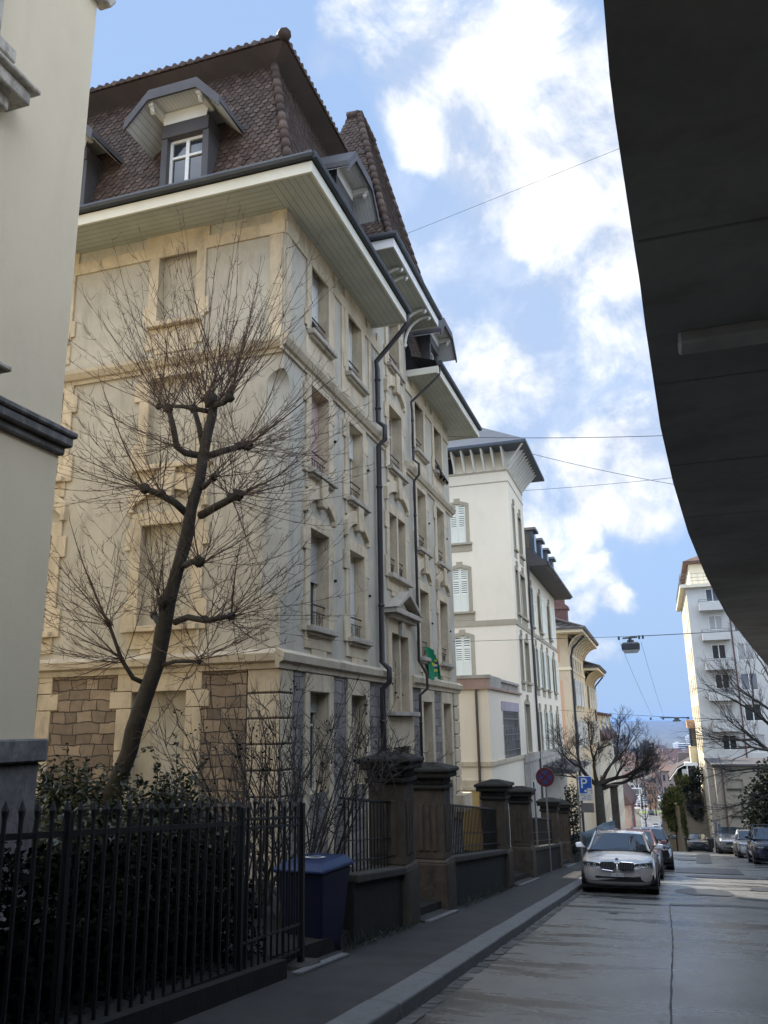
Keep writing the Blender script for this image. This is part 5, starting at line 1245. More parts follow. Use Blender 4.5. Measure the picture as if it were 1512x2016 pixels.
# the iron fence on the left with its little gate
fe = thing('iron_fence', 'black iron fence with pointed bars along the dark hedge at the left', 'fence', (PX, 4, g(4)))
def ftop(y): return -.60 - .079 * (y - 4.34)
q = MB(); y = -1.0; k = 0
while y < 7.45:
    zt = ftop(y) + .16; q.tube([(PX, y, g(y) + .1), (PX, y, zt - .05)], .016, 5); q.tube([(PX, y, zt - .06), (PX, y, zt - .01), (PX, y, zt + .05)], [.016, .026, .003], 5)
    q.build('bar', M['iron'], fe); q = MB()
    y += .145; k += 1
q = MB()
for dz in (0, -1.25): q.hexa([(PX - .012, -1, ftop(-1) + dz - .02), (PX + .012, -1, ftop(-1) + dz - .02), (PX + .012, 7.5, ftop(7.5) + dz - .02), (PX - .012, 7.5, ftop(7.5) + dz - .02), (PX - .012, -1, ftop(-1) + dz + .02), (PX + .012, -1, ftop(-1) + dz + .02), (PX + .012, 7.5, ftop(7.5) + dz + .02), (PX - .012, 7.5, ftop(7.5) + dz + .02)])
q.build('rail', M['iron'], fe)
for y in (2.2, 4.97, 7.5):
    q = MB(); q.box(PX - .024, PX + .024, y - .024, y + .024, g(y), ftop(y) + .14); q.build('post', M['iron'], fe)
q = MB(); q.hexa([(PX - .14, -1, g(-1)), (PX + .12, -1, g(-1)), (PX + .12, 8.3, g(8.3)), (PX - .14, 8.3, g(8.3)), (PX - .14, -1, g(-1) + .3), (PX + .12, -1, g(-1) + .3), (PX + .12, 8.3, g(8.3) + .3), (PX - .14, 8.3, g(8.3) + .3)]); q.build('base_kerb', M['lowwall'], fe)
ig = thing('iron_gate', 'small black iron gate with close pointed bars left of the blue bin', 'gate', (PX, 8.2, g(8.2)))
q = MB()
for k in range(10):
    y = 7.62 + k * .14; zt = ftop(y) + .17 + (.02 if k % 2 else -.03); rr = .020 if k % 3 == 0 else .014; q.tube([(PX, y, g(y) + .25), (PX, y, zt - .05)], rr, 5); q.tube([(PX, y, zt - .06), (PX, y, zt), (PX, y, zt + .05)], [rr, .024, .003], 5)
    q.build('bar', M['iron'], ig); q = MB()
q = MB()
for dz in (.03, -.05, -1.05, -1.3): q.tube([(PX, 7.55, ftop(7.55) + dz), (PX, 8.92, ftop(8.92) + dz)], .016, 5)
q.build('rail', M['iron'], ig)
q = MB(); q.box(PX - .03, PX + .03, 8.89, 8.95, g(8.9), ftop(8.9) + .17); q.build('post', M['iron'], ig)
q = MB(); q.box(PX - .3, PX + .16, 8.75, 9.12, g(9) - .1, g(9) + .2); tag(bevel(q.build('gatepost_block', M['coping']), .04, 2), 'rough stone block at the foot of the iron gate post', 'stone block')

# the blue bin
bn = thing('wheelie_bin', 'dark blue wheeled refuse bin with paler lid behind the iron fence', 'bin', (-4.2, 10.12, g(10.1) + .08), rot=(0, 0, rad(-6)), local=True); bn.scale = (1, 1, .86)
q = MB(); q.loft([[(-.24, -.27, .06), (.24, -.27, .06), (.24, .27, .06), (-.24, .27, .06)], [(-.30, -.36, .9), (.30, -.36, .9), (.30, .36, .9), (-.30, .36, .9)], [(-.32, -.39, 1.12), (.32, -.39, 1.12), (.32, .39, 1.12), (-.32, .39, 1.12)]]); bevel(q.build('body', M['binblue'], bn), .03, 2)
q = MB(); q.loft([[(-.34, -.42, 1.12), (.34, -.42, 1.12), (.34, .42, 1.12), (-.34, .42, 1.12)], [(-.345, -.43, 1.17), (.345, -.43, 1.17), (.345, .43, 1.17), (-.345, .43, 1.17)], [(-.27, -.33, 1.25), (.27, -.33, 1.25), (.27, .36, 1.27), (-.27, .36, 1.27)]]); bevel(q.build('lid', M['lidblue'], bn), .02, 2)
q = MB(); q.disc((0, .02, 1.272), (0, .05, 1), .13, 20, 0, .085); q.build('lid_ring', M['plate'], bn)
q = MB(); q.tube([(-.26, .46, 1.16), (.26, .46, 1.16)], .02, 6); q.build('handle', M['binblue'], bn)
for s in (-1, 1):
    q = MB(); q.tube([(s * .2, .28, .1), (s * .26, .28, .1)], .1, 12); q.build('wheel', M['rubber'], bn)

# ------------------------------------------------------------------ planting behind the fence
hd = thing('hedge', 'dark dense hedge filling the strip behind the iron fence', 'hedge', (-4.8, 4, g(4)))
q = MB(); r = random.Random(77)
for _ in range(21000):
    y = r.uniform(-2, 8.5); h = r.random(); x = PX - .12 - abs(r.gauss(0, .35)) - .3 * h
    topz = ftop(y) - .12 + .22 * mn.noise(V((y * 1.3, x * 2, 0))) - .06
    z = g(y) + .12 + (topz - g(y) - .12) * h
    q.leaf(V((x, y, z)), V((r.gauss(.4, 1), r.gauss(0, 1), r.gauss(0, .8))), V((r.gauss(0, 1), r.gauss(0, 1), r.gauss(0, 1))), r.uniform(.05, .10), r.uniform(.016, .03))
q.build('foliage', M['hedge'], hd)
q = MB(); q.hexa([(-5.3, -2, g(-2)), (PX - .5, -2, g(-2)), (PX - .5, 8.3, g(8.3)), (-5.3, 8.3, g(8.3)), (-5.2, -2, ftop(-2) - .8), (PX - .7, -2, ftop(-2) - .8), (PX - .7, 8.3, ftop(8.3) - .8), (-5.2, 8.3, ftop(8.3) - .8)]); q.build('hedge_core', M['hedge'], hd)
# evergreen shrubs by the house wall
def sprig(mb, sb, p, d, L, r, ln=.085):
    p = V(p); d = V(d).normalized(); pts = [p]; n = 6
    for k in range(n):
        d = (d + V((r.gauss(0, .12), r.gauss(0, .12), r.gauss(.05, .1)))).normalized(); p = p + d * L / n; pts.append(p)
        for _ in range(4):
            s = V((r.gauss(0, 1), r.gauss(0, 1), r.gauss(.2, .6))); mb.leaf(p + d * r.uniform(-.05, .05), s, V((r.gauss(0, 1), r.gauss(0, 1), r.gauss(0, 1))), ln * r.uniform(.7, 1.3), ln * .27)
    sb.tube(pts, [.008 * (1 - k / (n + 2)) for k in range(n + 1)], 3, cap=False)
def evergreen(label, spots, seed):
    c = spots[0]; o_ = thing('evergreen_shrub', label, 'shrub', (c[0], c[1], g(c[1]) + .4), 'evergreen shrubs in the side garden'); q = MB(); s = MB(); r = random.Random(seed)
    for x, y, ztop, n, sp in spots:
        for _ in range(n):
            px_, py_ = x + r.gauss(0, sp), y + r.gauss(0, sp * .7); h = r.random() ** .6; z0 = g(y) + .4 + (ztop - g(y) - 1.0) * h * r.uniform(.5, 1)
            sprig(q, s, (px_, py_, z0), (r.gauss(0, .45), r.gauss(0, .45), 1), r.uniform(.35, .8), r)
    q.build('foliage', M['leaf'], o_); s.build('stem', M['twigdark'], o_)
evergreen('leafy evergreen shrub against the rubble wall left of the leaning pollard', [(-8.6, 11.2, .05, 150, .42), (-9.2, 11.6, -.2, 100, .4), (-8.0, 10.9, -.35, 120, .4), (-8.9, 10.6, -.6, 110, .5)], 3)
evergreen('leafy evergreen shrub right of the leaning pollard trunk', [(-6.75, 10.9, -.1, 130, .32), (-6.2, 10.6, -.55, 120, .4), (-6.9, 10.4, -.7, 110, .4)], 5)
evergreen('thin sprays of evergreen leaves by the ledge of the pale neighbour house', [(-8.3, 9.2, -.15, 55, .3), (-7.6, 9.0, -.6, 80, .4)], 8)

# ------------------------------------------------------------------ trees
def shoot(mb, p, d, L, r, up=.25, r0=.012, twig=True, n=7, droop=0):
    p = V(p); d = V(d).normalized(); pts = [p]; ang = r.uniform(-.1, .1); sd = d.cross(V((0, 0, 1))); ang = r.uniform(-.35, .35)
    for k in range(n):
        d = (d + V((0, 0, up / n * (1 if k > 1 else -droop))) + sd * ang / n + V((r.gauss(0, .035), r.gauss(0, .035), r.gauss(0, .035)))).normalized()
        p = p + d * (L / n); pts.append(p)
        if twig and k > 0 and r.random() < .92:
            for _ in range(r.choice((1, 2, 2))):
                t_ = (d + V((r.gauss(0, .7), r.gauss(0, .7), r.gauss(.15, .5)))).normalized(); l2 = r.uniform(.08, .3) * (1 + .3 * L) * (1 - k / (n + 3))
                a = p - (pts[-1] - pts[-2]) * r.random(); e = a + t_ * l2; mid_ = a.lerp(e, .5) + V((0, 0, -.01))
                mb.tube([a, mid_, e + V((0, 0, l2 * .12))], [.0045, .0035, .002], 3, cap=False)
    mb.tube(pts, [r0 * (1 - .8 * k / n) for k in range(n + 1)], 4, cap=False)
def jag(pts, r, amp): return [V(p) + V((r.gauss(0, amp), r.gauss(0, amp), 0)) for p in pts]
TYD = 11.0
pt = thing('pollard_tree', 'leaning bare pollarded tree with knobbed limbs and sprays of thin shoots', 'tree', tuple(at(215, 1600, y=TYD))[:2] + (g(11) + .4,))
r = random.Random(21)
tr = [(205, 1640, 24), (225, 1560, 26), (250, 1480, 27), (265, 1440, 26), (285, 1375, 25), (310, 1300, 25), (322, 1240, 24), (335, 1180, 22), (352, 1110, 20), (365, 1060, 20), (378, 1000, 19), (392, 945, 17), (400, 900, 17), (408, 855, 17), (414, 815, 15), (416, 790, 14)]
q = MB(); k_ = TYD / FP * 1.08
q.tube([at(x, y, y=TYD) + V((r.gauss(0, .01), r.gauss(0, .03), 0)) for x, y, _ in tr], [w_ * k_ * .68 * (1 + .06 * math.sin(i * 2.3)) for i, (_, _, w_) in enumerate(tr)], 12)
def knob(mb, p, s, r):
    n = 8; loops = []
    for a in range(6):
        th = math.pi * (a + .5) / 6; loops.append([V(p) + V((math.sin(th) * math.cos(6.283 * b_ / n), math.sin(th) * math.sin(6.283 * b_ / n), math.cos(th))) * s * r.uniform(.75, 1.2) for b_ in range(n)])
    mb.loft(loops)
# limbs: pixel path, depth offset at the end, radii
limbs = [([(372, 1015), (345, 990), (318, 975), (285, 962)], -.5, (11, 8)), ([(395, 1015), (425, 998), (455, 982), (470, 975)], -.6, (11, 8)), ([(400, 900), (440, 888), (470, 880), (488, 878)], .5, (10, 8)),
         ([(395, 897), (365, 892), (348, 880), (342, 845), (332, 805)], -.3, (10, 7)), ([(400, 880), (392, 840), (382, 805)], .35, (9, 7)), ([(416, 800), (440, 792), (452, 782)], -.2, (9, 8)), ([(410, 810), (360, 800), (312, 800)], .4, (7, 5)),
         ([(345, 1225), (370, 1215), (405, 1222), (455, 1213)], -.5, (9, 6)), ([(322, 1225), (318, 1195), (320, 1185)], -.2, (9, 8)), ([(360, 1115), (378, 1106), (392, 1106)], -.5, (8, 8)), ([(318, 1310), (345, 1302), (392, 1302)], -.5, (6, 4)),
         ([(285, 1345), (262, 1335), (240, 1300), (215, 1230)], -.4, (7, 4)), ([(400, 960), (415, 945), (420, 940)], -.4, (7, 6)), ([(325, 1235), (310, 1225), (303, 1212)], .3, (7, 6))]
knobs = []
for path, dz, (ra, rb) in limbs:
    n = len(path); P_ = [at(x, y, y=TYD + dz * i / (n - 1)) for i, (x, y) in enumerate(path)]
    q.tube(P_, [(ra + (rb - ra) * i / (n - 1)) * k_ * .82 for i in range(n)], 8); knobs.append(P_[-1]); knob(q, P_[-1], rb * k_ * 1.5, r)
    if n > 3: knobs.append(P_[n // 2]); knob(q, P_[n // 2] + V((0, 0, .02)), rb * k_ * 1.2, r)
top = at(416, 790, y=TYD); knob(q, top, .13, r)
q.build('trunk', M['bark'], pt, smooth=True)
q = MB()
axis = lambda z: at(310, 1300, y=TYD).lerp(top, max(0, min(1.1, (z - at(310, 1300, y=TYD).z) / (top.z - at(310, 1300, y=TYD).z))))
for i, p in enumerate(knobs):
    out = p - axis(p.z - .15); out = out.normalized() if out.length > .05 else V((r.gauss(0, 1), r.gauss(0, 1), .3)).normalized()
    hi = p.z > 4.6
    for _ in range(20 if not hi else 21):
        d = out * r.uniform(.1, 1.2) + V((r.gauss(0, .7), r.gauss(0, .7), r.gauss(.3, .5) + (1.0 if hi else 0)))
        shoot(q, p + V((r.gauss(0, .04), r.gauss(0, .04), r.gauss(0, .03))), d, r.uniform(1.0, 2.5) * (1.2 if hi else 1), r, up=r.uniform(.1, .9), r0=r.uniform(.004, .0085), droop=.6)
for _ in range(46):
    d = V((r.gauss(0, .5), r.gauss(0, .42), 1)); shoot(q, top + V((r.gauss(0, .16), r.gauss(0, .12), 0)), d, r.uniform(1.5, 3.7), r, up=.35, r0=r.uniform(.005, .0095), n=10)
for (a, b_, L) in (((215, 1230), (150, 1090), 2.2), ((485, 880), (640, 760), 2.0), ((470, 975), (650, 900), 2.0), ((455, 1213), (470, 1060), 1.6), ((285, 962), (120, 880), 2.2), ((285, 962), (180, 740), 2.4), ((235, 1290), (80, 1230), 1.9), ((215, 1230), (110, 1040), 1.7)):
    p = at(*a, y=TYD - .3); e = at(*b_, y=TYD - .9); shoot(q, p, (e - p), (e - p).length * 1.05, r, up=.2, r0=.016, n=9)
q.build('crown', M['twig'], pt)

# multi-stemmed bare shrub in front of the corner
bs = thing('bare_shrub', 'bare many stemmed shrub spreading in front of the house corner', 'shrub', (-4.75, 10.5, g(10.5) + .3))
q = MB(); r = random.Random(33); sm = MB(); lf = MB()
SBX = -4.95
for c_, n in (((-5.35, 10.6), 17), ((-4.8, 10.7), 17), ((-4.55, 10.9), 11)):
    for _ in range(n):
        p = V((c_[0] + r.gauss(0, .13), c_[1] + r.gauss(0, .16), g(10.6) + .25)); d = V((r.gauss(0, .26), r.gauss(0, .22), 1)).normalized(); L = r.uniform(2.0, 3.15); pts = [p]; n_ = 8
        for k in range(n_):
            d = (d + V((r.gauss(0, .07), r.gauss(0, .07), .02)) + V((d.x, d.y, 0)) * .05).normalized(); p = p + d * L / n_; pts.append(p)
            if k > 1:
                for _2 in range(r.choice((1, 2, 2))):
                    shoot(q, p, d + V((r.gauss(0, .6), r.gauss(0, .6), r.gauss(.2, .3))), r.uniform(.25, .9) * (1 - .05 * k), r, up=.3, r0=.006, n=4, twig=(k > 3))
                if k > 5 and r.random() < .35:
                    for _3 in range(6): lf.leaf(p + V((r.gauss(0, .05), r.gauss(0, .05), r.gauss(.1, .06))), V((r.gauss(0, 1), r.gauss(0, 1), r.gauss(0, 1))), V((r.gauss(0, 1), 1, 0)), .05, .014)
        sm.tube(pts, [r.uniform(.012, .022) * (1 - .75 * k / n_) for k in range(n_ + 1)], 5, cap=False)
sm.build('stem', M['twigdark'], bs); q.build('crown', M['twigdark'], bs); lf.build('dry_seed_heads', M['hedge'], bs)['kind'] = 'stuff'
# wiry creeper straggling over the nearest pillar cap
q = MB(); r = random.Random(35)
for _ in range(60):
    p = V((r.uniform(-4.9, -3.6), 12.85 + r.uniform(-.3, .4), g(13) + 2.62 + r.uniform(-.25, .12))); shoot(q, p, (r.gauss(.2, .8), r.gauss(-.5, .6), r.gauss(-.2, .5)), r.uniform(.35, 1.1), r, up=-.5, r0=.006, n=6)
tag(q.build('creeper', M['twigdark']), 'wiry bare creeper straggling over the cap of the nearest gate pillar', 'creeper')

def grow(mb, p, d, L, rr, depth, r, spread=.55, up=.12, fine=None, gnarl=.1):
    p = V(p); d = V(d).normalized(); n = 5; pts = [p]; kids = []
    for k in range(n):
        d = (d + V((r.gauss(0, gnarl), r.gauss(0, gnarl), r.gauss(up * .3, gnarl)))).normalized(); p = p + d * L / n; pts.append(p)
        if depth > 0 and k >= 1 and r.random() < .55: kids.append((p.copy(), (d + V((r.gauss(0, spread), r.gauss(0, spread), r.gauss(up, spread * .7)))).normalized(), .62))
    rs = [rr * (1 - .5 * k / n) for k in range(n + 1)]
    (fine if fine is not None and depth <= 1 else mb).tube(pts, rs, 6 if depth > 2 else 4, cap=False)
    if depth > 0:
        for _ in range(2): kids.append((p, (d + V((r.gauss(0, spread), r.gauss(0, spread), r.gauss(up, spread * .7)))).normalized(), .74))
        for q_, e, s in kids: grow(mb, q_, e, L * s * r.uniform(.85, 1.1), max(.006, rr * (.5 if s > .7 else .36)), depth - 1, r, spread, up, fine, gnarl * 1.05)
def baretree(name, label, base, limbs, seed, bark='bark', twig='twigdark', depth=5, spread=.5, trunk=None, up=.12, minr=None, gnarl=.1):
    o_ = thing(name, label, 'tree', tuple(base)); r = random.Random(seed); t1 = MB(); t2 = MB()
    if trunk: t1.tube(trunk[0], trunk[1], 9)
    for p, d, L, rr in limbs: grow(t1, p, d, L, rr, depth, r, spread, up, t2, gnarl)
    t1.build('trunk', M[bark], o_, smooth=True); t2.build('crown', M[twig], o_); return o_
b0 = V((-3.25, 45, g(45))); fk = V((-3.2, 45, -3.0))
baretree('gnarled_tree', 'gnarled bare tree with dark spreading limbs behind the parking sign', b0, [
    (V((-3.2, 45, -3.1)), (-.9, .1, 1.0), 1.3, .13), (fk, (1.1, -.1, .55), 1.45, .14), (fk + V((0, 0, -.2)), (1.2, .3, .25), 1.5, .13), (fk, (-.2, .2, 1), 1.2, .12), (fk + V((.1, 0, .1)), (.6, .2, .9), 1.4, .12), (V((-3.2, 45, -2.9)), (-1, -.2, .25), 1.0, .09)], 11,
    trunk=([b0 - V((0, 0, .3)), b0 + V((.05, 0, .7)), fk], [.30, .26, .22]), depth=5, spread=.44, up=.14, gnarl=.13, twig='twigdark')
b0 = V((6.9, 53, g(53)))
baretree('street_tree', 'bare street tree with long low boughs reaching left from the right edge', b0, [
    (V((6.8, 53, -2.2)), (-1, .1, .55), 2.2, .14), (V((6.8, 53, -1.2)), (-1, .2, .95), 2.3, .13), (V((6.8, 53, -2.8)), (-1, -.2, .25), 2.0, .12), (V((6.8, 53, -.6)), (-.3, .1, 1), 2.6, .13), (V((6.8, 53, -3.4)), (-1, .3, -.02), 2.2, .1), (V((6.8, 53, .2)), (-.9, -.3, .5), 2.0, .1), (V((6.8, 53, -1.8)), (-.9, -.4, .1), 2.4, .11)], 19,
    trunk=([b0, b0 + V((-.05, 0, 2)), V((6.8, 53, -2)), V((6.75, 53, .6))], [.3, .26, .22, .14]), depth=4, spread=.36, up=.04, gnarl=.09)

# ------------------------------------------------------------------ cars
PM = {}
def paint(n, col, rough=.3, metal=.5):
    if n not in PM:
        m = plain('paint_' + n, col, rough, metal, .6, .8); PM[n] = m
    return PM[n]
def car(label, x, y, pnt, L=4.6, W=1.84, H=1.46, van=False, suv=False, group='cars parked along the street', estate=True, plate_txt=None, kid=False, full=True, rz=0, yaw=0, slope=None, zoff=0, name='parked_car'):
    o_ = thing(name, label, 'van' if van else 'car', (x, y, g(y) + zoff), group, rot=(-(SL if slope is None else slope), 0, rz), local=True)
    hw = W / 2; gc = .20 if suv else .16; s = H / 1.46
    belt = (.98 if not suv else 1.08) * (1.12 if van else 1)
    hood = belt - .04 if not van else belt + .05
    def ring(y_, w_, zb, zsh, zt, cr):
        half = [(0, zb), (w_ * .82, zb), (w_ * .96, zb + .10), (w_, zb + (zsh - zb) * .45), (w_, zb + (zsh - zb) * .75), (w_ * .97, zsh), (w_ * .88, zt - .02), (w_ * .70, zt), (w_ * .35, zt + cr), (0, zt + cr)]
        pts = half + [(-a, z) for a, z in half[-2:0:-1]]
        return [V((a, y_, z)) for a, z in pts]
    b = MB()
    nose = .72 if not suv else .82
    if van: st = [(.02, .80, .30, .55, .72, .01), (.10, .92, gc + .05, .62, .86, .02), (.35, .97, gc, .80, 1.0, .02), (.75, 1, gc, .95, hood + .06, .02), (1.0, 1, gc, 1.05, hood + .12, .01), (L - .2, 1, gc, 1.1, hood + .12, .01), (L - .02, .96, gc + .1, 1.1, hood + .1, .01)]
    else: st = [(.0, .70, .34, .48, nose - .12, .0), (.05, .84, .24, .56, nose - .02, .012), (.14, .92, gc + .02, .62, nose + .05, .02), (.40, .985, gc, .74, nose + .13, .028), (.85, 1, gc, .84, hood - .03, .03), (1.30, 1, gc, .90, hood + .02, .03), (1.62, 1, gc, .92, belt + .02, .0), (2.6, 1, gc, .93, belt + .02, .0), (3.7, .995, gc, .93, belt + .02, 0), (L - .45, .97, gc, .92, belt + .0, 0), (L - .12, .90, gc + .08, .84, belt - .02, 0), (L, .80, .36, .74, belt - .12, 0)]
    b.loft([ring(y_, hw * w_, zb, zs, zt, cr) for y_, w_, zb, zs, zt, cr in st])
    bo = b.build('body', pnt, o_, smooth=True); m_ = bo.modifiers.new('Subd', 'SUBSURF'); m_.levels = 1; m_.render_levels = 2 if full else 1
    # glasshouse
    tb = belt + .01
    if van: gs = [(.80, .86, tb + .08), (1.45, .80, H - .12), (1.75, .79, H - .03), (L - .35, .79, H - .03), (L - .08, .82, tb + .08)]
    else: gs = [(1.22, .80, tb), (1.98, .67, H - .09), (2.35, .655, H - .035), (3.2, .65, H - .02), (L - .75 if estate else L - 1.2, .63, H - .07), (L - .20 if estate else L - .65, .74, tb)]
    gm = MB(); A = [V((-hw * w_, y_, z)) for y_, w_, z in gs]; B = [V((hw * w_, y_, z)) for y_, w_, z in gs]
    # windscreen / rear glass with a little crown, and side glass down to the belt
    for i in range(len(gs) - 1):
        n = 6
        for k in range(n):
            f0, f1 = k / n, (k + 1) / n
            cr = lambda f, i_: A[i_].lerp(B[i_], f) + V((0, -(.05 if i_ == 0 else .02) * (1 - (2 * f - 1) ** 2) if i_ < 2 else 0, .03 * (1 - (2 * f - 1) ** 2) if 0 < i_ < len(gs) - 1 else 0))
            gm.face([cr(f0, i), cr(f1, i), cr(f1, i + 1), cr(f0, i + 1)], 1 if 1 <= i < len(gs) - 2 else 0)
    for Sd in (-1, 1):
        P_ = A if Sd < 0 else B
        for i in range(len(gs) - 1):
            lo0 = V((Sd * hw * .90, gs[i][0] if i else gs[0][0], tb)); lo1 = V((Sd * hw * .90, gs[i + 1][0], tb))
            gm.face([lo0, lo1, P_[i + 1], P_[i]], 0)
    gh = gm.build('glasshouse', [M['carglass'], pnt], o_, smooth=False)
    pl = MB()
    for Sd in (-1, 1):
        P_ = A if Sd < 0 else B; e = V((Sd * .012, 0, .012))
        pl.tube([V((Sd * hw * .86, gs[0][0] - .05, tb)), P_[0] + e, P_[1] + e] , .035, 6); pl.tube([P_[k] + e for k in range(1, len(gs) - 1)], .032, 6); pl.tube([P_[-2] + e, V((Sd * hw * .84, gs[-1][0], tb))], .04, 6)
        if not van:
            ym = (gs[1][0] + gs[-2][0]) / 2 + .05; pl.tube([V((Sd * hw * .905, ym, tb)), V((Sd * (hw * .655 + .01), ym + .05, H - .05))], .035, 5)
    pl.build('window_pillars', pnt, o_, smooth=True)
    # wheels with dark arches
    for Sd in (-1, 1):
        for y_ in (.86, L - (.98 if not van else .9)):
            wr = .33 if not suv else .36
            q = MB(); q.tube([(Sd * (hw - .23), y_, wr), (Sd * (hw - .01), y_, wr)], wr, 18); wo = q.build('wheel', M['rubber'], o_)
            if full: q = MB(); q.disc((Sd * (hw - .004), y_, wr), (Sd, 0, 0), wr * .68, 14); q.build('rim', M['rim'], wo)
            q = MB(); q.tube([(Sd * (hw - .3), y_, wr + .02), (Sd * (hw + .004), y_, wr + .02)], wr + .07, 18); q.build('wheel_arch', M['black'], o_)
    # face: lamps, grille, intake, plate, mirrors
    zl = nose - .02
    for Sd in (-1, 1):
        q = MB(); xa, xb = hw * .46, hw * .93
        fr_ = [(xa, zl - .055), (xa + .17, zl - .085), (xb - .05, zl - .045), (xb, zl + .035), (xb - .14, zl + .03), (xa, zl + .005)]
        yy = lambda u: -.012 + .30 * max(0, u / hw - .45) ** 2 * 1.9
        q.loft([[V((Sd * u, yy(u) + (.02 if i in (3, 4) else 0), z)) for i, (u, z) in enumerate(fr_)], [V((Sd * u, yy(u) + .3, z)) for u, z in fr_]])
        hl_ = q.build('headlight', M['lampglass'], o_)
        if full:
            for u in (xa + .13, xa + .27): c_ = MB(); c_.disc((Sd * u, yy(u) - .004, zl - .035), (Sd * .2, -1, .1), .036, 12, 0, .026); c_.build('lamp_ring', M['plate'], hl_)
        q = MB(); zc = belt + .04; q.loft([[V((Sd * (hw * .93), 1.42, zc)), V((Sd * (hw + .20), 1.40, zc + .0)), V((Sd * (hw + .22), 1.42, zc + .13)), V((Sd * (hw + .05), 1.44, zc + .16))], [V((Sd * (hw * .93), 1.54, zc)), V((Sd * (hw + .18), 1.58, zc + .02)), V((Sd * (hw + .2), 1.58, zc + .12)), V((Sd * (hw + .05), 1.56, zc + .14))]])
        bevel(q.build('mirror', pnt, o_), .03, 2)
    q = MB()
    if kid:
        for Sd in (-1, 1):
            ou = [(.022, zl + .0), (.10, zl + .045), (.38, zl + .035), (.43, zl - .03), (.38, zl - .14), (.12, zl - .17), (.035, zl - .11)]
            q.loft([[V((Sd * u, -.055 + .12 * u * u, z)) for u, z in ou], [V((Sd * u, .1, z)) for u, z in ou]])
            c_ = MB(); P_ = [V((Sd * u, -.058 + .12 * u * u, z)) for u, z in ou]; c_.tube(P_ + [P_[0]], .011, 5); c_.build('grille_surround', M['chrome'], o_)
            c_ = MB()
            for k in range(9): u = .06 + k * .04; c_.tube([(Sd * u, -.06 + .12 * u * u, zl - .12), (Sd * u, -.06 + .12 * u * u, zl + .02)], .006, 4)
            c_.build('grille_bars', M['rim'], o_)
        c_ = MB(); c_.disc((0, .015, zl + .105), (0, -.75, .65), .042, 16); k_o = c_.build('bonnet_badge', M['black'], o_); c_ = MB(); c_.disc((0, .012, zl + .107), (0, -.75, .65), .028, 4); c_.build('badge_field', M['signblue'], k_o)
    else:
        q.loft([[V((-hw * .44, -.045, zl - .12)), V((hw * .44, -.045, zl - .12)), V((hw * .46, -.04, zl + .02)), V((-hw * .46, -.04, zl + .02))], [V((-hw * .44, .1, zl - .12)), V((hw * .44, .1, zl - .12)), V((hw * .46, .1, zl + .02)), V((-hw * .46, .1, zl + .02))]])
    q.build('grille', M['black'], o_)
    q = MB(); zi = .285
    q.loft([[V((-hw * .93, .13, zi + .0)), V((-hw * .5, -.02, zi)), V((hw * .5, -.02, zi)), V((hw * .93, .13, zi)), V((hw * .93, .12, zi + .17)), V((hw * .4, -.045, zi + .115)), V((-hw * .4, -.045, zi + .115)), V((-hw * .93, .12, zi + .17))], [V((-hw * .93, .3, zi)), V((-hw * .5, .2, zi)), V((hw * .5, .2, zi)), V((hw * .93, .3, zi)), V((hw * .93, .3, zi + .15)), V((hw * .4, .2, zi + .10)), V((-hw * .4, .2, zi + .10)), V((-hw * .93, .3, zi + .15))]])
    q.build('lower_intake', M['black'], o_)
    q = MB(); q.box(-hw * .97, hw * .97, .25, L - .3, .13, .2); q.build('underbody', M['black'], o_)
    if plate_txt is not None:
        q = MB(); q.box(-.16, .16, -.085, -.055, zi + .12, zi + .20); p_ = q.build('number_plate', M['plate'], o_)
        if plate_txt: text('lettering', plate_txt, .075, 'ink', p_, (0, -.088, zi + .16), (rad(90), 0, 0), .001)
    return o_, gs, hw, H
silver = paint('silver_beige', (.60, .575, .54), .25, .45); black = paint('black', (.012, .012, .016), .25, .2); grey = paint('grey', (.22, .22, .23), .3, .6); navy = paint('navy', (.02, .025, .05), .25, .4); white = paint('white', (.62, .62, .62), .35, 0); dred = paint('dark_red', (.10, .015, .018), .3, .3); lsil = paint('light_silver', (.45, .45, .46), .3, .6)
bm, gs, hw, H = car('silver beige estate car with twin grille facing up the street, nearest on the left', -1.33, 22.9, silver, 4.94, 1.87, 1.47, kid=True, plate_txt='VD·451191')
for Sd in (-1, 1):
    q = MB(); q.tube([(Sd * (hw * .66), 2.1, H - .05), (Sd * (hw * .66), 2.3, H + .035), (Sd * (hw * .64), 4.2, H + .02), (Sd * (hw * .63), 4.4, H - .05)], .018, 6); q.build('roof_rail', M['black'], bm)
q = MB(); q.box(-.58, -.28, 1.86, 1.90, H - .30, H - .13); q.build('windscreen_mirror_box', M['black'], bm)
car('dark red car close behind the silver estate, mostly hidden', -1.22, 29.6, dred, 4.4, 1.80, 1.50)
car('black car with pale windscreen on the left, third in the row', -.88, 36.4, black, 4.5, 1.86, 1.56, suv=True)
car('grey car far down the left row with only its roof in view', -1.3, 47.5, grey, 4.4, 1.8, 1.48, full=False)
car('dark small car at the end of the left row near the brow', -1.05, 54.5, navy, 4.1, 1.75, 1.46, full=False)
car('dark blue off road car with roof rack at the right edge', 4.62, 44.6, navy, 4.6, 1.9, 1.66, suv=True, plate_txt='')
q = MB(); q.tube([(3.95, 46.9, g(46.9) + 1.75), (5.3, 46.9, g(46.9) + 1.75)], .03, 6); q.tube([(3.95, 47.9, g(47.9) + 1.75), (5.3, 47.9, g(47.9) + 1.75)], .03, 6); q.tube([(4.0, 46.7, g(46.7) + 1.70), (4.0, 48.2, g(48.2) + 1.70)], .03, 6)
tag(q.build('roof_rack', M['black']), 'black roof rack bars on top of the dark blue off road car', 'roof rack')
car('light silver car between the grey van and the dark off road car', 4.48, 53.4, lsil, 4.4, 1.8, 1.5, plate_txt='')
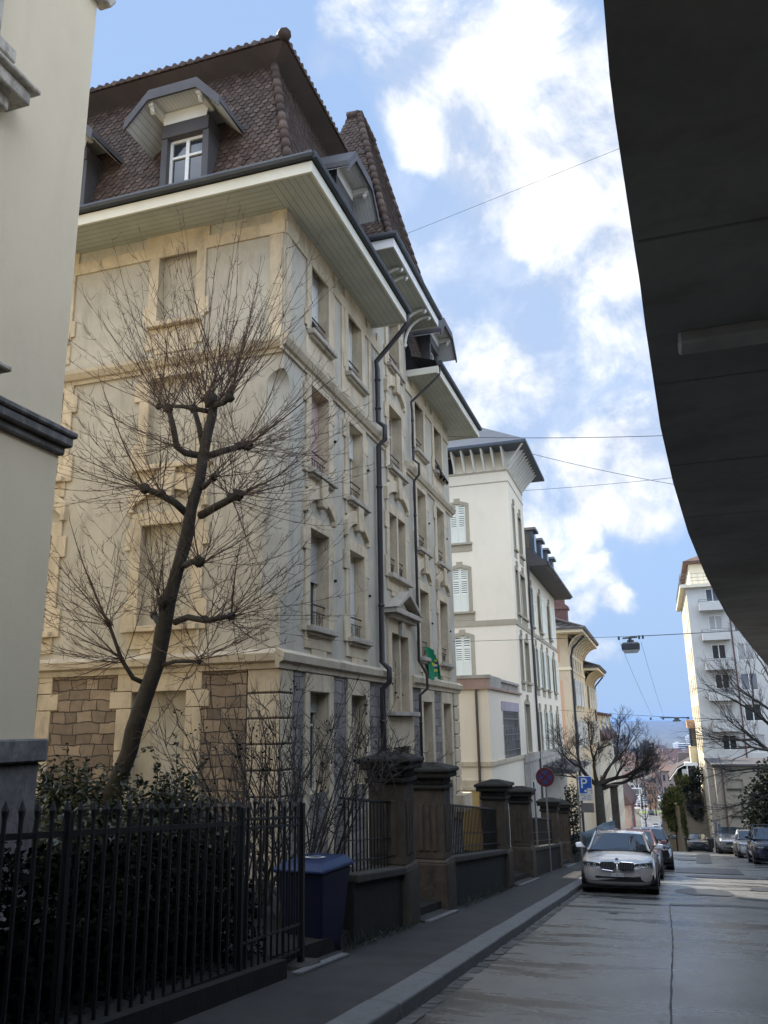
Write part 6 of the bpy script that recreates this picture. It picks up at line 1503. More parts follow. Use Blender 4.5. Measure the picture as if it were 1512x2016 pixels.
car('grey panel van with deep windscreen parked on the right below the garage', 3.85, 60.6, grey, 4.9, 1.9, 1.92, van=True, plate_txt='')
car('dark car just below the brow beside the ivy wall', 2.15, 73.5, black, 4.4, 1.8, 1.46, full=False, slope=math.atan(.14))
# motor scooters beside the van
def scooter(label, x, y, m, rz=0):
    o_ = thing('scooter', label, 'scooter', (x, y, g(y)), 'scooters parked by the tall block', rot=(-SL, 0, rz), local=True)
    for y_ in (0, 1.25):
        q = MB(); q.tube([(-.05, y_, .24), (.05, y_, .24)], .24, 14); q.build('wheel', M['rubber'], o_)
    q = MB(); q.loft([[(-.2, .08, .35), (.2, .08, .35), (.22, .12, .95), (-.22, .12, .95)], [(-.2, .2, .35), (.2, .2, .35), (.2, .24, 1.0), (-.2, .24, 1.0)]]); q.box(-.18, .18, .2, .8, .28, .36); q.loft([[(-.2, .75, .3), (.2, .75, .3), (.17, .75, .72), (-.17, .75, .72)], [(-.17, 1.5, .4), (.17, 1.5, .4), (.15, 1.5, .78), (-.15, 1.5, .78)]]); bevel(q.build('body', m, o_), .03, 2)
    q = MB(); q.box(-.16, .16, .72, 1.45, .76, .84); bevel(q.build('saddle', M['black'], o_), .03, 2)
    q = MB(); q.tube([(-.34, .2, 1.06), (0, .14, 1.02), (.34, .2, 1.06)], .02, 6); q.tube([(0, 0, .3), (0, .16, 1.03)], .03, 6); q.build('handlebar', M['black'], o_)
    q = MB(); q.disc((0, .10, .88), (0, -1, .1), .09, 12); q.build('headlight', M['lampglass'], o_)
    for s in (-1, 1): q = MB(); q.disc((s * .36, .2, 1.22), (0, -1, 0), .06, 10); q.build('mirror', M['black'], o_)
    return o_
scooter('dark scooter nearest the foot of the tall block wall', 2.85, 69.0, paint('scooter_black', (.02, .02, .02)))
scooter('grey scooter beside the van, right of the dark scooter', 3.3, 66.2, paint('scooter_grey', (.25, .24, .22)))

# ------------------------------------------------------------------ signs
def post(x, y, ztop, parent, m='galv', r_=.028):
    q = MB(); q.tube([(x, y, g(y)), (x, y, ztop)], r_, 8); return q.build('post', M[m], parent)
c = at(1073, 1530, y=29.0)
ns = thing('no_stopping_sign', 'round red and blue no stopping sign on a grey post above the low wall', 'road sign', (c.x, 29.05, g(29)))
post(c.x, 29.07, c.z + .3, ns)
q = MB(); q.tube([(c.x, 29.0, c.z), (c.x, 29.03, c.z)], .31, 24); q.build('back_plate', M['galv'], ns)
q = MB(); q.disc((c.x, 28.994, c.z), (0, -1, 0), .30, 28, 0, .215); q.build('red_ring', M['signred'], ns)
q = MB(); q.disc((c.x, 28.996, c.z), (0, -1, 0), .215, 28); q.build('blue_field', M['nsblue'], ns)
q = MB()
for s in (-1, 1):
    d = V((s * .155, 0, .155)); n_ = V((.028, 0, -s * .028)) if s > 0 else V((.028, 0, .028))
    q.face([V((c.x, 28.990 - .001 * s, c.z)) - d - n_, V((c.x, 28.990 - .001 * s, c.z)) - d + n_, V((c.x, 28.990 - .001 * s, c.z)) + d + n_, V((c.x, 28.990 - .001 * s, c.z)) + d - n_])
q.build('red_cross', M['signred'], ns)
a = at(1046, 1536, y=27.6); b_ = at(1056, 1556, y=27.6)
q = MB(); q.box(a.x, b_.x, 27.6, 27.63, b_.z, a.z); hn = thing('small_plate_sign', 'small white plate with a black upright mark behind the fourth pillar', 'sign', (a.x, 27.6, g(27.6))); q.build('plate', M['signwhite'], hn)
q = MB(); w_ = (b_.x - a.x); q.box(a.x + w_ * .35, a.x + w_ * .65, 27.594, 27.599, b_.z + .08, a.z - .06); q.build('mark', M['ink'], hn); post((a.x + b_.x) / 2, 27.66, a.z, hn)
# blue parking sign
a = at(1139, 1529, y=29.6); b_ = at(1167, 1576, y=29.6); ys = 29.6; W_ = b_.x - a.x; Hh = a.z - b_.z; zs_ = b_.z + Hh * .30
ps = thing('parking_sign', 'blue and white parking sign with letter P on a post before the gnarled tree', 'parking sign', (a.x, ys, g(ys)))
post(a.x - .06, ys + .05, a.z + .05, ps)
q = MB(); q.box(a.x - .012, b_.x + .012, ys, ys + .02, b_.z - .012, a.z + .012); bevel(q.build('back_plate', M['signwhite'], ps), .004)
q = MB(); q.box(a.x, b_.x, ys - .004, ys - .001, zs_, a.z); q.build('blue_field', M['signblue'], ps)
text('lettering', 'P', Hh * .62, 'signwhite', ps, (a.x + W_ * .38, ys - .007, zs_ + Hh * .40), (rad(90), 0, 0), .001)
q = MB(); q.disc((a.x + W_ * .48, ys - .006, zs_ + Hh * .10), (0, -1, 0), W_ * .10, 14); q.box(a.x + W_ * .62, b_.x - W_ * .04, ys - .007, ys - .0045, zs_, zs_ + Hh * .21); q.build('white_disc', M['signwhite'], ps)
q = MB()
for u in (.68, .84): q.disc((a.x + W_ * u, ys - .009, zs_ + Hh * .12), (0, -1, 0), W_ * .045, 10)
for k, (u0, u1) in enumerate(((.08, .45), (.55, .9), (.3, .5), (.62, .92), (.12, .5), (.58, .9))):
    zz = zs_ - Hh * (.055 + .04 * k); q.box(a.x + W_ * u0, a.x + W_ * u1, ys - .004, ys - .001, zz - .018, zz)
q.build('small_print', M['galv'], ps)
q = MB(); q.box(a.x + .02, b_.x + .02, ys + .01, ys + .03, b_.z - .38, b_.z - .08); q.build('lower_plate', M['galv'], ps)

# tarpaulin by the gnarled tree
q = MB(); n_ = 8
def tp(u, v): 
    p = V((-4.6 + 2.2 * u, 42 + 1.2 * u, g(42) + .2 + 1.55 * v * (.55 + .45 * u))); return p + V((.05 * math.sin(9 * u + 3 * v), -.08 * math.sin(7 * v + 5 * u), .04 * math.sin(11 * u)))
for i in range(n_):
    for k in range(n_): q.face([tp(i / n_, k / n_), tp((i + 1) / n_, k / n_), tp((i + 1) / n_, (k + 1) / n_), tp(i / n_, (k + 1) / n_)])
tag(q.build('tarpaulin', M['tarp'], smooth=True), 'blue grey tarpaulin hung on the fence at the foot of the gnarled tree', 'tarpaulin')
q = MB(); q.box(-2.55, -2.2, 43.3, 43.6, g(43), -2.95); q.box(-2.62, -2.13, 43.23, 43.67, -2.95, -2.85); tag(bevel(q.build('dark_gatepost', M['pillar']), .02), 'dark square gatepost right of the blue grey tarpaulin', 'gatepost')
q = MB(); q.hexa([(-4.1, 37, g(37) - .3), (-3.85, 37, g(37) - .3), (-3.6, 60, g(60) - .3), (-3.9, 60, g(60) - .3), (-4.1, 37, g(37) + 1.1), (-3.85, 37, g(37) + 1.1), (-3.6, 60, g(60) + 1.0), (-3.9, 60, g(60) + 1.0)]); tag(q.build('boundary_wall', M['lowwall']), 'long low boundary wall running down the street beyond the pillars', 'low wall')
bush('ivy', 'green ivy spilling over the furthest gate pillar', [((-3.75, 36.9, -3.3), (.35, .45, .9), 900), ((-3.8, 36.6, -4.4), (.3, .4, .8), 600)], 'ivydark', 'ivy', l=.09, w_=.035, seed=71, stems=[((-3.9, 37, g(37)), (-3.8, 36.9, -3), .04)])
r = random.Random(3)
q = MB()
for _ in range(1400):
    y = r.uniform(9.9, 21.6); 
    if 12.8 < y < 16.1: continue
    x = PX + .05 + abs(r.gauss(0, .06)); q.leaf(V((x, y, g(y) + .14)), V((r.gauss(.3, .5), r.gauss(0, .5), 1)), V((1, 0, 0)), r.uniform(.05, .16) * (1 if r.random() < .8 else 1.6), .008)
tag(q.build('weeds', M['leaf']), kind='stuff')

# ------------------------------------------------------------------ wires and hanging street lamps
def wire(label, a, b_, r_=.011, sag=.12, name='overhead_wire'):
    q = MB(); a, b_ = V(a), V(b_); q.tube([a.lerp(b_, k / 12) - V((0, 0, sag * 4 * (k / 12) * (1 - k / 12))) for k in range(13)], r_, 4)
    return tag(q.build(name, M['lampgrey']), label, 'wire', 'wires across the street')
wire('topmost thin wire rising right from the pavilion roof into the clouds', at(776, 470, y=26), at(1420, 212, y=26), .007, 0)
wire('level wire from the far corner of the apartment house eave', (AX, 29.2, 10.75), at(1420, 853, y=29.3), .013, .1)
wire('wire sloping down to the right from the tower eave', at(1045, 893, y=42.6), at(1440, 972, y=43), .016, .15)
wire('wire rising slightly to the right from below the tower eave', at(1028, 966, y=49), at(1440, 927, y=48), .014, .1)
lw = at(1240, 1256, y=29.2)
wire('street lamp span wire running to the apartment house wall', (AX, 28.9, 2.92), (lw.x, 29.2, lw.z + .05), .010, .0)
wire('street lamp span wire running right to under the bridge', (lw.x, 29.2, lw.z + .05), at(1560, 1234, y=29.2), .016, .02)
def lamp(label, c, s=1.0, group='street lamps hung over the street'):
    o_ = thing('street_lamp', label, 'street lamp', c, group, local=True)
    q = MB(); q.loft([[(-.29 * s, -.16, -.40), (.29 * s, -.16, -.40), (.29 * s, .16, -.40), (-.29 * s, .16, -.40)], [(-.30 * s, -.18, -.20), (.30 * s, -.18, -.20), (.30 * s, .18, -.20), (-.30 * s, .18, -.20)], [(-.22 * s, -.14, -.15), (.22 * s, -.14, -.15), (.22 * s, .14, -.15), (-.22 * s, .14, -.15)]]); bevel(q.build('housing', M['lampgrey'], o_), .015)
    q = MB(); q.loft([[(-.20 * s, -.12, -.50), (.20 * s, -.12, -.50), (.20 * s, .12, -.50), (-.20 * s, .12, -.50)], [(-.285 * s, -.155, -.401), (.285 * s, -.155, -.401), (.285 * s, .155, -.401), (-.285 * s, .155, -.401)]]); q.build('diffuser', M['lampdiff'], o_)
    q = MB(); q.tube([(-.24 * s, 0, .0), (.24 * s, 0, .02)], .028, 6); q.tube([(0, 0, -.16), (0, 0, .01)], .055, 8); q.tube([(-.10, 0, -.10), (.12, 0, -.10)], .035, 6)
    for x in (-.36, .30, .42): q.tube([(x, 0, -.05), (x, 0, .07)], .035, 6)
    q.build('hanger', M['lampgrey'], o_); return o_
lamp('grey box street lamp hung on a span wire before the sky', lw)
l2 = at(1332, 1413, y=54.5)
o_ = thing('street_lamp', 'small flat street lamp on a bar hanging over the brow of the street', 'street lamp', l2, 'street lamps hung over the street', local=True)
q = MB(); q.loft([[(-.28, -.12, -.20), (.28, -.12, -.20), (.28, .12, -.20), (-.28, .12, -.20)], [(-.12, -.1, -.08), (.12, -.1, -.08), (.12, .1, -.08), (-.12, .1, -.08)], [(-.17, -.1, .0), (.17, -.1, .0), (.17, .1, .0), (-.17, .1, .0)]]); q.build('housing', M['lampgrey'], o_)
q = MB(); q.box(-.24, .16, -.1, .1, -.235, -.203); q.build('diffuser', M['lampdiff'], o_)
q = MB(); q.tube([(-.95, 0, .02), (.68, 0, -.01)], .035, 6)
for x in (-1.5, -.78, .66): q.tube([(x, 0, -.1), (x, 0, .04)], .06, 6)
q.build('hanger', M['lampgrey'], o_)
wire('lower span wire holding the small flat lamp over the brow', at(1103, 1398, y=57), at(1420, 1416, y=54.5), .016, .05)
wire('left long wire running down the street between the lamps', at(1221, 1266, y=29.2), at(1285, 1412, y=54.5), .006, .1)
wire('right long wire running down the street between the lamps', at(1262, 1264, y=29.2), at(1307, 1412, y=54.5), .006, .1)

# ------------------------------------------------------------------ the lower town
def copy_tree(o, parent=None):
    c_ = o.copy(); C.objects.link(c_)
    if parent: c_.parent = parent
    for ch in list(o.children): copy_tree(ch, c_)
    return c_
def slab(name, label, x0, x1, y, zt, depth, floors_, m='whitetower', step=2.9, bands=True):
    o_ = thing(name, label, 'tower block', (x0, y, g(y))); w = MB(); w.box(x0, x1, y, y + depth, g(y) - 2, zt); w.box(x0 + 3, x0 + 9, y + 2, y + 8, zt, zt + 2.5); w.build('wall', M[m], o_)
    for k in range(floors_):
        z = zt - 1.2 - k * step
        q = MB(); q.box(x0 + 8, x1 - 1, y - .15, y - .02, z - 1.3, z); q.build('window_band', M['glass'], o_)
        q = MB(); q.box(x0 + 8, x1 - 1, y - 1.2, y - .16, z - 1.4 - 1.1, z - 1.35); q.build('balcony', M[m], o_)
    return o_
a = at(1325, 1464, y=1500); b_ = at(1430, 1464, y=1500); slab('tower_block', 'long white slab block with rows of balconies on the plain', a.x, b_.x, 1500, a.z, 16, 9)
a = at(1350, 1450, y=1700); b_ = at(1420, 1450, y=1700); slab('tower_block', 'taller pale slab block rising behind the long white one', a.x, b_.x, 1700, a.z, 16, 10)
a = at(1259, 1463, y=900); b_ = at(1287, 1463, y=900); slab('tower_block', 'dark tower block with white balcony bands seen through bare branches', a.x, b_.x, 900, a.z, 14, 11, 'slate')
for o2 in [o_ for o_ in bpy.data.objects if o_.name.startswith('balcony') and o_.parent and o_.parent.get('label', '').startswith('dark tower')]: o2.data.materials[0] = M['whitetower']
# big brown-roofed chalet
hy = 180; ap = at(1372, 1492, y=hy); ev = at(1318, 1534, y=hy); mdp = at(1334, 1512, y=hy); zb = g(hy)
ch = thing('chalet_house', 'large house with steep brown chalet roof below the tall block', 'house', (ap.x, hy, zb)); hw2 = ap.x - ev.x
q = MB(); q.loft([[(ev.x + 1, hy, zb - 1), (ap.x + hw2 - 1, hy, zb - 1), (ap.x + hw2 - 1, hy, ev.z - .4), (ap.x, hy, ap.z - .5), (ev.x + 1, hy, ev.z - .4)], [(ev.x + 1, hy + 16, zb - 1), (ap.x + hw2 - 1, hy + 16, zb - 1), (ap.x + hw2 - 1, hy + 16, ev.z - .4), (ap.x, hy + 16, ap.z - .5), (ev.x + 1, hy + 16, ev.z - .4)]]); q.build('wall', M['brownroof'], ch)
prof = [(ev.x, ev.z), (mdp.x, mdp.z), (ap.x, ap.z), (2 * ap.x - mdp.x, mdp.z), (2 * ap.x - ev.x, ev.z)]
q = MB(); q.loft([[V((x, hy - 1.2, z)) for x, z in prof] + [V((x, hy - 1.2, z + .3)) for x, z in prof[::-1]], [V((x, hy + 17, z)) for x, z in prof] + [V((x, hy + 17, z + .3)) for x, z in prof[::-1]]]); q.build('roof', M['brownroof'], ch)
a = at(1336, 1483, y=hy + 9); b_ = at(1330, 1500, y=hy + 9)
q = MB(); q.loft([[(b_.x, hy + 8, b_.z - 4), (ap.x + 8, hy + 8, b_.z - 4), (ap.x + 8, hy + 22, b_.z - 4), (b_.x, hy + 22, b_.z - 4)], [(a.x, hy + 13, a.z), (ap.x + 7, hy + 13, a.z), (ap.x + 7, hy + 17, a.z), (a.x, hy + 17, a.z)]]); q.build('main_roof', M['brownroof'], ch)
q = MB()
for (x0_, z0_), (x1_, z1_) in zip(prof[:2], prof[1:3]): q.tube([(x0_, hy - 1.25, z0_ - .05), (x1_, hy - 1.25, z1_ - .05)], .09, 5)
q.build('bargeboard', M['ivory'], ch)
a = at(1342, 1514, y=hy - .1); q = MB(); q.box(a.x, a.x + .9, hy - .1, hy + .05, a.z - 1.3, a.z); q.build('window', M['white'], ch)
a = at(1348, 1506, y=130); vb = thing('pergola', 'white framed veranda showing above the sunny ivy', 'veranda', (a.x, 130, g(130)))
q = MB(); q.box(a.x, a.x + 3, 130, 133, a.z - .12, a.z + .3); q.build('roof', M['white'], vb); q = MB()
for k in range(3): q.tube([(a.x + .3 + k * 1.2, 130.1, g(130)), (a.x + .3 + k * 1.2, 130.1, a.z)], .09, 5)
q.build('leg', M['white'], vb)
def farhouse(name, label, px0, px1, pyt, y, m, roofm, rise=2.5, dep=12, cat='house', nwin=3, nfl=3):
    a = at(px0, pyt, y=y); b_ = at(px1, pyt, y=y); o_ = thing(name, label, cat, (a.x, y, g(y)))
    q = MB(); q.box(a.x, b_.x, y, y + dep, g(y) - 2, a.z - rise); q.build('wall', M[m], o_)
    q = MB(); q.loft([[(a.x - .5, y - .6, a.z - rise), (b_.x + .5, y - .6, a.z - rise), (b_.x + .5, y + dep + .6, a.z - rise), (a.x - .5, y + dep + .6, a.z - rise)], [(a.x + rise * .6, y + dep * .45, a.z), (b_.x - rise * .6, y + dep * .45, a.z), (b_.x - rise * .6, y + dep * .55, a.z), (a.x + rise * .6, y + dep * .55, a.z)]]); q.build('roof', M[roofm], o_)
    for f in range(nfl):
        for k in range(nwin):
            u = a.x + (b_.x - a.x) * (k + .3) / nwin; z = a.z - rise - 1 - f * 3
            q = MB(); q.box(u, u + (b_.x - a.x) / nwin * .4, y - .12, y + .05, z - 1.5, z); q.build('window', M['glass'], o_)
    return o_
farhouse('town_building', 'pinkish flat building with recessed balconies left of the brown chalet', 1300, 1331, 1508, 235, 'pink', 'redroof', 1.2, 14, nwin=3, nfl=4)
farhouse('town_building', 'dark grey topped building left of the chalet roof', 1313, 1328, 1496, 300, 'beige', 'brownroof', 2, 14)
farhouse('town_building', 'orange fronted house behind the parked cars below', 1272, 1291, 1541, 330, 'orange', 'redroof', 1.4, 10, nfl=2)
farhouse('town_building', 'white fronted low building right of the orange house', 1304, 1326, 1545, 300, 'whitetower', 'slate', 1, 10, nfl=2, nwin=4)
farhouse('town_building', 'pale red roofed house under the branches left of the pink building', 1276, 1300, 1518, 420, 'pink', 'redroof', 3, 14)
farhouse('town_building', 'brown roofed house between the orange house and bare trees', 1255, 1272, 1530, 430, 'beige', 'redroof', 3, 12)
# small houses over the plain
ph = thing('small_house', 'small pale house with red brown roof on the plain below', 'house', (0, 700, g(700)), 'small houses scattered over the plain', local=True)
q = MB(); q.box(-7, 7, -5, 5, -2, 7); q.build('wall', M['yellow'], ph); q = MB(); q.loft([[(-7.8, -5.8, 7), (7.8, -5.8, 7), (7.8, 5.8, 7), (-7.8, 5.8, 7)], [(-5, -.2, 11), (5, -.2, 11), (5, .2, 11), (-5, .2, 11)]]); q.build('roof', M['redroof'], ph)
q = MB()
for u in (-5, -1.5, 2.5): q.box(u, u + 1.6, -5.08, -4.9, 1.5, 3); q.box(u, u + 1.6, -5.08, -4.9, 4.5, 6)
q.build('window', M['glass'], ph)
r = random.Random(14); first = True
for k in range(70):
    y = 480 * (4.2 ** r.random()) ; x = y * r.uniform(-.045, .055)
    o2 = ph if first else copy_tree(ph); first = False
    o2.location = (x, y, g(y)); o2.rotation_euler = (0, 0, r.uniform(-.8, .8)); s = r.uniform(.8, 1.5); o2.scale = (s, s, s * r.uniform(.8, 1.5))
# bare winter trees of the lower street
bt = baretree('winter_tree', 'bare reddish brown tree standing in the lower town', V((0, 0, 0)), [(V((0, 0, 2)), (.1, 0, 1), 3.2, .16), (V((0, 0, 2.2)), (.7, .2, .9), 2.8, .13), (V((0, 0, 2.1)), (-.7, -.2, .9), 2.8, .13)], 27, 'bark', 'twigdark', 3, .5, ([V((0, 0, 0)), V((0, 0, 2.3))], [.22, .17]), minr=.02)
bt['group'] = 'bare winter trees of the lower town'; ORG[bt] = V((0, 0, 0))
spots = [(1266, 250), (1300, 262), (1312, 240), (1322, 255), (1288, 300), (1278, 310), (1262, 330), (1270, 400), (1294, 420), (1306, 380), (1255, 420), (1318, 330), (1282, 500), (1300, 520), (1262, 560)]
for i, (px, y) in enumerate(spots):
    o2 = bt if i == 0 else copy_tree(bt); p = at(px, 1560, y=y); o2.location = (p.x, y, g(y)); o2.rotation_euler = (0, 0, i * 1.3); s = 1.0 + .35 * (i % 4); o2.scale = (s, s, s)
# woodland band at the foot of the hill
q = MB(); r = random.Random(61)
for _ in range(2600):
    y = r.uniform(620, 2400); x = y * r.uniform(-.06, .07); c_ = V((x, y, g(y))); s = r.uniform(3, 7)
    for k in range(3): q.leaf(c_ + V((r.gauss(0, s * .4), r.gauss(0, s * .4), r.uniform(0, s * .8))), V((r.gauss(0, .6), r.gauss(0, .6), 1)), V((r.gauss(0, 1), r.gauss(0, 1), 0)), s * r.uniform(.6, 1.1), s * .28)
tag(q.build('woodland', island('far_wood', [(.05, .045, .03), (.075, .06, .045), (.045, .05, .03), (.09, .07, .055)], .9)), kind='stuff')
# car park: pale apron, verge, cars
q = MB(); q.face([(-30, 330, g(330) + .03), (12, 330, g(330) + .03), (14, 440, g(440) + .03), (-34, 440, g(440) + .03)]); tag(q.build('car_park', surf('pale_apron', (.26, .26, .26), bmp=0)), kind='structure')
q = MB(); q.face([(-9, 308, g(308) + .05), (-2, 312, g(312) + .05), (-1.5, 322, g(322) + .05), (-9.5, 318, g(318) + .05)]); tag(q.build('grass_verge', M['grass']), kind='structure')
protos = []
for nm, m in (('white', white), ('silver', lsil), ('dark', navy)):
    o2, *_ = car({'white': 'white car parked down in the lower car park', 'silver': 'silver car parked down in the lower car park', 'dark': 'dark car parked down in the lower car park'}[nm], 0, 0, m, 4.3, 1.76, 1.46, full=False, group='cars in the lower car park'); protos.append(o2)
lot = [(1254, 1577, 0), (1262, 1583, 0), (1270, 1585, 1), (1279, 1577, 0), (1283, 1582, 1), (1290, 1574, 2), (1299, 1573, 1), (1287, 1566, 1), (1300, 1567, 0), (1276, 1588, 0), (1262, 1574, 1), (1295, 1578, 2), (1306, 1571, 0), (1254, 1588, 1)]
used = [False] * 3
for i, (px, py, k) in enumerate(lot):
    r_ = ray(px, py); y = 360
    for _ in range(30): y = g(y) / (r_[2] / r_[1])
    o2 = protos[k] if not used[k] else copy_tree(protos[k]); used[k] = True
    o2.location = (r_[0] / r_[1] * y, y, g(y) + .05); o2.rotation_euler = (0, 0, rad(90 + (i * 37) % 25)); o2['group'] = 'cars in the lower car park'
for lab, px, py, m, van, s in (('white van coming up the lower street', 1293, 1592, white, True, 1), ('dark car waiting at the foot of the street beside the van', 1283, 1605, black, False, 1), ('black parked car further down on the left kerb', 1308, 1628, black, False, 1), ('pale parked car low on the left behind the black one', 1292, 1632, lsil, False, 1)):
    r_ = ray(px, py); y = 200
    for _ in range(200): y = y * .6 + .4 * g(y) / (r_[2] / r_[1])
    car(lab, r_[0] / r_[1] * y, y, m, 4.8 if van else 4.3, 1.85, 1.95 if van else 1.46, van=van, full=False, slope=math.atan(.08), group='cars on the lower street')
for i, (px, pt_, pb, y) in enumerate(((1257, 1541, 1592, 260), (1318, 1520, 1575, 240))):
    a = at(px, pt_, y=y); o2 = thing('lamp_post', ('thin pale lamp post beside the lower car park', 'thin pale lamp post in front of the pink building')[i], 'lamp post', (a.x, y, g(y)), 'lamp posts in the lower town')
    q = MB(); q.tube([(a.x, y, g(y)), (a.x, y, a.z)], [.11, .07], 6); q.build('pole', M['whitetower'], o2); q = MB(); q.tube([(a.x, y, a.z), (a.x + 1.2, y, a.z + .3)], .08, 5); q.box(a.x + .9, a.x + 1.7, y - .15, y + .15, a.z + .22, a.z + .38); q.build('lamp_head', M['galv'], o2)
a = at(1240, 1553, y=320); b_ = at(1262, 1563, y=320); o2 = thing('roadside_board', 'white framed grey board beside the lower car park', 'board', (a.x, 320, g(320)))
q = MB(); q.box(a.x, b_.x, 320, 320.2, b_.z, a.z); q.build('panel', M['galv'], o2); q = MB()
for x0_, x1_, z0_, z1_ in ((a.x, b_.x, a.z, a.z + .3), (b_.x, b_.x + .3, b_.z, a.z + .3), (a.x, b_.x, b_.z - .3, b_.z)): q.box(x0_, x1_, 319.9, 320.3, z0_, z1_)
q.build('frame', M['whitetower'], o2); q = MB(); q.tube([(a.x + .5, 320.1, g(320)), (a.x + .5, 320.1, b_.z)], .1, 5); q.tube([(b_.x - .5, 320.1, g(320)), (b_.x - .5, 320.1, b_.z)], .1, 5); q.build('leg', M['galv'], o2)

# ------------------------------------------------------------------ air, sky, sun, camera
sc_ = bpy.context.scene
hz = MB(); hz.box(-2450, 2450, -70, 7320, g(2500) - 60, 24.0)
m = bpy.data.materials.new('air'); m.use_nodes = True; t = m.node_tree
for n in list(t.nodes):
    if n.type != 'OUTPUT_MATERIAL': t.nodes.remove(n)
pv = t.nodes.new('ShaderNodeVolumePrincipled'); pv.inputs['Color'].default_value = (.10, .32, .80, 1); pv.inputs['Density'].default_value = HAZE; pv.inputs['Anisotropy'].default_value = .1
t.links.new(pv.outputs[0], t.nodes['Material Output'].inputs['Volume'])
tag(hz.build('haze', m), kind='stuff')

w = bpy.data.worlds.new('World'); sc_.world = w; w.use_nodes = True; t = w.node_tree; bg = t.nodes['Background']
SUN_AZ, SUN_EL = AZ, EL      # azimuth to the left of straight down the street
sd = V((-math.sin(SUN_AZ) * math.cos(SUN_EL), math.cos(SUN_AZ) * math.cos(SUN_EL), math.sin(SUN_EL)))
sky = t.nodes.new('ShaderNodeTexSky'); sky.sky_type = 'NISHITA'; sky.sun_disc = False; sky.sun_elevation = SUN_EL; sky.sun_rotation = -SUN_AZ; sky.altitude = 500; sky.air_density = 1.0; sky.dust_density = SKYDUST; sky.ozone_density = 1.6
tc = t.nodes.new('ShaderNodeTexCoord'); D = tc.outputs['Generated']
def vm(op, a, b_=None, out=0):
    n = t.nodes.new('ShaderNodeVectorMath'); n.operation = op
    for s, v in zip(n.inputs, (a, b_)):
        if v is None: continue
        if isinstance(v, (tuple, V)): s.default_value = tuple(v)
        else: t.links.new(v, s)
    return n.outputs['Value'] if op in ('DOT_PRODUCT', 'LENGTH', 'DISTANCE') else n.outputs[0]
def ma(op, a, b_=None, clamp=False):
    n = t.nodes.new('ShaderNodeMath'); n.operation = op; n.use_clamp = clamp
    for s, v in zip(n.inputs, (a, b_)):
        if v is None: continue
        if isinstance(v, (int, float)): s.default_value = v
        else: t.links.new(v, s)
    return n.outputs[0]
# warp the direction a little so cloud rims are ragged
wn = t.nodes.new('ShaderNodeTexNoise'); wn.inputs['Scale'].default_value = 7; wn.inputs['Detail'].default_value = 6; wn.inputs['Roughness'].default_value = .6; t.links.new(D, wn.inputs['Vector'])
wc = vm('SUBTRACT', wn.outputs['Color'], (.5, .5, .5)); sc3 = t.nodes.new('ShaderNodeVectorMath'); sc3.operation = 'SCALE'; sc3.inputs['Scale'].default_value = .10; t.links.new(wc, sc3.inputs[0])
DW = vm('ADD', D, sc3.outputs[0])
# banks of cloud: (direction through the measured view, angular radius, weight)
B = [(720, 50, 55, .8), (790, 40, 85, .95), (850, 85, 60, .8), (668, 140, 38, .62), (940, 15, 60, .55), (730, 165, 30, .5),
     (940, 150, 100, .95), (1060, 130, 120, 1), (1150, 160, 110, 1), (870, 225, 95, 1.0), (980, 260, 130, 1), (1100, 290, 140, 1.0), (1180, 330, 110, 1), (850, 275, 65, .9), (970, 370, 90, .8), (1090, 420, 100, .95), (1190, 470, 110, 1), (1150, 560, 90, .85), (1240, 600, 100, 1), (1230, 700, 90, .9), (1040, 500, 60, .6), (1110, 30, 60, .7),
     (900, 650, 80, .85), (960, 700, 80, .9), (930, 780, 75, .85), (1020, 770, 80, .8), (980, 830, 60, .75), (860, 560, 130, .62), (1000, 600, 120, .66), (1110, 700, 100, .7), (1120, 820, 100, .66),
     (1260, 870, 80, .85), (1210, 930, 100, 1), (1130, 980, 90, 1), (1250, 990, 80, .95), (1070, 930, 80, .95), (1060, 1010, 70, .95), (1140, 1040, 60, .9), (1100, 1090, 55, .95), (1160, 1140, 50, 1), (1215, 1185, 35, .95), (1130, 1190, 45, .85), (1180, 1292, 26, .8), (1200, 1310, 16, .7), (1100, 1170, 40, .8), (1300, 1000, 70, .7)]
acc = None
for px, py, rr, wt in B:
    d = ray(px, py).normalized(); ar = rr / FP * 1.12
    mr = t.nodes.new('ShaderNodeMapRange'); mr.interpolation_type = 'SMOOTHSTEP'
    mr.inputs['From Min'].default_value = math.cos(ar * 1.55); mr.inputs['From Max'].default_value = math.cos(ar * .25); mr.inputs['To Min'].default_value = 0; mr.inputs['To Max'].default_value = wt
    nn = vm('NORMALIZE', DW); t.links.new(vm('DOT_PRODUCT', nn if acc is None else NN, d), mr.inputs['Value'])
    if acc is None: NN = nn
    acc = mr.outputs[0] if acc is None else ma('MAXIMUM', acc, mr.outputs[0])
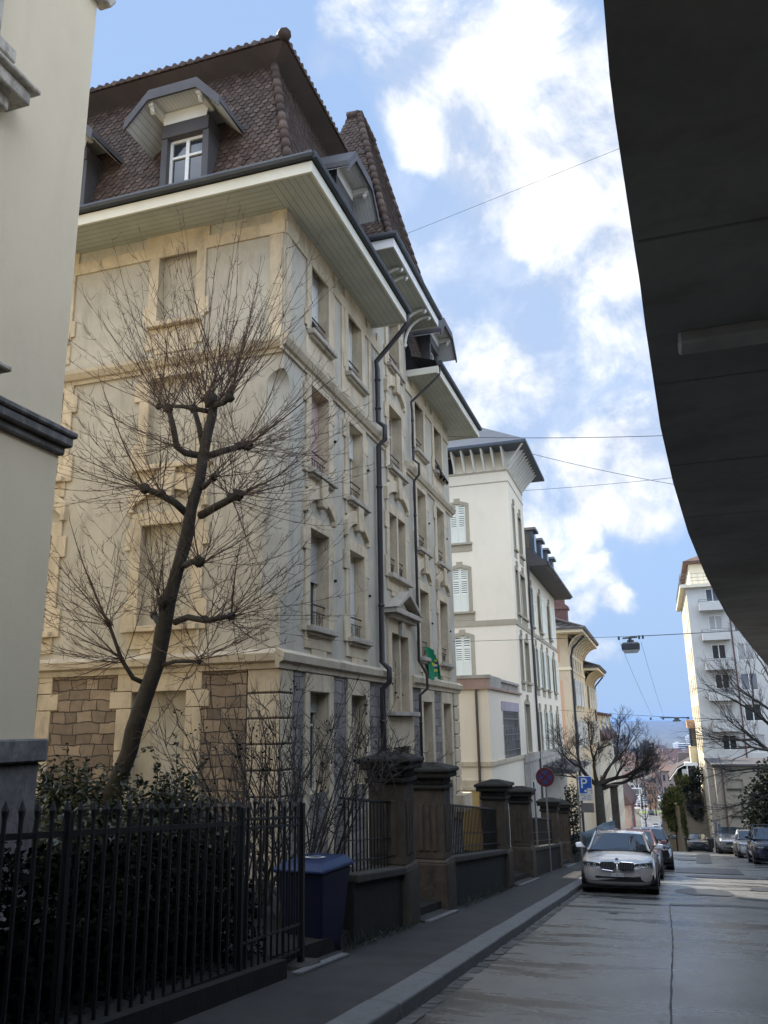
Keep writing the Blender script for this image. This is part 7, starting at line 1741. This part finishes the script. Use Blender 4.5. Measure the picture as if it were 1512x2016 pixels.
# bright unseen cumulus, added outside the measured view to fill the shaded walls
sep = t.nodes.new('ShaderNodeSeparateXYZ'); t.links.new(D, sep.inputs[0])
front = ray(756, 700).normalized()
fm = t.nodes.new('ShaderNodeMapRange'); t.links.new(vm('DOT_PRODUCT', D, front), fm.inputs['Value']); fm.inputs['From Min'].default_value = .76; fm.inputs['From Max'].default_value = .60
pz = ma('ADD', ma('MAXIMUM', sep.outputs[2], 0), .22); comb = t.nodes.new('ShaderNodeCombineXYZ'); t.links.new(ma('DIVIDE', sep.outputs[0], pz), comb.inputs[0]); t.links.new(ma('DIVIDE', sep.outputs[1], pz), comb.inputs[1])
bn_ = t.nodes.new('ShaderNodeTexNoise'); bn_.inputs['Scale'].default_value = 1.1; bn_.inputs['Detail'].default_value = 5; t.links.new(comb.outputs[0], bn_.inputs['Vector'])
br = t.nodes.new('ShaderNodeMapRange'); br.interpolation_type = 'SMOOTHSTEP'; t.links.new(bn_.outputs['Fac'], br.inputs['Value']); br.inputs['From Min'].default_value = .34; br.inputs['From Max'].default_value = .56
acc = ma('MAXIMUM', acc, ma('MULTIPLY', br.outputs[0], fm.outputs[0]))
fn = t.nodes.new('ShaderNodeTexNoise'); fn.inputs['Scale'].default_value = 8; fn.inputs['Detail'].default_value = 10; fn.inputs['Roughness'].default_value = .64; fn.inputs['Distortion'].default_value = .45; t.links.new(D, fn.inputs['Vector'])
fine = ma('MULTIPLY', ma('SUBTRACT', fn.outputs['Fac'], .51), 2.6)
den = ma('ADD', acc, ma('MULTIPLY', fine, ma('ADD', ma('MULTIPLY', acc, .6), .15)))
cr_ = t.nodes.new('ShaderNodeMapRange'); cr_.interpolation_type = 'SMOOTHSTEP'; t.links.new(den, cr_.inputs['Value']); cr_.inputs['From Min'].default_value = .32; cr_.inputs['From Max'].default_value = 1.2
vl = t.nodes.new('ShaderNodeMapRange'); vl.interpolation_type = 'SMOOTHSTEP'; t.links.new(vm('DOT_PRODUCT', NN, ray(1010, 700).normalized()), vl.inputs['Value']); vl.inputs['From Min'].default_value = math.cos(520 / FP); vl.inputs['From Max'].default_value = 1; vl.inputs['To Max'].default_value = .62
cov = ma('MAXIMUM', cr_.outputs[0], ma('MULTIPLY', vl.outputs[0], ma('ADD', fn.outputs['Fac'], .12)))
# cloud brightness: lit towards the sun, grey-blue on the far side of each billow
def fbm(vec):
    n = t.nodes.new('ShaderNodeTexNoise'); n.inputs['Scale'].default_value = 6.5; n.inputs['Detail'].default_value = 7; n.inputs['Roughness'].default_value = .58; n.inputs['Distortion'].default_value = .3; t.links.new(vec, n.inputs['Vector']); return n.outputs['Fac']
side = (sd - front * sd.dot(front)).normalized()
f0 = fbm(D); f1 = fbm(vm('ADD', D, tuple(side * .045)))
lit = ma('ADD', ma('MULTIPLY', ma('SUBTRACT', f0, f1), 3.2), ma('MULTIPLY', cov, .62))
rp = t.nodes.new('ShaderNodeValToRGB'); e = rp.color_ramp.elements; e[0].position = .10; e[0].color = (.50, .57, .70, 1); e[1].position = .95; e[1].color = (1.12, 1.10, 1.06, 1); t.links.new(lit, rp.inputs[0])
cs = t.nodes.new('ShaderNodeVectorMath'); cs.operation = 'SCALE'; bt_ = t.nodes.new('ShaderNodeMix'); bt_.data_type = 'RGBA'; bt_.blend_type = 'MULTIPLY'; t.links.new(fm.outputs[0], bt_.inputs[0]); t.links.new(rp.outputs[0], bt_.inputs[6]); bt_.inputs[7].default_value = (.86, .93, 1.06, 1); t.links.new(bt_.outputs[2], cs.inputs[0])
glow = t.nodes.new('ShaderNodeMapRange'); t.links.new(fm.outputs[0], glow.inputs['Value']); glow.inputs['To Min'].default_value = CLOUD_FRONT; glow.inputs['To Max'].default_value = CLOUD_FILL
t.links.new(glow.outputs[0], cs.inputs['Scale'])
skys = t.nodes.new('ShaderNodeVectorMath'); skys.operation = 'SCALE'; skys.inputs['Scale'].default_value = 1.0; t.links.new(sky.outputs[0], skys.inputs[0])
mb_ = t.nodes.new('ShaderNodeMix'); mb_.data_type = 'RGBA'; mb_.inputs[0].default_value = .8; t.links.new(skys.outputs[0], mb_.inputs[6]); mb_.inputs[7].default_value = (4.1, 5.9, 9.2, 1)
low = t.nodes.new('ShaderNodeMapRange'); low.interpolation_type = 'SMOOTHSTEP'; t.links.new(sep.outputs[2], low.inputs['Value']); low.inputs['From Min'].default_value = .22; low.inputs['From Max'].default_value = .0; low.inputs['To Max'].default_value = .75
lb = t.nodes.new('ShaderNodeMix'); lb.data_type = 'RGBA'; t.links.new(low.outputs[0], lb.inputs[0]); t.links.new(mb_.outputs[2], lb.inputs[6]); lb.inputs[7].default_value = (3.3, 4.8, 7.4, 1)
mx = t.nodes.new('ShaderNodeMix'); mx.data_type = 'RGBA'; t.links.new(cov, mx.inputs[0]); t.links.new(lb.outputs[2], mx.inputs[6]); t.links.new(cs.outputs[0], mx.inputs[7])
t.links.new(mx.outputs[2], bg.inputs['Color']); bg.inputs['Strength'].default_value = SKY
sl = bpy.data.lights.new('sun', 'SUN'); sl.energy = SUN; sl.angle = rad(.55); sl.color = (1, .92, .80)
so = bpy.data.objects.new('sun', sl); C.objects.link(so); so.rotation_euler = sd.to_track_quat('Z', 'Y').to_euler(); so.location = (0, 0, 60)

cd = bpy.data.cameras.new('camera'); cam = bpy.data.objects.new('camera', cd); C.objects.link(cam)
Rm = Matrix(((RM[0][0], -RM[1][0], -RM[2][0]), (RM[0][1], -RM[1][1], -RM[2][1]), (RM[0][2], -RM[1][2], -RM[2][2])))
cam.matrix_world = Rm.to_4x4()
cd.sensor_fit = 'VERTICAL'; cd.sensor_height = 36; cd.sensor_width = 36; cd.lens = FP / 2016 * 36; cd.clip_start = .05; cd.clip_end = 20000
sc_.camera = cam
sc_.view_settings.view_transform = 'Standard'; sc_.view_settings.look = 'None'; sc_.view_settings.exposure = EXPO; sc_.view_settings.gamma = 1
cy = sc_.cycles; cy.max_bounces = 8; cy.diffuse_bounces = 5; cy.glossy_bounces = 3; cy.transmission_bounces = 2; cy.volume_bounces = 1; cy.caustics_reflective = False; cy.caustics_refractive = False; cy.use_denoising = True; cy.sample_clamp_indirect = 6

# separate the pieces of a part that stand apart from each other
def split_apart(o, gap=.25):
    me = o.data; n = len(me.vertices)
    par = list(range(n))
    def find(a):
        while par[a] != a: par[a] = par[par[a]]; a = par[a]
        return a
    for p in me.polygons:
        v = p.vertices; r0 = find(v[0])
        for k in v[1:]: par[find(k)] = r0
    isl = {}
    for i in range(n): isl.setdefault(find(i), []).append(i)
    if len(isl) < 2 or len(isl) > 260: return
    bb = []
    for q_ in isl.values():
        c_ = [me.vertices[i].co for i in q_]; bb.append([[min(c[k] for c in c_) - gap / 2 for k in range(3)], [max(c[k] for c in c_) + gap / 2 for k in range(3)], q_])
    ch = True
    while ch:
        ch = False; out = []
        while bb:
            a = bb.pop(); k = 0
            while k < len(bb):
                b_ = bb[k]
                if all(a[0][j] <= b_[1][j] and b_[0][j] <= a[1][j] for j in range(3)):
                    a = [[min(a[0][j], b_[0][j]) for j in range(3)], [max(a[1][j], b_[1][j]) for j in range(3)], a[2] + b_[2]]; bb.pop(k); ch = True
                else: k += 1
            out.append(a)
        bb = out
    if len(bb) < 2: return
    polys = [(tuple(p.vertices), p.material_index, p.use_smooth) for p in me.polygons]; name = o.name.split('.')[0]
    for k, (_, _, vs) in enumerate(bb):
        ix = {v: i for i, v in enumerate(sorted(vs))}; sel = [p for p in polys if p[0][0] in ix]
        m2 = bpy.data.meshes.new(name); m2.from_pydata([me.vertices[v].co.copy() for v in sorted(vs)], [], [tuple(ix[v] for v in p[0]) for p in sel])
        for mm in me.materials: m2.materials.append(mm)
        m2.polygons.foreach_set('material_index', [p[1] for p in sel]); m2.polygons.foreach_set('use_smooth', [p[2] for p in sel]); m2.update()
        if k == 0: o2 = o
        else: o2 = o.copy(); C.objects.link(o2); o2.parent = o.parent
        o2.data = m2
KEEP = {'foliage', 'crown', 'stem', 'trunk', 'railing', 'dry_seed_heads', 'hedge_core', 'window', 'frame', 'glasshouse', 'small_print', 'lettering', 'graffiti', 'white_disc', 'window_bars', 'hanger', 'balustrade', 'terrace_rail', 'balcony_rail', 'upper_roof', 'eave_tiles', 'mansard_tiles', 'pavilion_tiles', 'roof_deck', 'wall', 'grille', 'handlebar'}
for o in list(bpy.data.objects):
    if o.type == 'MESH' and o.parent and not o.children and o.data.users == 1 and o.name.split('.')[0] not in KEEP and len(o.data.vertices) < 6000: split_apart(o, .12)
